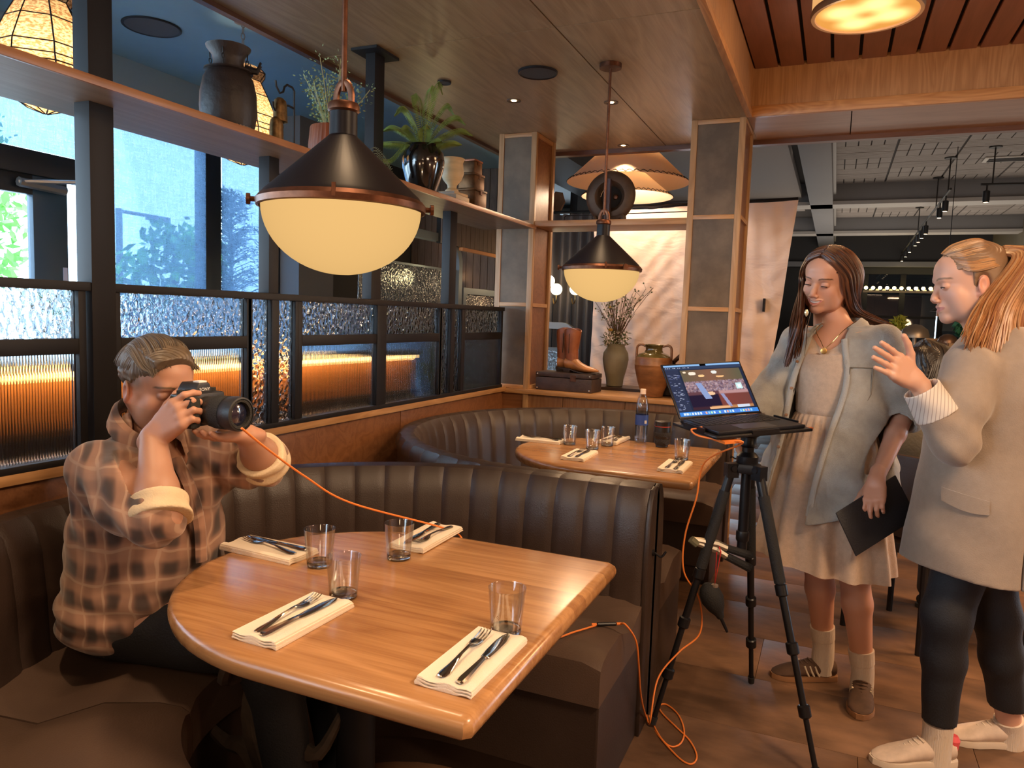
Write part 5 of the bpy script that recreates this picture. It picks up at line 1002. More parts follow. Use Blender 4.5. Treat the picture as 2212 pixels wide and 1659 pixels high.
# small dark bag behind the women and mesh waste basket
ch_ = thing('bar_stool', 'dark seat with patterned mesh skirt glimpsed behind the blazer wearer', 'stool', (1.06, 3.85, 0)); MB().lathe([(.15, .60), (.22, .63), (.22, .68), (.15, .70)], n=32).build('stool_seat', M_clay, ch_)
mb = MB()
for k in range(26):
    for j in range(9):
        a = 2 * PI * (k + .5 * (j % 2)) / 26; z = .24 + j * .032; R = .20; c = Vector((R * math.cos(a), R * math.sin(a), z)); tt = Vector((-math.sin(a), math.cos(a), 0)) * .026; zz = Vector((0, 0, .021))
        mb.tube([c + tt * math.cos(q * PI / 3 + PI / 6) + zz * math.sin(q * PI / 3 + PI / 6) for q in range(7)], .0028, 3, False)
mb.build('mesh_skirt', mat('mesh_brown', (.10, .06, .04), .5), ch_); MB().lathe([(.19, .20), (.19, .60)], n=32, cap0=False, cap1=False).build('drum_liner', mat('liner_pale', (.35, .27, .2), .7), ch_); MB().lathe([(.20, .0), (.20, .2)], n=32).build('drum_base', M_clay, ch_)
# ================================================================== people: smooth-blended distance fields turned into meshes
import openvdb
class Field:
    def __init__(s, lo, hi, h):
        s.h = h; s.lo = np.array(lo, np.float64); n = np.ceil((np.array(hi) - s.lo) / h).astype(int) + 1
        s.ax = [(s.lo[i] + np.arange(n[i]) * h).astype(np.float32) for i in range(3)]; s.D = np.full(n, .5, np.float32)
    def _sl(s, lo, hi):
        r = []
        for i in range(3):
            a = int(max(0, math.floor((lo[i] - s.lo[i]) / s.h))); b = int(min(s.D.shape[i], math.ceil((hi[i] - s.lo[i]) / s.h) + 1))
            if b <= a: return None
            r.append(slice(a, b))
        return tuple(r)
    def prim(s, lo, hi, fn, k=.01, op='u'):
        m = k + 4 * s.h; sl = s._sl([l - m for l in lo], [q + m for q in hi])
        if sl is None: return s
        X, Y, Z = (s.ax[0][sl[0]][:, None, None], s.ax[1][sl[1]][None, :, None], s.ax[2][sl[2]][None, None, :])
        d = fn(X, Y, Z).astype(np.float32); A = s.D[sl]
        if op == 'u':
            hh = np.maximum(k - np.abs(A - d), 0) / k; s.D[sl] = np.minimum(A, d) - hh * hh * k * .25
        else:   # carve
            d = -d; hh = np.maximum(k - np.abs(A - d), 0) / k; s.D[sl] = np.maximum(A, d) + hh * hh * k * .25
        return s
    def cap(s, a, b, ra, rb, k=.01, n=None, f=1.0, op='u'):   # tapered limb from a to b; f widens it along n
        a = np.array(a, float); b = np.array(b, float); R = max(ra, rb) * max(1, f); ab = b - a; L2 = max(ab @ ab, 1e-9)
        nn = None if n is None else np.array(n, float) / np.linalg.norm(n)
        def fn(X, Y, Z):
            px, py, pz = X - a[0], Y - a[1], Z - a[2]; t = np.clip((px * ab[0] + py * ab[1] + pz * ab[2]) / L2, 0, 1)
            qx, qy, qz = px - t * ab[0], py - t * ab[1], pz - t * ab[2]
            if nn is not None:
                c = (qx * nn[0] + qy * nn[1] + qz * nn[2]) * (1 / f - 1); qx = qx + c * nn[0]; qy = qy + c * nn[1]; qz = qz + c * nn[2]
            return np.sqrt(qx * qx + qy * qy + qz * qz) - (ra + (rb - ra) * t)
        return s.prim(np.minimum(a, b) - R, np.maximum(a, b) + R, fn, k, op)
    def chain(s, pts, rs, k=.01, n=None, f=1.0, op='u'):
        for i in range(len(pts) - 1): s.cap(pts[i], pts[i + 1], rs[i], rs[i + 1], k, n, f, op)
        return s
    def ell(s, c, r, k=.01, M=None, op='u'):
        c = np.array(c, float); r = np.array(r, float); R = max(r); Mi = None if M is None else np.array(M.transposed().to_3x3() if hasattr(M, 'transposed') else M)
        def fn(X, Y, Z):
            x, y, z = X - c[0], Y - c[1], Z - c[2]
            if Mi is not None: x, y, z = (Mi[0][0] * x + Mi[0][1] * y + Mi[0][2] * z, Mi[1][0] * x + Mi[1][1] * y + Mi[1][2] * z, Mi[2][0] * x + Mi[2][1] * y + Mi[2][2] * z)
            k0 = np.sqrt((x / r[0]) ** 2 + (y / r[1]) ** 2 + (z / r[2]) ** 2); k1 = np.sqrt((x / r[0] ** 2) ** 2 + (y / r[1] ** 2) ** 2 + (z / r[2] ** 2) ** 2) + 1e-9
            return k0 * (k0 - 1) / k1
        return s.prim(c - R, c + R, fn, k, op)
    def plane(s, p, n, k=.004):   # keep the side the normal points away from
        p = np.array(p, float); n = np.array(n, float) / np.linalg.norm(n); X, Y, Z = s.ax[0][:, None, None], s.ax[1][None, :, None], s.ax[2][None, None, :]
        s.D = np.maximum(s.D, ((X - p[0]) * n[0] + (Y - p[1]) * n[1] + (Z - p[2]) * n[2]).astype(np.float32)); return s
    def box_out(s, lo, hi): 
        X, Y, Z = s.ax[0][:, None, None], s.ax[1][None, :, None], s.ax[2][None, None, :]
        b = np.maximum(np.maximum(np.maximum(lo[0] - X, X - hi[0]), np.maximum(lo[1] - Y, Y - hi[1])), np.maximum(lo[2] - Z, Z - hi[2])); s.D = np.maximum(s.D, -b.astype(np.float32)); return s
    def disp(s, fn):
        X, Y, Z = s.ax[0][:, None, None], s.ax[1][None, :, None], s.ax[2][None, None, :]
        s.D = s.D + np.where(np.abs(s.D) < .06, fn(X, Y, Z), 0).astype(np.float32); return s
    def poly(s):
        w_ = 3 * s.h; g = openvdb.FloatGrid(background=w_); g.copyFromArray(np.clip(s.D, -w_, w_).astype(np.float32)); p, q = g.convertToQuads(isovalue=0.0)
        return p.astype(np.float64) * s.h + s.lo, q.astype(np.int64)[:, ::-1]
def np_mesh(name, parts, m, col=None, smooth_iter=0):
    vs = np.concatenate([p for p, q in parts]); off = 0; fs = []
    for p, q in parts: fs.append(q + off); off += len(p)
    fs = np.concatenate(fs); me = bpy.data.meshes.new(name); me.vertices.add(len(vs)); me.vertices.foreach_set('co', vs.astype(np.float32).ravel()); me.loops.add(fs.size); me.loops.foreach_set('vertex_index', fs.ravel().astype(np.int32))
    me.polygons.add(len(fs)); me.polygons.foreach_set('loop_start', (np.arange(len(fs)) * 4).astype(np.int32)); me.polygons.foreach_set('loop_total', np.full(len(fs), 4, np.int32)); me.polygons.foreach_set('use_smooth', np.ones(len(fs), bool))
    me.materials.append(m); me.update(calc_edges=True); me.validate()
    bm = bmesh.new(); bm.from_mesh(me)
    v = bm.calc_volume(signed=True)
    if v < 0: bmesh.ops.reverse_faces(bm, faces=bm.faces)
    bm.to_mesh(me); bm.free()
    if col is not None:
        ca = me.color_attributes.new('Col', 'FLOAT_COLOR', 'POINT'); b = np.ones((len(vs), 4), np.float32); b[:, :3] = col; ca.data.foreach_set('color', b.ravel())
    return me
def frame(o, F, pitch=0, roll=0):    # columns: subject's right, forward, up
    F = Vector(F).normalized(); R_ = F.cross(Vector((0, 0, 1))).normalized(); U = R_.cross(F)
    M_ = Matrix((R_, F, U)).transposed(); M_ = M_ @ Matrix.Rotation(pitch, 3, 'X') @ Matrix.Rotation(roll, 3, 'Y'); M4 = M_.to_4x4(); M4.translation = Vector(o); return M4
def wave(X, Y, Z, f, a, ph=0): return a * np.sin(f[0] * X + f[1] * Y + f[2] * Z + ph + 1.3 * np.sin(f[1] * .6 * X - f[0] * .5 * Z + ph))

def head_parts(scale=1.0, smile=.3, teeth=False, male=False, lids=.6, wide=1.0):
    """Head in its own frame (right, forward, up), origin between the eyes' centre and the ears."""
    S = Field((-.105, -.125, -.20), (.105, .135, .135), .0019); W = wide
    S.ell((0, -.016, .036), (.074, .094, .082), .02); S.ell((0, .016, -.022), (.061 * W, .070, .082), .03); S.ell((0, .040, .050), (.056, .048, .046), .03)
    for x in (-1, 1):
        S.cap((x * .056 * W, -.006, -.035), (x * .040 * W, .030, -.078), .017, .015, .028); S.cap((x * .040 * W, .030, -.078), (x * .010, .066, -.093), .015, .0135, .024)
        S.ell((x * .039, .052, -.024), (.022, .019, .020), .018); S.ell((x * .037 * W, .042, -.050), (.024, .024, .028), .022)
        S.ell((x * .078, -.012, -.008), (.0065, .017, .029), .004, Matrix.Rotation(-.25 * x, 3, 'Z') @ Matrix.Rotation(.15, 3, 'X')); S.cap((x * .074, .0, -.034), (x * .076, -.008, -.03), .006, .007, .006)
        S.ell((x * .087, -.008, -.004), (.007, .009, .016), .004, op='c'); S.cap((x * .083, -.024, .012), (x * .083, -.022, -.015), .0022, .002, .003, op='c') 
    S.ell((0, .074, -.091), (.018, .014 + .003 * male, .014), .016); S.cap((-.030, .078, .0235), (.030, .078, .0235), .0105 + .002 * male, .0105 + .002 * male, .018)
    for x in (-1, 1): S.ell((x * .0315, .094, .004), (.017, .012, .0115), .012, op='c')
    S.chain([(0, .083, .014), (0, .090, -.004), (0, .0975, -.022), (0, .1015, -.032)], [.0062, .0064, .0074, .0084], .010); S.ell((0, .1012, -.0325), (.0092, .0084, .0078), .006)
    for x in (-1, 1): S.ell((x * .0115, .0955, -.0385), (.0072, .0088, .0065), .006); S.ell((x * .0058, .1005, -.0475), (.0032, .0048, .0032), .003, op='c')
    S.ell((0, .073, -.062), (.027, .019, .022), .014)
    up = smile * .008; tg = .0022 if teeth else 0; ty = .0055 if teeth else 0
    for x in (-1, 1):
        S.chain([(0, .0915, -.0570 + tg), (x * .010, .0900, -.0560 + tg), (x * (.021 + smile * .007), .0805, -.0625 + up)], [.0042, .0042, .0018], .004)
        S.chain([(0, .0905, -.0705 - tg), (x * .010, .0880, -.0700 - tg + up * .3), (x * (.021 + smile * .007), .0795, -.0640 + up)], [.0052, .0046, .0016], .004)
    gap = .0050 if teeth else .0009
    for x in (-1, 1): S.chain([(0, .097 - ty, -.0632), (x * .011, .0945 - ty, -.0630 + up * .25), (x * (.021 + smile * .007), .086 - ty * .6, -.0632 + up)], [gap * 1.1, gap, gap * .35], .0010, op='c')
    S.cap((0, .0885, -.079), (0, .087, -.080), .004, .004, .008, op='c') if False else None
    # lowered upper lids: skin balls over the eyes with an opening
    for x in (-1, 1):
        S.ell((x * .0315, .0745, .003), (.0150, .0135, .0125), .003)
        S.ell((x * .0315, .0905, .0025 - lids * .0065), (.0115, .008, .0052 * (1.15 - lids)), .0015, op='c')
    S.cap((0, -.02, -.05), (0, -.035, -.20), .054, .052, .03)
    p, q = S.poly(); c = np.empty((len(p), 3), np.float32); return p, q
def head_colors(p, skin, lip, brow, smile=.3, hairline=None, stubble=None):
    c = np.tile(np.array(skin, np.float32), (len(p), 1)); x, y, z = p[:, 0], p[:, 1], p[:, 2]; ax = np.abs(x)
    def mixc(w_, col): w_ = np.clip(w_, 0, 1)[:, None]; c[:] = c * (1 - w_) + np.array(col, np.float32) * w_
    mixc(.22 * np.exp(-((ax - .042) / .018) ** 2 - ((z + .028) / .016) ** 2) * (y > .03), (skin[0] * 1.1, skin[1] * .72, skin[2] * .70)); mixc(.25 * np.exp(-(x / .012) ** 2 - ((z + .036) / .010) ** 2) * (y > .085), (skin[0], skin[1] * .6, skin[2] * .55))
    mixc(.5 * (ax > .072) * (y < .01), (skin[0], skin[1] * .65, skin[2] * .6))
    if stubble is not None:
        mixc(.75 * np.clip((z - .000) / .02, 0, 1) * np.clip((.045 - y) / .02, 0, 1) * (ax > .03), (.13, .10, .075)); mixc(.6 * np.clip((-.02 - y) / .02, 0, 1) * np.clip((z + .05) / .02, 0, 1), (.13, .10, .075))
    if stubble is not None: mixc(.35 * ((z < -.035) & (y > -.03) & (z > -.12)) * (1 - np.exp(-(ax / .02) ** 2 - ((z + .045) / .01) ** 2)), stubble)
    zc = -.0635 + smile * .008 * np.clip(ax / .025, 0, 1) ** 2; lw = np.clip(1 - (ax / (.0245 + .005 * smile)) ** 2, 0, 1) ** .5
    mixc((y > .074) * np.clip((lw * .0085 - np.abs(z - zc + .0012)) / .0012, 0, 1) * .95, lip)
    bz = .0235 + .004 * np.clip(1 - ((ax - .034) / .02) ** 2, -1, 1); mixc((y > .05) * np.clip((.0034 - np.abs(z - bz)) / .0012, 0, 1) * np.clip((.022 - np.abs(ax - .0335)) / .004, 0, 1) * .95, brow)
    mixc((y > .06) * .12 * np.exp(-((ax - .0315) / .014) ** 2 - ((z - .004) / .007) ** 2), (skin[0] * .75, skin[1] * .5, skin[2] * .45))
    return c
M_eye = mat('eye_white', (.72, .66, .62), .15, spec=.6); M_iris = mat('iris', (.10, .07, .04), .15); M_lash = mat('lash', (.02, .012, .01), .6); M_teeth = mat('teeth', (.80, .74, .66), .2)
def apply(M4, p): A = np.array(M4); return p @ A[:3, :3].T + A[:3, 3]
def face_bits(root, M4, lids, look, teeth, smile, scale):
    for x in (-1, 1):
        c = Vector((x * .0315, .0745, .0025)); e = MB().lathe([(.0122 * math.sin(PI * k / 12), -.0122 * math.cos(PI * k / 12)) for k in range(1, 12)], n=20)
        e.xform(M4 @ Matrix.Scale(scale, 4) @ Matrix.Translation(c)); ey_ = e.build('eye', M_eye, root)
        ir = MB().lathe([(.0055, .0110), (.004, .01245), (.001, .0127)], n=18, cap0=False); ir.xform(M4 @ Matrix.Scale(scale, 4) @ Matrix.Translation(c) @ Matrix.Rotation(-PI / 2 + look[1], 4, 'X') @ Matrix.Rotation(look[0], 4, 'Y')); ir.build('iris', M_iris, ey_)
        zl = .0025 - lids * .0065; L_ = MB().tube(spline([(c.x - .0125, .0815, zl - .001), (c.x - .006, .0868, zl + .0022 * (1.3 - lids)), (c.x, .0882, zl + .0030 * (1.3 - lids)), (c.x + .006, .0868, zl + .0022 * (1.3 - lids)), (c.x + .0125, .0815, zl - .001)], 4), [.0008] + [.0017] * 15 + [.0008], 5); L_.xform(M4 @ Matrix.Scale(scale, 4)); L_.build('eyelash', M_lash, root)
    if teeth:
        T = MB(); T.rings([[(xx, .0893 - xx * xx * 17, -.0620 + smile * .008 * (abs(xx) / .025) ** 2 + dz) for xx in [(-.021 + .042 * i / 14) for i in range(15)]] for dz in (.004, -.0040)], closed=False); T.xform(M4 @ Matrix.Scale(scale, 4)); T.build('teeth', M_teeth, root)
def locks(name, guides, n, r0, m, parent, seed=0, jit=.006, seg=5, taper=.25, flat=1.6):
    """Hair locks: tubes interpolated between neighbouring guide curves."""
    r = random.Random(seed); G = [spline(g, seg) for g in guides]; mats = m if isinstance(m, list) else [m]; mb = MB()
    for k in range(n):
        u = (k + r.random()) / n * (len(G) - 1); i = min(int(u), len(G) - 2); f = u - i; a, b = G[i], G[i + 1]; L = min(len(a), len(b)); j = Vector((r.gauss(0, jit), r.gauss(0, jit), r.gauss(0, jit * .5))); amp = r.uniform(0, jit * .8); ph = r.uniform(0, 6); end = r.uniform(.74, 1.0); Ln = max(4, int(L * end))
        pts = [a[q].lerp(b[q], f) + j * (.25 + q / L) + Vector((math.sin(ph + q * .45), math.cos(ph + q * .5), 0)) * amp * (q / L) for q in range(Ln)]
        mb.m = r.randrange(len(mats)); rr = r0 * r.uniform(.7, 1.3); mb.tube(pts, [rr * (1 - (1 - taper) * (q / (Ln - 1)) ** 2) * (.55 if q == 0 else 1) for q in range(Ln)], 6, True, flat)
    return mb.build(name, mats, parent)
def hand(S, w, fd, pn, th, curl, spread=.12, s=1.0, thumb=(.9, .35), lens=(.072, .080, .074, .058), fr=.0086):
    """Hand: wrist w, finger direction fd, palm normal pn (points out of the palm), th = +1/-1 thumb side, curl per finger (three bends)."""
    w = Vector(w); fd = Vector(fd).normalized(); pn = Vector(pn); pn = (pn - fd * pn.dot(fd)).normalized(); sd = fd.cross(pn).normalized() * th; P_ = lambda a, b, c=0: w + fd * a * s + sd * b * s + pn * c * s
    for b0, b1 in ((.014, .030), (.004, .010), (-.006, -.010), (-.015, -.028)): S.cap(P_(.006, b0), P_(.088 - abs(b1 - .01) * .25, b1), .0135 * s, .0115 * s, .014)
    S.cap(P_(.02, .018, .006), P_(.055, .034, .008), .014 * s, .012 * s, .014); S.cap(P_(.03, -.022, .005), P_(.06, -.026, .004), .012 * s, .010 * s, .014)
    S.cap(P_(-.03, 0), P_(.01, 0), .0245 * s, .026 * s, .012, tuple(pn), .78); tips = []
    for k in range(4):
        b1 = (.030, .010, -.010, -.028)[k]; p = P_(.088 - abs(b1 - .01) * .25, b1, 0); d = (fd + sd * (b1 * spread * 30 * .25)).normalized(); ax = d.cross(pn).normalized(); ang = 0; L = lens[k] * s
        for q, f in enumerate((.45, .30, .25)):
            ang += curl[k][q]; dd = d * math.cos(ang) + pn * math.sin(ang); e = p + dd * L * f; S.cap(p, e, (fr - .0006 * q - (.0008 if k == 3 else 0)) * s, (fr - .0006 * (q + 1) - (.0008 if k == 3 else 0)) * s, .0035 if q else .008); p = e
        tips.append(p)
    p = P_(.028, .026, .006); d = (fd * math.cos(thumb[0]) + sd * math.sin(thumb[0]) + pn * thumb[1]).normalized()
    for q, (L, r_) in enumerate(((.040, .0125), (.032, .0105), (.026, .0092))):
        e = p + d * L * s; S.cap(p, e, r_ * s, (r_ - .0012) * s, .008 if q == 0 else .004); p = e; d = (d + fd * .35 + pn * .1).normalized()
    return tips + [p]
def shoe(root, name, c, rz, L, m_up, m_sole, m_stripe=None, m_lace=None, hgt=.075, wd=.046, nm='shoe'):
    """Sneaker: c = heel centre on the floor, rz = direction of the toe."""
    M4 = Matrix.Translation(c) @ Matrix.Rotation(rz, 4, 'Z'); n = 22
    def ring(x, w_, z0, z1, e=1.0): return [(x, w_ * math.cos(2 * PI * j / n), (z0 + z1) / 2 + (z1 - z0) / 2 * (abs(math.sin(2 * PI * j / n)) ** e) * (1 if math.sin(2 * PI * j / n) > 0 else -1)) for j in range(n)]
    f = L / .27; u = MB().rings([ring(-.012 * f, .012, .03, .05), ring(-.006 * f, .026, .018, hgt - .004), ring(.03 * f, .034, .012, hgt), ring(.07 * f, .036, .012, hgt + .004), ring(.11 * f, .038, .012, hgt + .002), ring(.15 * f, wd - .004, .012, hgt - .012), ring(.19 * f, wd, .012, .052), ring(.225 * f, wd - .004, .012, .040), ring(.252 * f, .028, .014, .031), ring(.264 * f, .010, .016, .024)]).xform(M4).build('shoe', m_up, root)
    MB().rings([[(x * f, w_ * s_, z) for s_, z in ((-1, .001), (1, .001), (1.03, .012), (1, .021), (-1, .021), (-1.03, .012))] for x, w_ in ((-.016, .014), (-.008, .028), (.03, .036), (.08, .036), (.12, .038), (.17, wd + .001), (.21, wd), (.245, .034), (.268, .012))]).xform(M4).build('shoe_sole', m_sole, u)
    if m_stripe:
        for sgn in (-1, 1):
            for k in range(3):
                a, b = (.075 + k * .022) * f, (.098 + k * .022) * f; MB().tube([(a, sgn * .0372, .024), ((a + b) / 2, sgn * .0385, .042), (b - .004, sgn * .031, .062)], .0042, 6).xform(M4).build('stripe', m_stripe, u)
    lb = MB()
    for k in range(5): x = (.105 + k * .016) * f; z = hgt + .004 - k * .0075; lb.tube([(x, -.019, z - .003), (x + .006, 0, z + .003), (x, .019, z - .003)], .0028, 6)
    lb.xform(M4).build('laces', m_lace or m_stripe, u); return u

def cloth_noise(seed, amp, f=1.0):
    r = random.Random(seed); K = [(r.uniform(-22, 22) * f, r.uniform(-22, 22) * f, r.uniform(-30, 30) * f, r.uniform(0, 6)) for _ in range(5)]
    return lambda X, Y, Z: sum(amp * .5 * np.sin(a * X + b * Y + c * Z + p + 1.6 * np.sin(b * .35 * X - a * .3 * Y + .3 * c * Z)) for a, b, c, p in K)
# ---- the photographer, seated, facing the table's length (+X)
SK_M = (.42, .215, .145); M_skin_m = vcol_mat('skin_man', .48, .12, bump=.12)
man = thing('person', 'seated man in plaid shirt holding a camera to his eye', 'person', (-1.66, 1.42, 0)); MI = Matrix.Translation((1.66, -1.42, 0))
HM = frame((-1.625, 1.422, 1.185), (1, -.16, -.0), pitch=-.22, roll=.06)
RS, LS = (-1.665, 1.275, .985), (-1.66, 1.575, .995); RE, RW = (-1.395, 1.222, .905), (-1.512, 1.306, 1.075); LE, LW = (-1.425, 1.600, .972), (-1.375, 1.478, 1.070)
def man_limbs(S):
    S.chain([RS, lerp(Vector(RS), Vector(RE), .5), RE], [.062, .055, .046], .02); S.chain([RE, lerp(Vector(RE), Vector(RW), .35), RW], [.045, .045, .030], .02)
    S.chain([LS, lerp(Vector(LS), Vector(LE), .5), LE], [.062, .055, .046], .02); S.chain([LE, lerp(Vector(LE), Vector(LW), .35), LW], [.045, .045, .030], .02)
def pts_of(M4, *ps): return [tuple(M4 @ Vector(p)) for p in ps]
S = Field((-1.98, 1.05, .40), (-.85, 1.80, 1.2), .007)
S.ell((-1.67, 1.42, .60), (.17, .19, .14), .05); S.ell((-1.67, 1.42, .78), (.155, .175, .20), .06); S.ell((-1.68, 1.425, .93), (.12, .18, .12), .05)
S.cap((-1.68, 1.425, 1.0), HM @ Vector((0, -.03, -.09)), .062, .055, .04); man_limbs(S)
for s_ in (-1, 1): S.chain([(-1.66, 1.42 + s_ * .10, .565), (-1.27, 1.47 + s_ * .09, .58)], [.078, .052], .03)
coarse = S.poly()
hp, hq = head_parts(male=True, smile=0, lids=.9, wide=1.08); hcol = head_colors(hp, SK_M, (.36, .15, .11), (.13, .08, .05), 0, stubble=(.30, .19, .13)); sc = 1.02; hw = apply(HM, hp * sc)
Hh = Field((-1.58, 1.16, .84), (-1.26, 1.70, 1.24), .0026); man_limbs(Hh)
TR = hand(Hh, (-1.507, 1.308, 1.082), (.74, .10, .62), (.05, 1, -.05), 1, [(.25, .85, .5), (.45, 1.25, .7), (.45, 1.3, .7), (.45, 1.3, .7)], s=1.06, thumb=(1.0, .75))
TL = hand(Hh, (-1.375, 1.478, 1.070), (-.25, -.85, .05), (-.05, .05, 1), 1, [(.1, .3, .25)] * 4, s=.95, thumb=(1.0, 1.0), lens=(.055, .06, .055, .045))
fine = Hh.poly(); nb = len(coarse[0]) + len(fine[0]); cc = np.concatenate([np.tile(np.array(SK_M, np.float32), (nb, 1)), hcol])
def put_mesh(root, MI_, me, nm): 
    me.transform(MI_); o = link(nm, me, root); return o
put_mesh(man, MI, np_mesh('body', [coarse, fine, (hw, hq)], M_skin_m, cc), 'body')
# shirt
M_plaid, t, o = nt('plaid_flannel'); vec = coords(t, (1, 1, 1), False); wv = N(t, 'TexNoise', {'Vector': vec, 'Scale': 5, 'Detail': 2}); sc_ = N(t, 'VectorMath', {0: wv.outputs['Color'], 1: (.10, .10, .10)}, operation='MULTIPLY'); vec2 = N(t, 'VectorMath', {0: vec, 1: sc_.outputs[0]}, operation='ADD').outputs[0]
sp = N(t, 'SeparateXYZ', {0: vec2}); xy = N(t, 'Math', {0: sp.outputs[0], 1: sp.outputs[1]}, operation='ADD')
def band(src, per, ph, lo, hi): 
    a = N(t, 'Math', {0: src, 1: 2 * PI / per}, operation='MULTIPLY'); b = N(t, 'Math', {0: a.outputs[0], 1: ph}, operation='ADD'); c = N(t, 'Math', {0: b.outputs[0]}, operation='SINE'); return N(t, 'MapRange', {0: c.outputs[0], 1: lo, 2: hi}, interpolation_type='SMOOTHSTEP').outputs[0]
b1, b2 = band(xy.outputs[0], .080, .4, -.6, .9), band(sp.outputs[2], .078, 1.0, -.6, .9); pr = N(t, 'Math', {0: b1, 1: b2}, operation='MULTIPLY'); sm = N(t, 'Math', {0: b1, 1: b2}, operation='ADD'); h1 = N(t, 'Math', {0: sm.outputs[0], 1: .5}, operation='MULTIPLY')
m1 = N(t, 'Mix', {0: h1.outputs[0], 6: (.32, .175, .118, 1), 7: (.13, .065, .048, 1)}, data_type='RGBA'); m2_ = N(t, 'Mix', {0: pr.outputs[0], 6: m1.outputs[2], 7: (.045, .026, .022, 1)}, data_type='RGBA')
t1, t2 = band(xy.outputs[0], .080, 2.6, .93, .99), band(sp.outputs[2], .078, 3.4, .93, .99); tm_ = N(t, 'Math', {0: t1, 1: t2}, operation='MAXIMUM'); tk = N(t, 'Math', {0: tm_.outputs[0], 1: .35}, operation='MULTIPLY'); m3 = N(t, 'Mix', {0: tk.outputs[0], 6: m2_.outputs[2], 7: (.50, .36, .26, 1)}, data_type='RGBA')
p_ = N(t, 'BsdfPrincipled', {'Base Color': m3.outputs[2], 'Roughness': .85, 'Sheen Weight': .3}); t.links.new(p_.outputs[0], o.inputs[0])
S = Field((-2.0, 1.05, .46), (-1.30, 1.86, 1.18), .0055)
S.ell((-1.68, 1.415, .60), (.185, .21, .13), .06); S.ell((-1.665, 1.425, .74), (.178, .205, .18), .08); S.ell((-1.665, 1.425, .90), (.15, .195, .15), .07); S.ell((-1.70, 1.42, .98), (.10, .16, .075), .05)
S.chain([RS, lerp(Vector(RS), Vector(RE), .55), lerp(Vector(RS), Vector(RE), .93)], [.072, .070, .064], .045); S.chain([LS, lerp(Vector(LS), Vector(LE), .55), lerp(Vector(LS), Vector(LE), .98)], [.082, .077, .070], .04)
S.cap((-1.69, 1.423, 1.0), (-1.665, 1.422, 1.075), .080, .072, .03)
nz1 = cloth_noise(3, .006); S.disp(lambda X, Y, Z: nz1(X, Y, Z) + .006 * np.sin(95 * Z + 18 * Y + 14 * X + 2 * np.sin(9 * Y)) * np.exp(-((Z - .60) / .10) ** 2) + .005 * np.sin(70 * (X + .8 * Z) + 20 * Y) * np.exp(-((Z - .9) / .12) ** 2))
S.cap((-1.60, 1.422, 1.02), (-1.60, 1.42, 1.16), .066, .085, .01, op='c'); S.cap((-1.66, 1.422, 1.06), HM @ Vector((0, -.03, -.09)), .058, .062, .01, op='c')
for a, b in ((RE, RW), (LE, LW)):
    a, b = Vector(a), Vector(b); d = (b - a).normalized(); S.cap(a + d * .028, a + d * .2, .054, .09, .006, op='c')
shirt = put_mesh(man, MI, np_mesh('shirt', [S.poly()], M_plaid), 'plaid_shirt')
M_cuff = mat('cuff_cream', (.62, .50, .34), .85, var=.06, vs=20, bump=.2, bs=200)
for a, b, s_, off in ((RE, RW, 1, .034), (LE, LW, -1, .034)):
    a, b = Vector(a), Vector(b); d = (b - a).normalized(); c = a + d * off; F_ = Field(tuple(c - Vector((.11,) * 3)), tuple(c + Vector((.11,) * 3)), .0035)
    F_.cap(c - d * .026, c + d * .012, .071, .064, .01); nz2 = cloth_noise(7, .0018, 3.0); F_.disp(lambda X, Y, Z: nz2(X, Y, Z) + .0022 * np.sin(160 * ((X - c.x) * d.x + (Y - c.y) * d.y + (Z - c.z) * d.z) + 30 * X)); F_.plane(c + d * .022, d); F_.plane(c - d * .035, -d); F_.cap(c - d * .1, c + d * .12, .048, .048, .004, op='c')
    q = put_mesh(man, MI, np_mesh('rolled_cuff', [F_.poly()], M_cuff), 'rolled_cuff'); q['label'] = 'cream rolled cuff'
# collar, placket, trousers, shoes
cb = MB(); n = 22; rgs = []
for z0, rx, ry, dz in ((0, .072, .075, 0), (.030, .068, .072, 0), (.042, .070, .074, 0), (.036, .084, .088, -.004), (.006, .098, .100, -.012)):
    rgs.append([(-1.662 + rx * math.cos(a) * (1) , 1.422 + ry * math.sin(a), 1.055 + z0 + dz - .055 * math.cos(a)) for a in [.42 + (2 * PI - .84) * j / n for j in range(n + 1)]])
cb.rings(rgs, closed=False).xform(MI); cb.build('collar', M_plaid, man)
pk = MB().tube(spline([(-1.545, 1.405, 1.005), (-1.50, 1.41, .93), (-1.475, 1.415, .84), (-1.468, 1.415, .74)], 5), .009, 6, flat=2.2, up=(0, 1, 0)).xform(MI).build('button_placket', M_plaid, man)
M_trou = mat('black_trousers', (.008, .009, .013), .75, bump=.2, bs=200)
S = Field((-1.92, 1.12, .02), (-1.0, 1.72, .72), .008); S.ell((-1.68, 1.42, .565), (.18, .195, .09), .04)
for s_ in (-1, 1): y = 1.47 + s_ * .09; S.chain([(-1.68, 1.42 + s_ * .09, .555), (-1.24, y, .575), (-1.20, y, .50), (-1.10, y, .08)], [.085, .072, .066, .05], .03)
S.disp(cloth_noise(5, .003)); S.plane((0, 0, .478 + .0), (0, 0, -1)) if False else None
put_mesh(man, MI, np_mesh('trousers', [S.poly()], M_trou), 'trousers')
M_shb = mat('shoe_dark', (.02, .018, .016), .5)
for s_ in (-1, 1): u = shoe(man, 'shoe', Vector((-1.13 + 1.66, .05 + s_ * .09, 0)), 0, .28, M_shb, M_shb, None, M_shb)
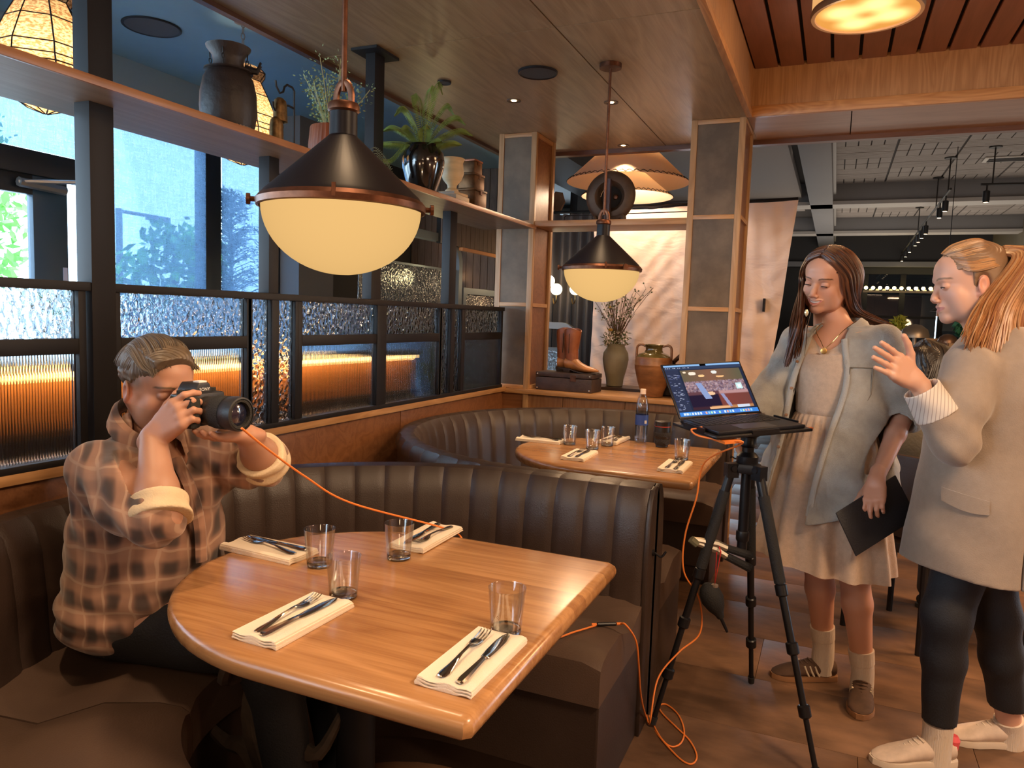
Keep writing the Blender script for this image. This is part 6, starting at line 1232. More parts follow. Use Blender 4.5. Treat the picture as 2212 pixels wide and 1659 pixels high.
# hair: short, combed over
M_h1, M_h2, M_h3 = mat('hair_grey_brown', (.11, .08, .055), .42, var=.3, vs=30), mat('hair_ash', (.17, .135, .10), .42), mat('hair_dark', (.06, .042, .03), .45)
S = Field((-.11, -.13, -.08), (.11, .13, .15), .0024); S.ell((0, -.018, .040), (.0785, .098, .087), .01); S.ell((0, .015, .072), (.066, .080, .058), .02); S.ell((.02, .065, .085), (.045, .035, .026), .015)
nzh = cloth_noise(9, .0016, 8.0); S.disp(lambda X, Y, Z: nzh(X, Y, Z) + .0012 * np.sin(420 * X + 60 * np.sin(12 * Y) + 90 * Z))
S.plane((0, .062, .052), (0, .86, -.5)); S.plane((0, 0, .018), (0, .35, -1))
S.D = np.maximum(S.D, (np.minimum(S.ax[1][None, :, None] - .005, .028 - S.ax[2][None, None, :]) + 0 * S.ax[0][:, None, None]).astype(np.float32))
S.ell((.084, -.012, -.008), (.016, .020, .034), .004, op='c'); S.ell((-.084, -.012, -.008), (.016, .020, .034), .004, op='c')
p, q = S.poly(); hair = np_mesh('hair', [(apply(HM, p * sc), q)], M_h1); hr = put_mesh(man, MI, hair, 'hair')
TT = MI @ HM @ Matrix.Scale(sc, 4)
def topz(x, y, o_): return .040 + .087 * math.sqrt(max(.01, 1 - (x / .0785) ** 2 - ((y + .018) / .098) ** 2)) + o_
def sidex(y, z, o_): return .0785 * math.sqrt(max(.01, 1 - ((y + .018) / .098) ** 2 - ((z - .04) / .087) ** 2)) + o_
g = []
for x0, dx in ((-.066, -.004), (-.045, .004), (-.02, .012), (.01, .018), (.035, .020), (.052, .014), (.062, .006), (.071, .0)):
    g.append([TT @ Vector(v) for v in ((x0 * .75, -.085, topz(x0 * .75, -.085, .002)), (x0 * .9, -.04, topz(x0 * .9, -.04, .004)), (x0 + dx * .3, .0, topz(x0 + dx * .3, .0, .009)), (x0 + dx * .7, .04, topz(min(.074, x0 + dx * .7), .03, .014)), ((x0 + dx) * .95, .068, .094 - abs(x0) * .45), ((x0 + dx) * .98, .083, .076 - abs(x0) * .35))])
locks('hair_locks', g, 520, .0019, [M_h1, M_h2, M_h3], hr, 3, .0022, 5, .12, 1.3)
g = [[TT @ Vector((sidex(y0, z, .0012), y0 - .004 * q, z)) for q, z in enumerate((.100, .085, .068, .052, .040))] for y0 in (.038, .02, 0, -.02, -.04, -.06, -.08)]
locks('side_hair', g, 260, .0013, [M_h1, M_h2, M_h2], hr, 5, .0010, 4, .1, 1.2)
# camera
M_cam = mat('camera_black', (.014, .014, .016), .42, bump=.08, bs=300); M_gripr = mat('camera_rubber', (.012, .012, .012), .8, bump=.5, bs=400); M_silv = mat('mark_white', (.7, .7, .7), .5)
cm = thing('camera', 'black mirrorless camera with large lens at the man\'s eye', 'camera', (-1.455, 1.398, 1.145), -.03)
MB().box(-.030, .018, -.066, .066, -.046, .038).build('camera_body', M_cam, cm, .008); MB().box(.012, .048, -.070, -.036, -.045, .034).build('hand_grip', M_gripr, cm, .012)
MB().rings([[(x, y, z) for x, y in ((-.042, -w_), (.016, -w_ * .8), (.016, w_ * .8), (-.042, w_))] for z, w_ in ((.034, .034), (.048, .030), (.060, .022), (.064, .018))]).build('viewfinder_hump', M_cam, cm, .003)
tx = bpy.data.curves.new('brand_text', 'FONT'); tx.body = 'SONY'; tx.size = .0115; tx.extrude = .0003; tx.align_x = 'CENTER'; tx.space_character = 1.1; to = bpy.data.objects.new('brand_tmp', tx); bpy.context.scene.collection.objects.link(to); bpy.context.view_layer.update(); tme = bpy.data.meshes.new_from_object(to.evaluated_get(bpy.context.evaluated_depsgraph_get())); bpy.data.objects.remove(to); tme.materials.clear(); tme.materials.append(M_silv); link('brand_text', tme, cm, (.0175, 0, .0435), (PI / 2, 0, PI / 2))
MB().box(-.010, .012, -.012, .012, .0605, .068).build('hot_shoe', M_silv, cm, .001)
for y, r_ in ((-.050, .010), (-.030, .007), (.048, .009)): MB().lathe([(r_, .037), (r_, .046), (r_ * .9, .047)], (-.008, y, 0), 20).build('dial', M_gripr, cm)
lm = Matrix.Translation((.018, .002, -.006)) @ Matrix.Rotation(PI / 2, 4, 'Y')
def lp_(pr, nm, m, par=cm, **k): return MB().lathe(pr, n=48, **k).xform(lm).build(nm, m, par)
lb_ = lp_([(.034, 0), (.036, .004), (.036, .02), (.038, .026), (.0405, .040), (.0405, .085), (.042, .088), (.043, .112), (.042, .120), (.038, .121), (.037, .112), (.030, .106)], 'lens_barrel', M_cam, cap1=False); lp_([(.0412, .045), (.0418, .047), (.0418, .078), (.0412, .080)], 'zoom_ring', M_gripr, lb_, cap0=False, cap1=False)
lp_([(.031, .107), (.020, .113), (.001, .115)], 'front_element', mat('lens_coating', (.01, .012, .03), .03, coat=1, spec=1), lb_, cap0=False, cap1=False); lp_([(.0365, .1195), (.030, .1185), (.030, .107)], 'lens_ring', M_gripr, lb_, cap0=False, cap1=False)
MB().tube(spline([(-.02, -.066, .03), (-.01, -.085, .0), (-.03, -.09, -.04)], 4), .004, 6, flat=1.8).build('strap_lug', M_gripr, cm)
# ---- woman in the pale dress and open denim shirt
SK_G = (.60, .31, .205); M_skin_g = vcol_mat('skin_girl', .45, .12, bump=.08)
GO = Vector((.010, 3.01, 0)); GF = Vector((-.40, -.916, 0)).normalized(); GR = Vector((GF.y, -GF.x, 0))
def G(x, y, z): return GO + GR * x + GF * y + Vector((0, 0, z))
girl = thing('person', 'smiling woman with long brown hair, pale dress and open denim shirt', 'person', tuple(GO)); GI = Matrix.Translation(-GO)
HG = frame(at(1787, 606, 2.735) + Vector((.0, .035, 0)), Vector((-.46, -.89, 0)), pitch=-.24, roll=-.14); gs = .98
neck0 = HG @ Vector((0, -.028, -.10)); nb_ = G(0, -.02, 1.385)
gRS, gLS = G(.155, -.02, 1.345), G(-.165, -.01, 1.350); gRE = at(1650, 868, 2.83); gRW = at(1612, 945, 2.70); gLE = at(1955, 888, 2.66); gLW = at(1893, 1035, 2.50)
rK, rA = at(1768, 1215, 2.83), at(1779, 1395, 2.86); lK, lA = at(1846, 1240, 2.74), at(1864, 1450, 2.73)
def g_limbs(S):
    for a, e, w_ in ((gRS, gRE, gRW), (gLS, gLE, gLW)): S.chain([a, a.lerp(e, .5), e], [.046, .040, .035], .015); S.chain([e, e.lerp(w_, .35), w_], [.035, .034, .0235], .015)
S = Field((-.42, 2.6, .0), (.45, 3.30, 1.62), .0065)
S.ell(G(0, -.012, 1.26), (.135, .092, .15), .05); S.ell(G(0, 0, 1.08), (.11, .09, .14), .05); S.ell(G(0, 0, .92), (.15, .12, .13), .05); S.cap(nb_, neck0, .050, .047, .03); S.cap(G(-.13, -.02, 1.36), G(.13, -.02, 1.36), .042, .042, .03); g_limbs(S)
for s_, K_, A_ in ((1, rK, rA), (-1, lK, lA)): S.chain([G(s_ * .085, 0, .88), K_, K_.lerp(A_, .30), A_, A_ - Vector((0, 0, .07))], [.085, .054, .053, .034, .034], .02)
coarse = S.poly(); hp, hq = head_parts(smile=1.0, teeth=True, lids=.75); hcol = head_colors(hp, SK_G, (.50, .17, .13), (.12, .055, .03), 1.0); hw = apply(HG, hp * gs)
parts = [coarse]
Hh = Field((.0, 2.60, .62), (.33, 3.05, .95), .0025); Hh.cap(gLE, gLW, .035, .0235, .01); fd = (at(1884, 1110, 2.44) - gLW).normalized()
hand(Hh, gLW, fd, GR * .2 + GF * -1.0 + Vector((0, 0, .1)), -1, [(.25, .5, .35), (.35, .55, .4), (.45, .6, .4), (.5, .6, .4)], s=.93, thumb=(.7, .45)); parts.append(Hh.poly())
H2 = Field((-.45, 2.55, .80), (-.12, 3.0, 1.15), .003); H2.cap(gRE, gRW, .035, .0235, .01); hand(H2, gRW, (at(1600, 1000, 2.62) - gRW), GR * -.6 + GF * .2, 1, [(.4, .5, .3)] * 4, s=.93); parts.append(H2.poly())
# chest detail
nv = sum(len(a[0]) for a in parts); cc = np.concatenate([np.tile(np.array(SK_G, np.float32), (nv, 1)), hcol]); put_mesh(girl, GI, np_mesh('body', parts + [(hw, hq)], M_skin_g, cc), 'body'); face_bits(girl, GI @ HG, .75, (0, .3), True, 1.0, gs)
# dress: bodice to waist seam, then gathered skirt in soft pleats
M_dress = mat('oatmeal_linen', (.56, .41, .30), .85, var=.07, vs=60, bump=.25, bs=350, sheen=.3)
def dress_r(z, a):
    ys = [(1.39, .115, .085), (1.34, .150, .10), (1.26, .158, .125), (1.15, .135, .118), (1.08, .132, .112), (.95, .178, .150), (.80, .205, .175), (.65, .228, .195), (.52, .250, .215)]
    for (z1, a1, b1), (z0, a0, b0) in zip(ys[:-1], ys[1:]):
        if z >= z0: f = (z - z0) / (z1 - z0); rx, ry = lerp(a0, a1, f), lerp(b0, b1, f); break
    else: rx, ry = ys[-1][1:]
    pl = max(0, min(1, (1.07 - z) / .5)); k = .020 * pl ** .8 * (math.sin(a * 11 + .8 * math.sin(a * 3)) * .7 + .3 * math.sin(a * 19 + z * 3)) + (.004 * math.sin(a * 34) * max(0, 1 - abs(z - 1.03) / .07))
    return rx + k, ry + k
rows = []
for z in [1.39, 1.37, 1.34, 1.30, 1.25, 1.2, 1.15, 1.1, 1.085, 1.078, 1.07, 1.06, 1.04, 1.01, .97, .92, .86, .8, .74, .68, .62, .57, .53, .515]:
    row = []
    for j in range(180):
        a = 2 * PI * j / 180; rx, ry = dress_r(z, a); s_ = .005 if z == 1.078 else 0; zz = z
        front = max(0, math.sin(a)); 
        if z > 1.36: zz = z - .075 * front ** 6 * 1.0
        if z > 1.3 and z <= 1.36: zz = z - .045 * front ** 6
        hem = (.02 * math.cos(a - .6)) * max(0, (1.0 - z) / .5)
        row.append(tuple(G(math.cos(a) * (rx - s_), math.sin(a) * (ry - s_), zz + hem) - GO))
    rows.append(row)
dr = MB().rings(rows, False, False).build('dress', M_dress, girl)
# open overshirt as a shell around the torso, with sleeves rolled to the forearm
M_denim = mat('washed_denim', (.33, .325, .30), .8, var=.16, vs=14, bump=.25, bs=260, sheen=.25, detail=6)
S = Field((-.36, 2.66, .68), (.42, 3.32, 1.46), .005)
for z, rx, ry in ((1.31, .175, .125), (1.20, .182, .145), (1.05, .185, .155), (.92, .205, .17), (.80, .225, .185)): S.ell(G(0, -.01, z), (1, 1, 1), .001) if False else None
def shirt_fn(X, Y, Z):
    x = (X - GO.x) * GR.x + (Y - GO.y) * GR.y; y = (X - GO.x) * GF.x + (Y - GO.y) * GF.y + .012; zz = np.clip(Z, .6, 1.42); zs = [.70, .85, 1.0, 1.15, 1.28, 1.36, 1.40]; rx = np.interp(zz, zs, [.262, .246, .212, .184, .188, .172, .10]); ry = np.interp(zz, zs, [.232, .212, .182, .156, .142, .110, .075])
    k0 = np.sqrt((x / rx) ** 2 + (y / ry) ** 2); d = (k0 - 1) * np.minimum(rx, ry); a = np.arctan2(y, x); return d + .010 * np.sin(a * 9 + 3 * Z) * np.clip((1.2 - Z) / .5, 0, 1) + .0 * Z
S.prim((-.36, 2.66, .68), (.42, 3.32, 1.46), lambda X, Y, Z: np.maximum(shirt_fn(X, Y, Z), Z - 1.405), .02)
S.chain([gRS, gRS.lerp(gRE, .5), gRS.lerp(gRE, 1.0), gRE.lerp(gRW, .35)], [.068, .064, .060, .052], .035); S.chain([gLS, gLS.lerp(gLE, .5), gLS.lerp(gLE, .98)], [.068, .066, .062], .035); S.cap(gLE, gLE.lerp(gLW, .10), .060, .060, .02)
nz3 = cloth_noise(12, .006); S.disp(lambda X, Y, Z: nz3(X, Y, Z) + .004 * np.sin(75 * Z + 25 * X) * np.exp(-((X - gLE[0]) ** 2 + (Y - gLE[1]) ** 2) / .008) + .004 * np.sin(80 * Z - 20 * Y) * np.exp(-((X - gRE[0]) ** 2 + (Y - gRE[1]) ** 2) / .01))
S.prim((-.36, 2.66, .6), (.42, 3.32, 1.5), lambda X, Y, Z: shirt_fn(X, Y, Z) + .016, .004, 'c')
def opening(X, Y, Z):   # the gap down the front
    x = (X - GO.x) * GR.x + (Y - GO.y) * GR.y; y = (X - GO.x) * GF.x + (Y - GO.y) * GF.y; L_ = np.interp(Z, [.68, 1.0, 1.2, 1.38], [-.028, -.055, -.088, -.058]); R_ = np.interp(Z, [.68, 1.0, 1.2, 1.38], [.165, .112, .098, .058])
    return np.maximum(np.maximum(L_ - x, x - R_), -y)
S.prim((-.36, 2.66, .6), (.42, 3.32, 1.5), opening, .003, 'c')
def hem(X, Y, Z): x = (X - GO.x) * GR.x + (Y - GO.y) * GR.y; return Z - (.725 - .030 * np.cos(x * 13))
S.prim((-.36, 2.66, .60), (.42, 3.32, .82), hem, .002, 'c'); d = (gLW - gLE).normalized(); S.cap(gLE + d * .05, gLE + d * .3, .055, .055, .003, op='c'); S.cap(nb_ - Vector((0, 0, .03)), nb_ + Vector((0, 0, .12)), .064, .075, .01, op='c')
d2 = (gRW - gRE).normalized(); S.cap(gRE + d2 * .06, gRE + d2 * .3, .046, .05, .003, op='c')
sh1 = put_mesh(girl, GI, np_mesh('denim_shirt', [S.poly()], M_denim), 'denim_shirt')
for e, d_, off in ((gLE, d, .030),):
    c = e + d_ * off; F_ = Field(tuple(c - Vector((.1,) * 3)), tuple(c + Vector((.1,) * 3)), .0035); F_.cap(c - d_ * .03, c + d_ * .012, .064, .060, .01); nz2 = cloth_noise(17, .003, 3); F_.disp(lambda X, Y, Z: nz2(X, Y, Z) + .0015 * np.sin(220 * ((X - c.x) * d_.x + (Y - c.y) * d_.y + (Z - c.z) * d_.z))); F_.plane(c + d_ * .026, d_); F_.plane(c - d_ * .035, -d_); F_.cap(c - d_ * .1, c + d_ * .1, .049, .049, .004, op='c')
    put_mesh(girl, GI, np_mesh('rolled_sleeve', [F_.poly()], M_denim), 'rolled_sleeve')
def sp_pt(x, z, off=.004):   # a point on the shirt's front surface
    zs = [.70, .85, 1.0, 1.15, 1.28, 1.36, 1.40]; rx = np.interp(z, zs, [.262, .246, .212, .184, .188, .172, .10]); ry = np.interp(z, zs, [.232, .212, .182, .156, .142, .110, .075]); return G(x, ry * math.sqrt(max(.02, 1 - (x / rx) ** 2)) - .012 + off, z) - GO
M_den2 = mat('denim_band', (.40, .385, .35), .8, bump=.3, bs=260)
for pts in (((.064, 1.36), (.104, 1.2), (.118, 1.0), (.150, .82), (.168, .73)), ((-.064, 1.36), (-.094, 1.2), (-.062, 1.0), (-.045, .85), (-.036, .73))):
    MB().tube(spline([sp_pt(x, z) for x, z in pts], 6), .011, 8, flat=.35, up=tuple(GF)).build('button_band', M_den2, girl)
for x, z in ((.090, 1.27), (.104, 1.17), (.110, 1.07), (.122, .95)): b = MB().lathe([(.006, 0), (.005, .002), (.001, .0025)], n=12); b.xform(Matrix.Translation(sp_pt(x, z, .010)) @ Matrix.Rotation(PI / 2, 4, 'X')); b.build('button', mat('button_copper', (.35, .2, .12), .4, .6), girl)
rg = []; ca_ = [math.radians(42 + (276) * q / 30) for q in range(31)]
for rx, ry, z, dr_ in ((.066, .066, 1.395, 0), (.064, .066, 1.425, 0), (.068, .070, 1.438, 0), (.088, .088, 1.425, .5), (.112, .104, 1.385, 1)):
    rg.append([G(-math.sin(a) * rx, math.cos(a) * ry - .022, z - (.045 + .022 * dr_) * max(0, math.cos(a))) - GO for a in ca_])
MB().rings(rg, closed=False).build('collar', M_den2, girl)
pth = [sp_pt(x, z, .0035) for x, z in ((-.160, 1.262), (-.100, 1.262), (-.098, 1.17), (-.108, 1.142), (-.130, 1.134), (-.152, 1.142), (-.160, 1.17), (-.160, 1.262))]
MB().tube([v for a, b in zip(pth[:-1], pth[1:]) for v in (a, a.lerp(b, .5))] + [pth[-1]], .0022, 5).build('pocket_seam', mat('seam_dark', (.20, .18, .15), .8), girl)
# necklace, ear, socks and sneakers
M_gold = mat('gold', (.75, .5, .18), .25, 1)
fz = lambda x, z: G(x, .098 - abs(x) * .45 + (1.36 - z) * .12, z) - GO
nk = MB().tube(spline([G(-.055, -.02, 1.425) - GO, fz(-.05, 1.39) , fz(-.02, 1.345), fz(0, 1.325), fz(.02, 1.345), fz(.05, 1.39), G(.055, -.02, 1.425) - GO], 6), .0014, 5).build('necklace', M_gold, girl); MB().lathe([(.011, -.001), (.011, .001), (.007, .0016)], n=20).xform(Matrix.Translation(fz(0, 1.313) + GF * .004) @ Matrix.Rotation(PI / 2, 4, 'X') @ Matrix.Scale(1, 4)).build('pendant', M_gold, nk)
M_sock = mat('white_sock', (.70, .60, .50), .9, bump=.5, bs=12, bst=(30, 30, 1)); M_sneak = mat('brown_suede', (.085, .045, .028), .85, var=.2, vs=20); M_gum = mat('gum_sole', (.30, .15, .07), .6); M_strp = mat('stripe_cream', (.60, .50, .38), .7)
for A_, s_ in ((rA, 0), (lA, 1)):
    a = A_ - GO; dk = ((rK if s_ == 0 else lK) - A_).normalized(); MB().tube([a - Vector((0, 0, .11)), a - Vector((0, 0, .04)), a, a + dk * .03, a + dk * .032, a + dk * .06, a + dk * .085], [.040, .042, .0405, .042, .044, .0455, .0465], 28).build('sock', M_sock, girl)
d_r = math.atan2(-.40, -.917); toe = Vector((math.cos(d_r), math.sin(d_r), 0)); shoe(girl, 'shoe', rA - GO - Vector((0, 0, rA.z)) - toe * .045, d_r, .25, M_sneak, M_gum, M_strp, mat('lace_brown', (.12, .07, .05), .8))
d_l = math.atan2(-.99, -.05); toe = Vector((math.cos(d_l), math.sin(d_l), 0)); shoe(girl, 'shoe', lA - GO - Vector((0, 0, lA.z)) - toe * .045, d_l, .25, M_sneak, M_gum, M_strp, M_sneak)
# long hair, parted in the middle
M_b1, M_b2, M_b3 = mat('hair_brown', (.075, .028, .014), .36, var=.35, vs=25), mat('hair_auburn', (.13, .05, .022), .36), mat('hair_deep', (.035, .014, .009), .4)
def cap_hair(HX, scl, m, root, I_, nm, front=(.070, .060), thick=.0, low=-.09, nrm=(0, .80, -.6), ears=False):
    S = Field((-.115, -.135, -.13), (.115, .12, .155), .0026); S.ell((0, -.018, .042), (.084 + thick, .102 + thick, .090 + thick), .01); S.ell((0, -.045, -.03), (.080 + thick, .070, .085), .03); nzh = cloth_noise(19, .0012, 6); S.disp(lambda X, Y, Z: nzh(X, Y, Z) * (0 if ears else 1) + (.0007 if ears else .0014) * np.sin((220 if ears else 300) * np.arctan2(X, (Z + .02) if ears else (Y + .3 * Z))))
    S.plane((0, front[0], front[1]), nrm); S.D = np.maximum(S.D, (np.minimum(np.minimum(S.ax[1][None, :, None] - .012, .045 - S.ax[2][None, None, :]), 9) + 0 * S.ax[0][:, None, None]).astype(np.float32)); S.plane((0, 0, low), (0, 0, -1))
    if ears:
        for x in (-1, 1): S.ell((x * .086, -.012, -.008), (.020, .022, .038), .004, op='c')
    p, q = S.poly(); return put_mesh(root, I_, np_mesh(nm, [(apply(HX, p * scl), q)], m), nm)
hr = cap_hair(HG, gs, M_b1, girl, GI, 'hair', (.072, .052))
TT = GI @ HG @ Matrix.Scale(gs, 4)
def hg(*v): return [TT @ Vector(q) for q in v]
def wp(px, py, hd): return at(px, py, hd) - GO
# image-left side (her right): falls in front of the shoulder
gR = [hg((.004, .062, .108), (.045, .066, .085), (.078, .040, .04), (.088, .020, -.02)) + [wp(1730, 690, 2.66), wp(1716, 745, 2.66), wp(1700, 805, 2.68)],
      hg((.004, .040, .122), (.050, .045, .10), (.086, .015, .045), (.094, .0, -.03)) + [wp(1715, 690, 2.70), wp(1708, 745, 2.68), wp(1694, 800, 2.70)],
      hg((.004, .0, .132), (.058, .0, .105), (.094, -.02, .04), (.098, -.03, -.04)) + [wp(1718, 700, 2.76), wp(1712, 750, 2.72), wp(1705, 790, 2.72)],
      hg((.004, -.05, .125), (.055, -.06, .095), (.09, -.07, .03), (.085, -.08, -.06)) + [wp(1738, 700, 2.80), wp(1735, 740, 2.72), wp(1725, 780, 2.70)]]
locks('hair_right', gR, 330, .0030, [M_b1, M_b2, M_b3], hr, 5, .006, 6)
gL = [hg((-.004, .062, .108), (-.045, .066, .085), (-.080, .040, .035), (-.090, .012, -.03)) + [wp(1845, 672, 2.76), wp(1880, 690, 2.78), wp(1935, 708, 2.84)],
      hg((-.004, .040, .122), (-.052, .045, .10), (-.090, .015, .04), (-.096, -.01, -.04)) + [wp(1855, 668, 2.82), wp(1895, 690, 2.86), wp(1945, 715, 2.88)],
      hg((-.004, .0, .132), (-.060, .0, .105), (-.096, -.02, .035), (-.098, -.04, -.05)) + [wp(1858, 680, 2.90), wp(1895, 705, 2.96), wp(1930, 760, 3.02)],
      hg((-.004, -.05, .125), (-.055, -.06, .095), (-.085, -.08, .03), (-.070, -.10, -.06)) + [wp(1835, 700, 3.0), wp(1845, 760, 3.04), wp(1850, 830, 3.06)],
      hg((.0, -.08, .11), (.0, -.11, .05), (.0, -.115, -.04), (.0, -.11, -.10)) + [wp(1800, 720, 3.06), wp(1800, 780, 3.08), wp(1800, 840, 3.08)]]
locks('hair_left', gL, 400, .0030, [M_b1, M_b2, M_b3], hr, 8, .006, 6)
MB().lathe([(.001, -.016), (.006, -.009), (.007, .0), (.004, .008), (.001, .010)], n=14).xform(Matrix.Translation(wp(1742, 674, 2.63))).build('earring', mat('pearl', (.8, .72, .5), .2, .5), girl)
# black folder in her left hand
fo = [at(1806, 1108, 2.46), at(1935, 1026, 2.50), at(1982, 1118, 2.47), at(1850, 1202, 2.42)]; nrm = (fo[1] - fo[0]).cross(fo[3] - fo[0]).normalized() * .009; fc = sum(fo, Vector()) / 4
fld = thing('notebook', 'black leather notebook held down in the woman\'s left hand', 'notebook', tuple(fc)); MB().add([v - fc for v in fo] + [v - fc + nrm * .9 for v in fo], [(0, 1, 2, 3), (4, 5, 6, 7), (0, 1, 5, 4), (1, 2, 6, 5), (2, 3, 7, 6), (3, 0, 4, 7)]).build('cover', mat('notebook_black', (.010, .010, .013), .45, bump=.2, bs=200), fld, .003)
MB().add([(v - fc) * .97 + nrm * f for f in (.2, .7) for v in fo], [(0, 1, 2, 3), (4, 5, 6, 7), (0, 1, 5, 4), (1, 2, 6, 5), (2, 3, 7, 6), (3, 0, 4, 7)]).build('pages', mat('page_edge', (.3, .28, .25), .8), fld)

# ---- woman in the taupe blazer, in profile, gesturing
SK_W = (.62, .35, .25); M_skin_w = vcol_mat('skin_blonde', .45, .12, bump=.08)
WF = Vector((-.972, -.12, 0)).normalized(); WR = Vector((WF.y, -WF.x, 0)); WO = at(2130, 900, 2.30); WO = Vector((WO.x, WO.y, 0))
def Wp(x, y, z): return WO + WR * x + WF * y + Vector((0, 0, z))
wom = thing('person', 'woman with long blonde half-up hair and taupe blazer, in profile gesturing', 'person', tuple(WO)); WI = Matrix.Translation(-WO)
HWm = frame(at(2093, 615, 2.29), Vector((-.93, -.20, 0)), pitch=-.16, roll=.03); ws = 1.0
wN0 = HWm @ Vector((0, -.03, -.10)); wNb = Wp(0, -.04, 1.40)
wLS, wLE, wLW = at(2092, 790, 2.16), at(2062, 955, 2.12), at(1978, 822, 2.13); wRS, wRE, wRW = Wp(.17, -.02, 1.33), Wp(.215, -.03, 1.07), Wp(.235, .03, .85)
kn = [(at(2045, 1330, 2.26), at(2025, 1585, 2.30)), (at(2150, 1330, 2.34), at(2182, 1575, 2.42))]
S = Field((.0, 2.30, 0), (.80, 2.90, 1.60), .0065); S.ell(Wp(0, 0, 1.26), (.11, .15, .17), .05); S.ell(Wp(0, 0, 1.02), (.11, .14, .16), .05); S.ell(Wp(0, 0, .88), (.12, .15, .12), .05); S.cap(wNb, wN0, .050, .047, .03)
def w_limbs(S):
    for a, e, w_ in ((wLS, wLE, wLW), (wRS, wRE, wRW)): S.chain([a, e], [.046, .036], .015); S.chain([e, w_], [.036, .0235], .015)
w_limbs(S)
for K_, A_ in kn: S.chain([Wp(0, 0, .85), K_, A_, A_ - Vector((0, 0, .06))], [.085, .055, .036, .034], .02)
coarse = S.poly(); hp, hq = head_parts(smile=.45, lids=.55); hcol = head_colors(hp, SK_W, (.50, .20, .17), (.22, .13, .08), .45); parts = [coarse]
Hh = Field((.0, 2.20, 1.20), (.30, 2.62, 1.47), .0023); Hh.cap(wLE, wLW, .036, .0235, .01); fd = at(1866, 742, 2.07) - wLW
hand(Hh, wLW, fd, WF * .10 + WR * 1.0 + Vector((0, 0, -.35)), -1, [(.0, .10, .05), (.02, .10, .05), (.05, .12, .08), (.12, .15, .1)], spread=.30, s=1.03, thumb=(.8, -.25)); parts.append(Hh.poly())
H3 = Field(tuple(wRW - Vector((.12, .12, .24))), tuple(wRW + Vector((.12, .12, .08))), .0035); H3.cap(wRE, wRW, .036, .0235, .01); hand(H3, wRW, (0, .02, -1), WR * -1.0, 1, [(.3, .35, .25)] * 4, s=.95); parts.append(H3.poly())
nv = sum(len(a[0]) for a in parts); cc = np.concatenate([np.tile(np.array(SK_W, np.float32), (nv, 1)), hcol]); put_mesh(wom, WI, np_mesh('body', parts + [(apply(HWm, hp * ws), hq)], M_skin_w, cc), 'body'); face_bits(wom, WI @ HWm, .55, (0, .2), False, .45, ws)
M_blz = mat('taupe_blazer', (.30, .235, .185), .8, var=.05, vs=40, bump=.15, bs=300, sheen=.3)
S = Field((.05, 2.26, .60), (.82, 2.98, 1.46), .0052)
def blz(X, Y, Z):
    x = (X - WO.x) * WR.x + (Y - WO.y) * WR.y; y = (X - WO.x) * WF.x + (Y - WO.y) * WF.y + .015; zs = [.62, .75, .9, 1.05, 1.2, 1.32, 1.39, 1.43]; rx = np.interp(Z, zs, [.205, .202, .196, .185, .195, .190, .13, .09]); ry = np.interp(Z, zs, [.225, .220, .200, .178, .165, .140, .095, .07])
    k0 = np.sqrt((x / rx) ** 2 + (y / ry) ** 2); return np.maximum(np.maximum((k0 - 1) * np.minimum(rx, ry), Z - 1.42), (.655 + .01 * np.sin(y * 8)) - Z)
S.prim((.05, 2.26, .6), (.82, 2.98, 1.46), blz, .02); S.chain([wLS + Vector((0.01, 0.02, -.01)), wLS.lerp(wLE, .5), wLE], [.078, .072, .062], .04); S.chain([wLE, wLE.lerp(wLW, .45)], [.062, .052], .02); S.chain([wRS, wRE, wRE.lerp(wRW, .95)], [.076, .06, .042], .03)
nz4 = cloth_noise(23, .004); S.disp(lambda X, Y, Z: nz4(X, Y, Z) + .006 * np.sin(60 * (Z + .8 * (X - wLE.x)) + 10 * Y) * np.exp(-((X - wLE.x) ** 2 + (Y - wLE.y) ** 2 + (Z - wLE.z) ** 2) / .008))
dW = (wLW - wLE).normalized(); S.cap(wLE.lerp(wLW, .42), wLE.lerp(wLW, .9), .044, .05, .003, op='c'); S.cap(wNb, wNb + Vector((0, 0, .12)), .06, .07, .008, op='c')
# back vent: a narrow slit from the hem
vc = Wp(-.19, -.075, 0); S.prim((.05, 2.26, .6), (.82, 2.98, .95), lambda X, Y, Z: np.maximum(np.maximum(np.abs((X - vc.x) * WF.x + (Y - vc.y) * WF.y) - .003, -((X - WO.x) * WR.x + (Y - WO.y) * WR.y) - .3), Z - .86), .002, 'c')
bz_ = put_mesh(wom, WI, np_mesh('blazer', [S.poly()], M_blz), 'blazer')
def bl_pt(y, z, off=.004):   # point on the blazer's near side
    zs = [.62, .75, .9, 1.05, 1.2, 1.32, 1.39, 1.43]; rx = float(np.interp(z, zs, [.205, .202, .196, .185, .195, .190, .13, .09])); ry = float(np.interp(z, zs, [.225, .220, .200, .178, .165, .140, .095, .07])); return Wp(-(rx * math.sqrt(max(.02, 1 - ((y + .015) / ry) ** 2)) + off), y, z) - WO
def on_blz(y, z, o_):
    ok, co, nn_, _ = bz_.closest_point_on_mesh(bl_pt(y, z, .02)); return co + nn_ * o_
gu = [[on_blz(lerp(.145, .03, u / 8), z + .018 * (1 - u / 8) - (.010 * math.sin(PI * u / 8) if q > 1 else 0), o_) for u in range(9)] for q, (z, o_) in enumerate(((.912, -.003), (.912, .005), (.890, .006), (.872, .007), (.870, .001)))]
MB().rings(gu, closed=False).build('pocket_flap', M_blz, wom)
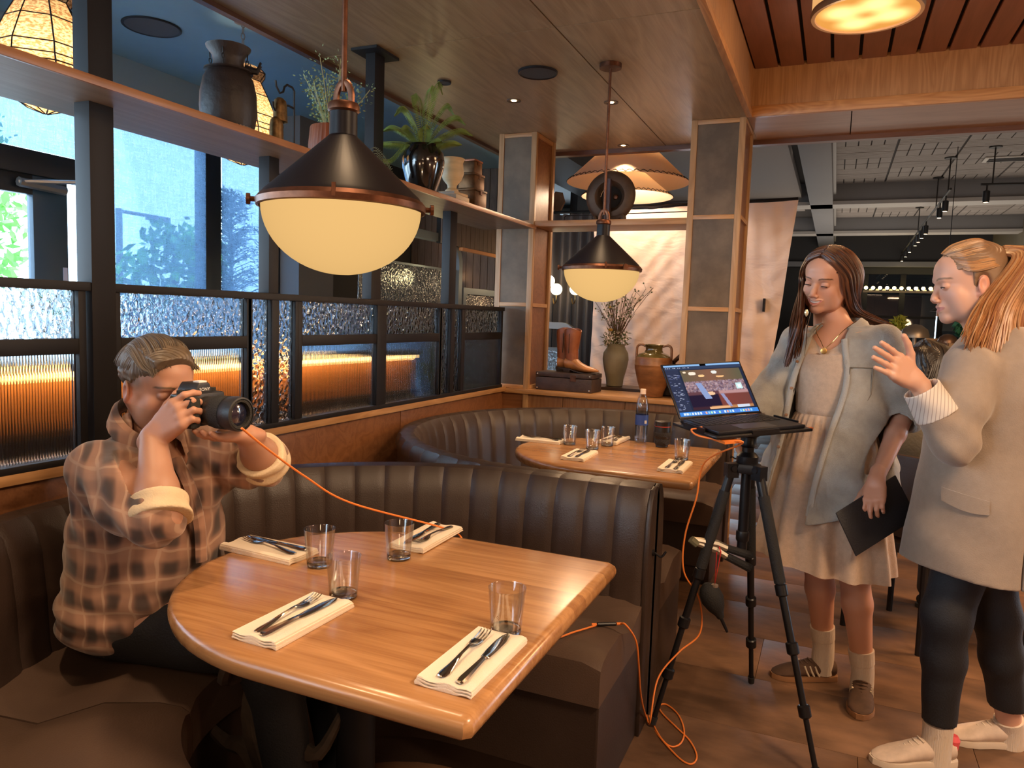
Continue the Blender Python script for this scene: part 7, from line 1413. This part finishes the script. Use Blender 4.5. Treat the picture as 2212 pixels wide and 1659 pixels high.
M_stripe, t, o = nt('striped_lining'); tcx = N(t, 'TexCoord').outputs['UV']; sg = N(t, 'SeparateXYZ', {0: N(t, 'TexCoord').outputs['Generated']}); aa_ = N(t, 'Math', {0: sg.outputs[0], 1: 90.0}, operation='MULTIPLY'); sn = N(t, 'Math', {0: aa_.outputs[0]}, operation='SINE'); mr = N(t, 'MapRange', {0: sn.outputs[0], 1: .75, 2: .95}); mx = N(t, 'Mix', {0: mr.outputs[0], 6: (.66, .60, .54, 1), 7: (.36, .30, .26, 1)}, data_type='RGBA'); pp = N(t, 'BsdfPrincipled', {'Base Color': mx.outputs[2], 'Roughness': .8}); t.links.new(pp.outputs[0], o.inputs[0])
c = wLE.lerp(wLW, .66); F_ = Field(tuple(c - Vector((.12,) * 3)), tuple(c + Vector((.12,) * 3)), .0035); F_.cap(c - dW * .05, c + dW * .045, .058, .050, .01, tuple(WF), 1.05); nz2 = cloth_noise(27, .003, 2); F_.disp(nz2); F_.plane(c + dW * .045, dW); F_.plane(c - dW * .045, -dW); F_.cap(c - dW * .1, c + dW * .1, .044, .044, .004, op='c'); q = put_mesh(wom, WI, np_mesh('turned_cuff', [F_.poly()], M_stripe), 'turned_cuff'); q['label'] = 'pale striped turned-back cuff'
S = Field((.15, 2.30, .08), (.80, 2.98, .90), .006)
for K_, A_ in kn: S.chain([Wp(0, 0, .84).lerp(K_, .15), K_, K_.lerp(A_, .35), A_ + Vector((0, 0, .0))], [.092, .068, .060, .049], .03)
S.ell(Wp(0, 0, .84), (.12, .14, .08), .04); S.disp(cloth_noise(31, .002)); S.plane((0, 0, .145), (0, 0, -1)); put_mesh(wom, WI, np_mesh('trousers', [S.poly()], M_trou), 'trousers')
M_runr = mat('runner_beige', (.62, .50, .42), .7, var=.08, vs=30); M_rsole = mat('runner_sole', (.70, .60, .50), .6); M_pink = mat('pink_tab', (.75, .10, .12), .5)
for (K_, A_), rzs in zip(kn, (math.atan2(-.42, -.9), math.atan2(-.30, -.95))):
    a = A_ - WO; dk = (K_ - A_).normalized(); MB().tube([a - Vector((0, 0, .13)), a - Vector((0, 0, .05)), a, a + dk * .03, a + dk * .045], [.044, .045, .044, .045, .045], 28).build('sock', M_sock, wom)
    td = Vector((math.cos(rzs), math.sin(rzs), 0)); u = shoe(wom, 'shoe', a - Vector((0, 0, a.z)) - td * .05, rzs, .265, M_runr, M_rsole, None, mat('lace_cream', (.7, .6, .5), .8), .078); MB().lathe([(.016, .05), (.02, .08), (.012, .095)], (0, 0, 0), 12).xform(Matrix.Translation(a - Vector((0, 0, a.z)) - td * .055)).build('heel_tab', M_pink, u)
# blonde hair, half-up
M_y1, M_y2, M_y3, M_y4 = mat('hair_blonde', (.36, .17, .065), .38, var=.3, vs=25), mat('hair_honey', (.46, .24, .10), .38), mat('hair_copper', (.26, .10, .035), .4), mat('hair_root', (.22, .125, .065), .42)
hr = cap_hair(HWm, ws, M_y4, wom, WI, 'hair', (.066, .056), .0, -.02, ears=True)
TT = WI @ HWm @ Matrix.Scale(ws, 4)
def wq(px, py, hd): return at(px, py, hd) - WO
gP = [hg((-.02, .062, .098), (-.05, .03, .105), (-.055, -.03, .112), (-.03, -.085, .085)), hg((.0, .068, .104), (0, .03, .128), (0, -.04, .134), (0, -.095, .09)), hg((-.055, .050, .075), (-.078, .02, .06), (-.080, -.035, .06), (-.04, -.095, .065)), hg((-.070, .035, .045), (-.084, .012, .035), (-.083, -.04, .04), (-.045, -.098, .055))]
gP = [gP[1], gP[0], gP[2], gP[3]]
locks('pulled_back_hair', gP, 460, .0016, [M_y4, M_y1, M_y2, M_y4], hr, 3, .0015, 6, .5)
gT = [hg((-.035, -.085, .075), (-.080, -.095, .055)) + [wq(2128, 640, 2.20), wq(2105, 680, 2.17), wq(2088, 720, 2.15), wq(2078, 745, 2.14)],
      hg((-.03, -.095, .09), (-.078, -.125, .06)) + [wq(2150, 650, 2.20), wq(2130, 700, 2.17), wq(2110, 750, 2.15), wq(2105, 800, 2.15)],
      hg((-.02, -.10, .10), (-.07, -.155, .06)) + [wq(2178, 660, 2.20), wq(2160, 720, 2.18), wq(2150, 780, 2.16), wq(2150, 840, 2.16)],
      hg((0, -.105, .10), (-.05, -.185, .05)) + [wq(2205, 670, 2.22), wq(2200, 740, 2.2), wq(2195, 810, 2.18), wq(2195, 880, 2.18)],
      hg((.02, -.10, .10), (.0, -.20, .04)) + [wq(2240, 680, 2.28), wq(2240, 760, 2.28), wq(2240, 830, 2.28), wq(2240, 900, 2.3)],
      hg((.03, -.095, .09), (.06, -.17, .04)) + [wq(2230, 690, 2.40), wq(2230, 760, 2.42), wq(2230, 840, 2.42), wq(2230, 900, 2.42)]]
locks('long_hair', gT, 620, .0033, [M_y1, M_y2, M_y3, M_y1], hr, 8, .006, 6)
MB().tube([TT @ Vector((-.078 + .004 * math.cos(a), -.004 + .0065 * math.sin(a), -.045 + .0 * a + .0065 * math.cos(a))) for a in [2 * PI * k / 14 for k in range(15)]], .0019, 6).build('hoop_earring', M_gold, wom)
# ---- seated guest, mostly hidden behind the blazer wearer
SO = at(1992, 860, 3.35); SO = Vector((SO.x, SO.y, 0)); SF_ = Vector((.55, .8, 0)).normalized(); SR_ = Vector((SF_.y, -SF_.x, 0)); SI = Matrix.Translation(-SO)
def Sp(x, y, z): return SO + SR_ * x + SF_ * y + Vector((0, 0, z))
gst = thing('person', 'seated dark-haired guest in grey, mostly hidden behind the blazer', 'person', tuple(SO)); HS = frame(Sp(0, .05, 1.22), SF_, pitch=-.2)
S = Field(tuple(SO + Vector((-.45, -.45, 0))), tuple(SO + Vector((.60, .65, 1.2))), .009); S.ell(Sp(0, 0, .66), (.14, .14, .16), .05); S.ell(Sp(0, .02, .88), (.14, .13, .16), .05); S.cap(Sp(0, .01, 1.0), HS @ Vector((0, -.03, -.1)), .05, .047, .03)
arms = [(Sp(s_ * .17, .01, .98), Sp(s_ * .21, .05, .74), Sp(s_ * .12, .26, .68)) for s_ in (-1, 1)]
for a in arms: S.chain(a, [.045, .036, .024], .02)
for a in arms:
    for k in range(4): d_ = (a[2] - a[1]).normalized(); S.chain([a[2], a[2] + d_ * .08 + SR_ * (k - 1.5) * .018, a[2] + d_ * .15 + SR_ * (k - 1.5) * .02 - Vector((0, 0, .02))], [.018, .009, .007], .006)
    S.chain([a[2], a[2] + (a[2] - a[1]).normalized() * .05 + Vector((0, 0, .035))], [.016, .009], .008)
lg_ = [(Sp(s_ * .09, .0, .56), Sp(s_ * .12, .42, .56), Sp(s_ * .12, .42, .10)) for s_ in (-1, 1)]
for a in lg_: S.chain(a, [.08, .055, .036], .02)
hp, hq = head_parts(smile=.1, lids=.5); hcol = head_colors(hp, SK_G, (.45, .17, .13), (.05, .03, .02), .1); co = S.poly(); cc = np.concatenate([np.tile(np.array(SK_G, np.float32), (len(co[0]), 1)), hcol])
put_mesh(gst, SI, np_mesh('body', [co, (apply(HS, hp), hq)], M_skin_g, cc), 'body')
S = Field(tuple(SO + Vector((-.40, -.40, .5))), tuple(SO + Vector((.40, .40, 1.1))), .008); S.ell(Sp(0, 0, .68), (.17, .165, .15), .06); S.ell(Sp(0, .02, .88), (.17, .15, .17), .06)
for a in arms: S.chain([a[0], a[1], a[1].lerp(a[2], .7)], [.065, .054, .042], .03)
S.disp(cloth_noise(41, .005)); S.cap(Sp(0, .01, 1.0), Sp(0, .03, 1.12), .055, .07, .01, op='c'); put_mesh(gst, SI, np_mesh('sweater', [S.poly()], mat('olive_sweater', (.12, .105, .08), .9, bump=.3, bs=90)), 'sweater')
S = Field(tuple(SO + Vector((-.45, -.45, .06))), tuple(SO + Vector((.60, .65, .75))), .009)
for a in lg_: S.chain(a, [.10, .07, .05], .03)
S.disp(cloth_noise(43, .003)); put_mesh(gst, SI, np_mesh('jeans', [S.poly()], mat('grey_jeans', (.07, .07, .075), .85, bump=.2, bs=200)), 'jeans')
rz_ = math.atan2(SF_.y, SF_.x)
for a in lg_: shoe(gst, 'shoe', Vector((a[2].x, a[2].y, 0)) - SO - SF_ * .05, rz_, .26, M_shb, M_shb, None, M_shb)
M_k1, M_k2 = mat('hair_black', (.012, .009, .008), .35, var=.3, vs=20), mat('hair_black2', (.025, .018, .014), .35); hr = cap_hair(HS, 1.0, M_k1, gst, SI, 'hair', (.066, .056)); TT = SI @ HS
gg = [[TT @ Vector(v) for v in ((s_ * .01, y, .12), (s_ * .07, y * .9, .09), (s_ * .092, y * .9 - .01, .02), (s_ * .09, y * .8 - .03, -.08), (s_ * .085, y * .7 - .05, -.20))] for s_, y in ((1, .04), (1, 0), (1, -.05), (.4, -.10), (-.4, -.10), (-1, -.05), (-1, 0), (-1, .04))]
locks('long_hair', gg, 200, .0055, [M_k1, M_k2], hr, 4, .006, 5)
st2 = thing('chair', 'dark chair holding the seated guest behind the two women', 'chair', tuple(SO), math.atan2(SF_.y, SF_.x)); MB().box(-.2, .22, -.21, .21, .42, .465).build('seat', M_shell, st2, .01); MB().box(-.235, -.20, -.20, .20, .50, .86).build('backrest', M_shell, st2, .01)
for x in (-.19, .19):
    for y in (-.18, .18): MB().tube([(x, y, 0), (x * .95, y * .95, .42)], .014, 8).build('leg', M_black, st2)
for y in (-.17, .17): MB().tube([(-.19, y, .42), (-.22, y, .55)], .012, 8).build('back_post', M_black, st2)
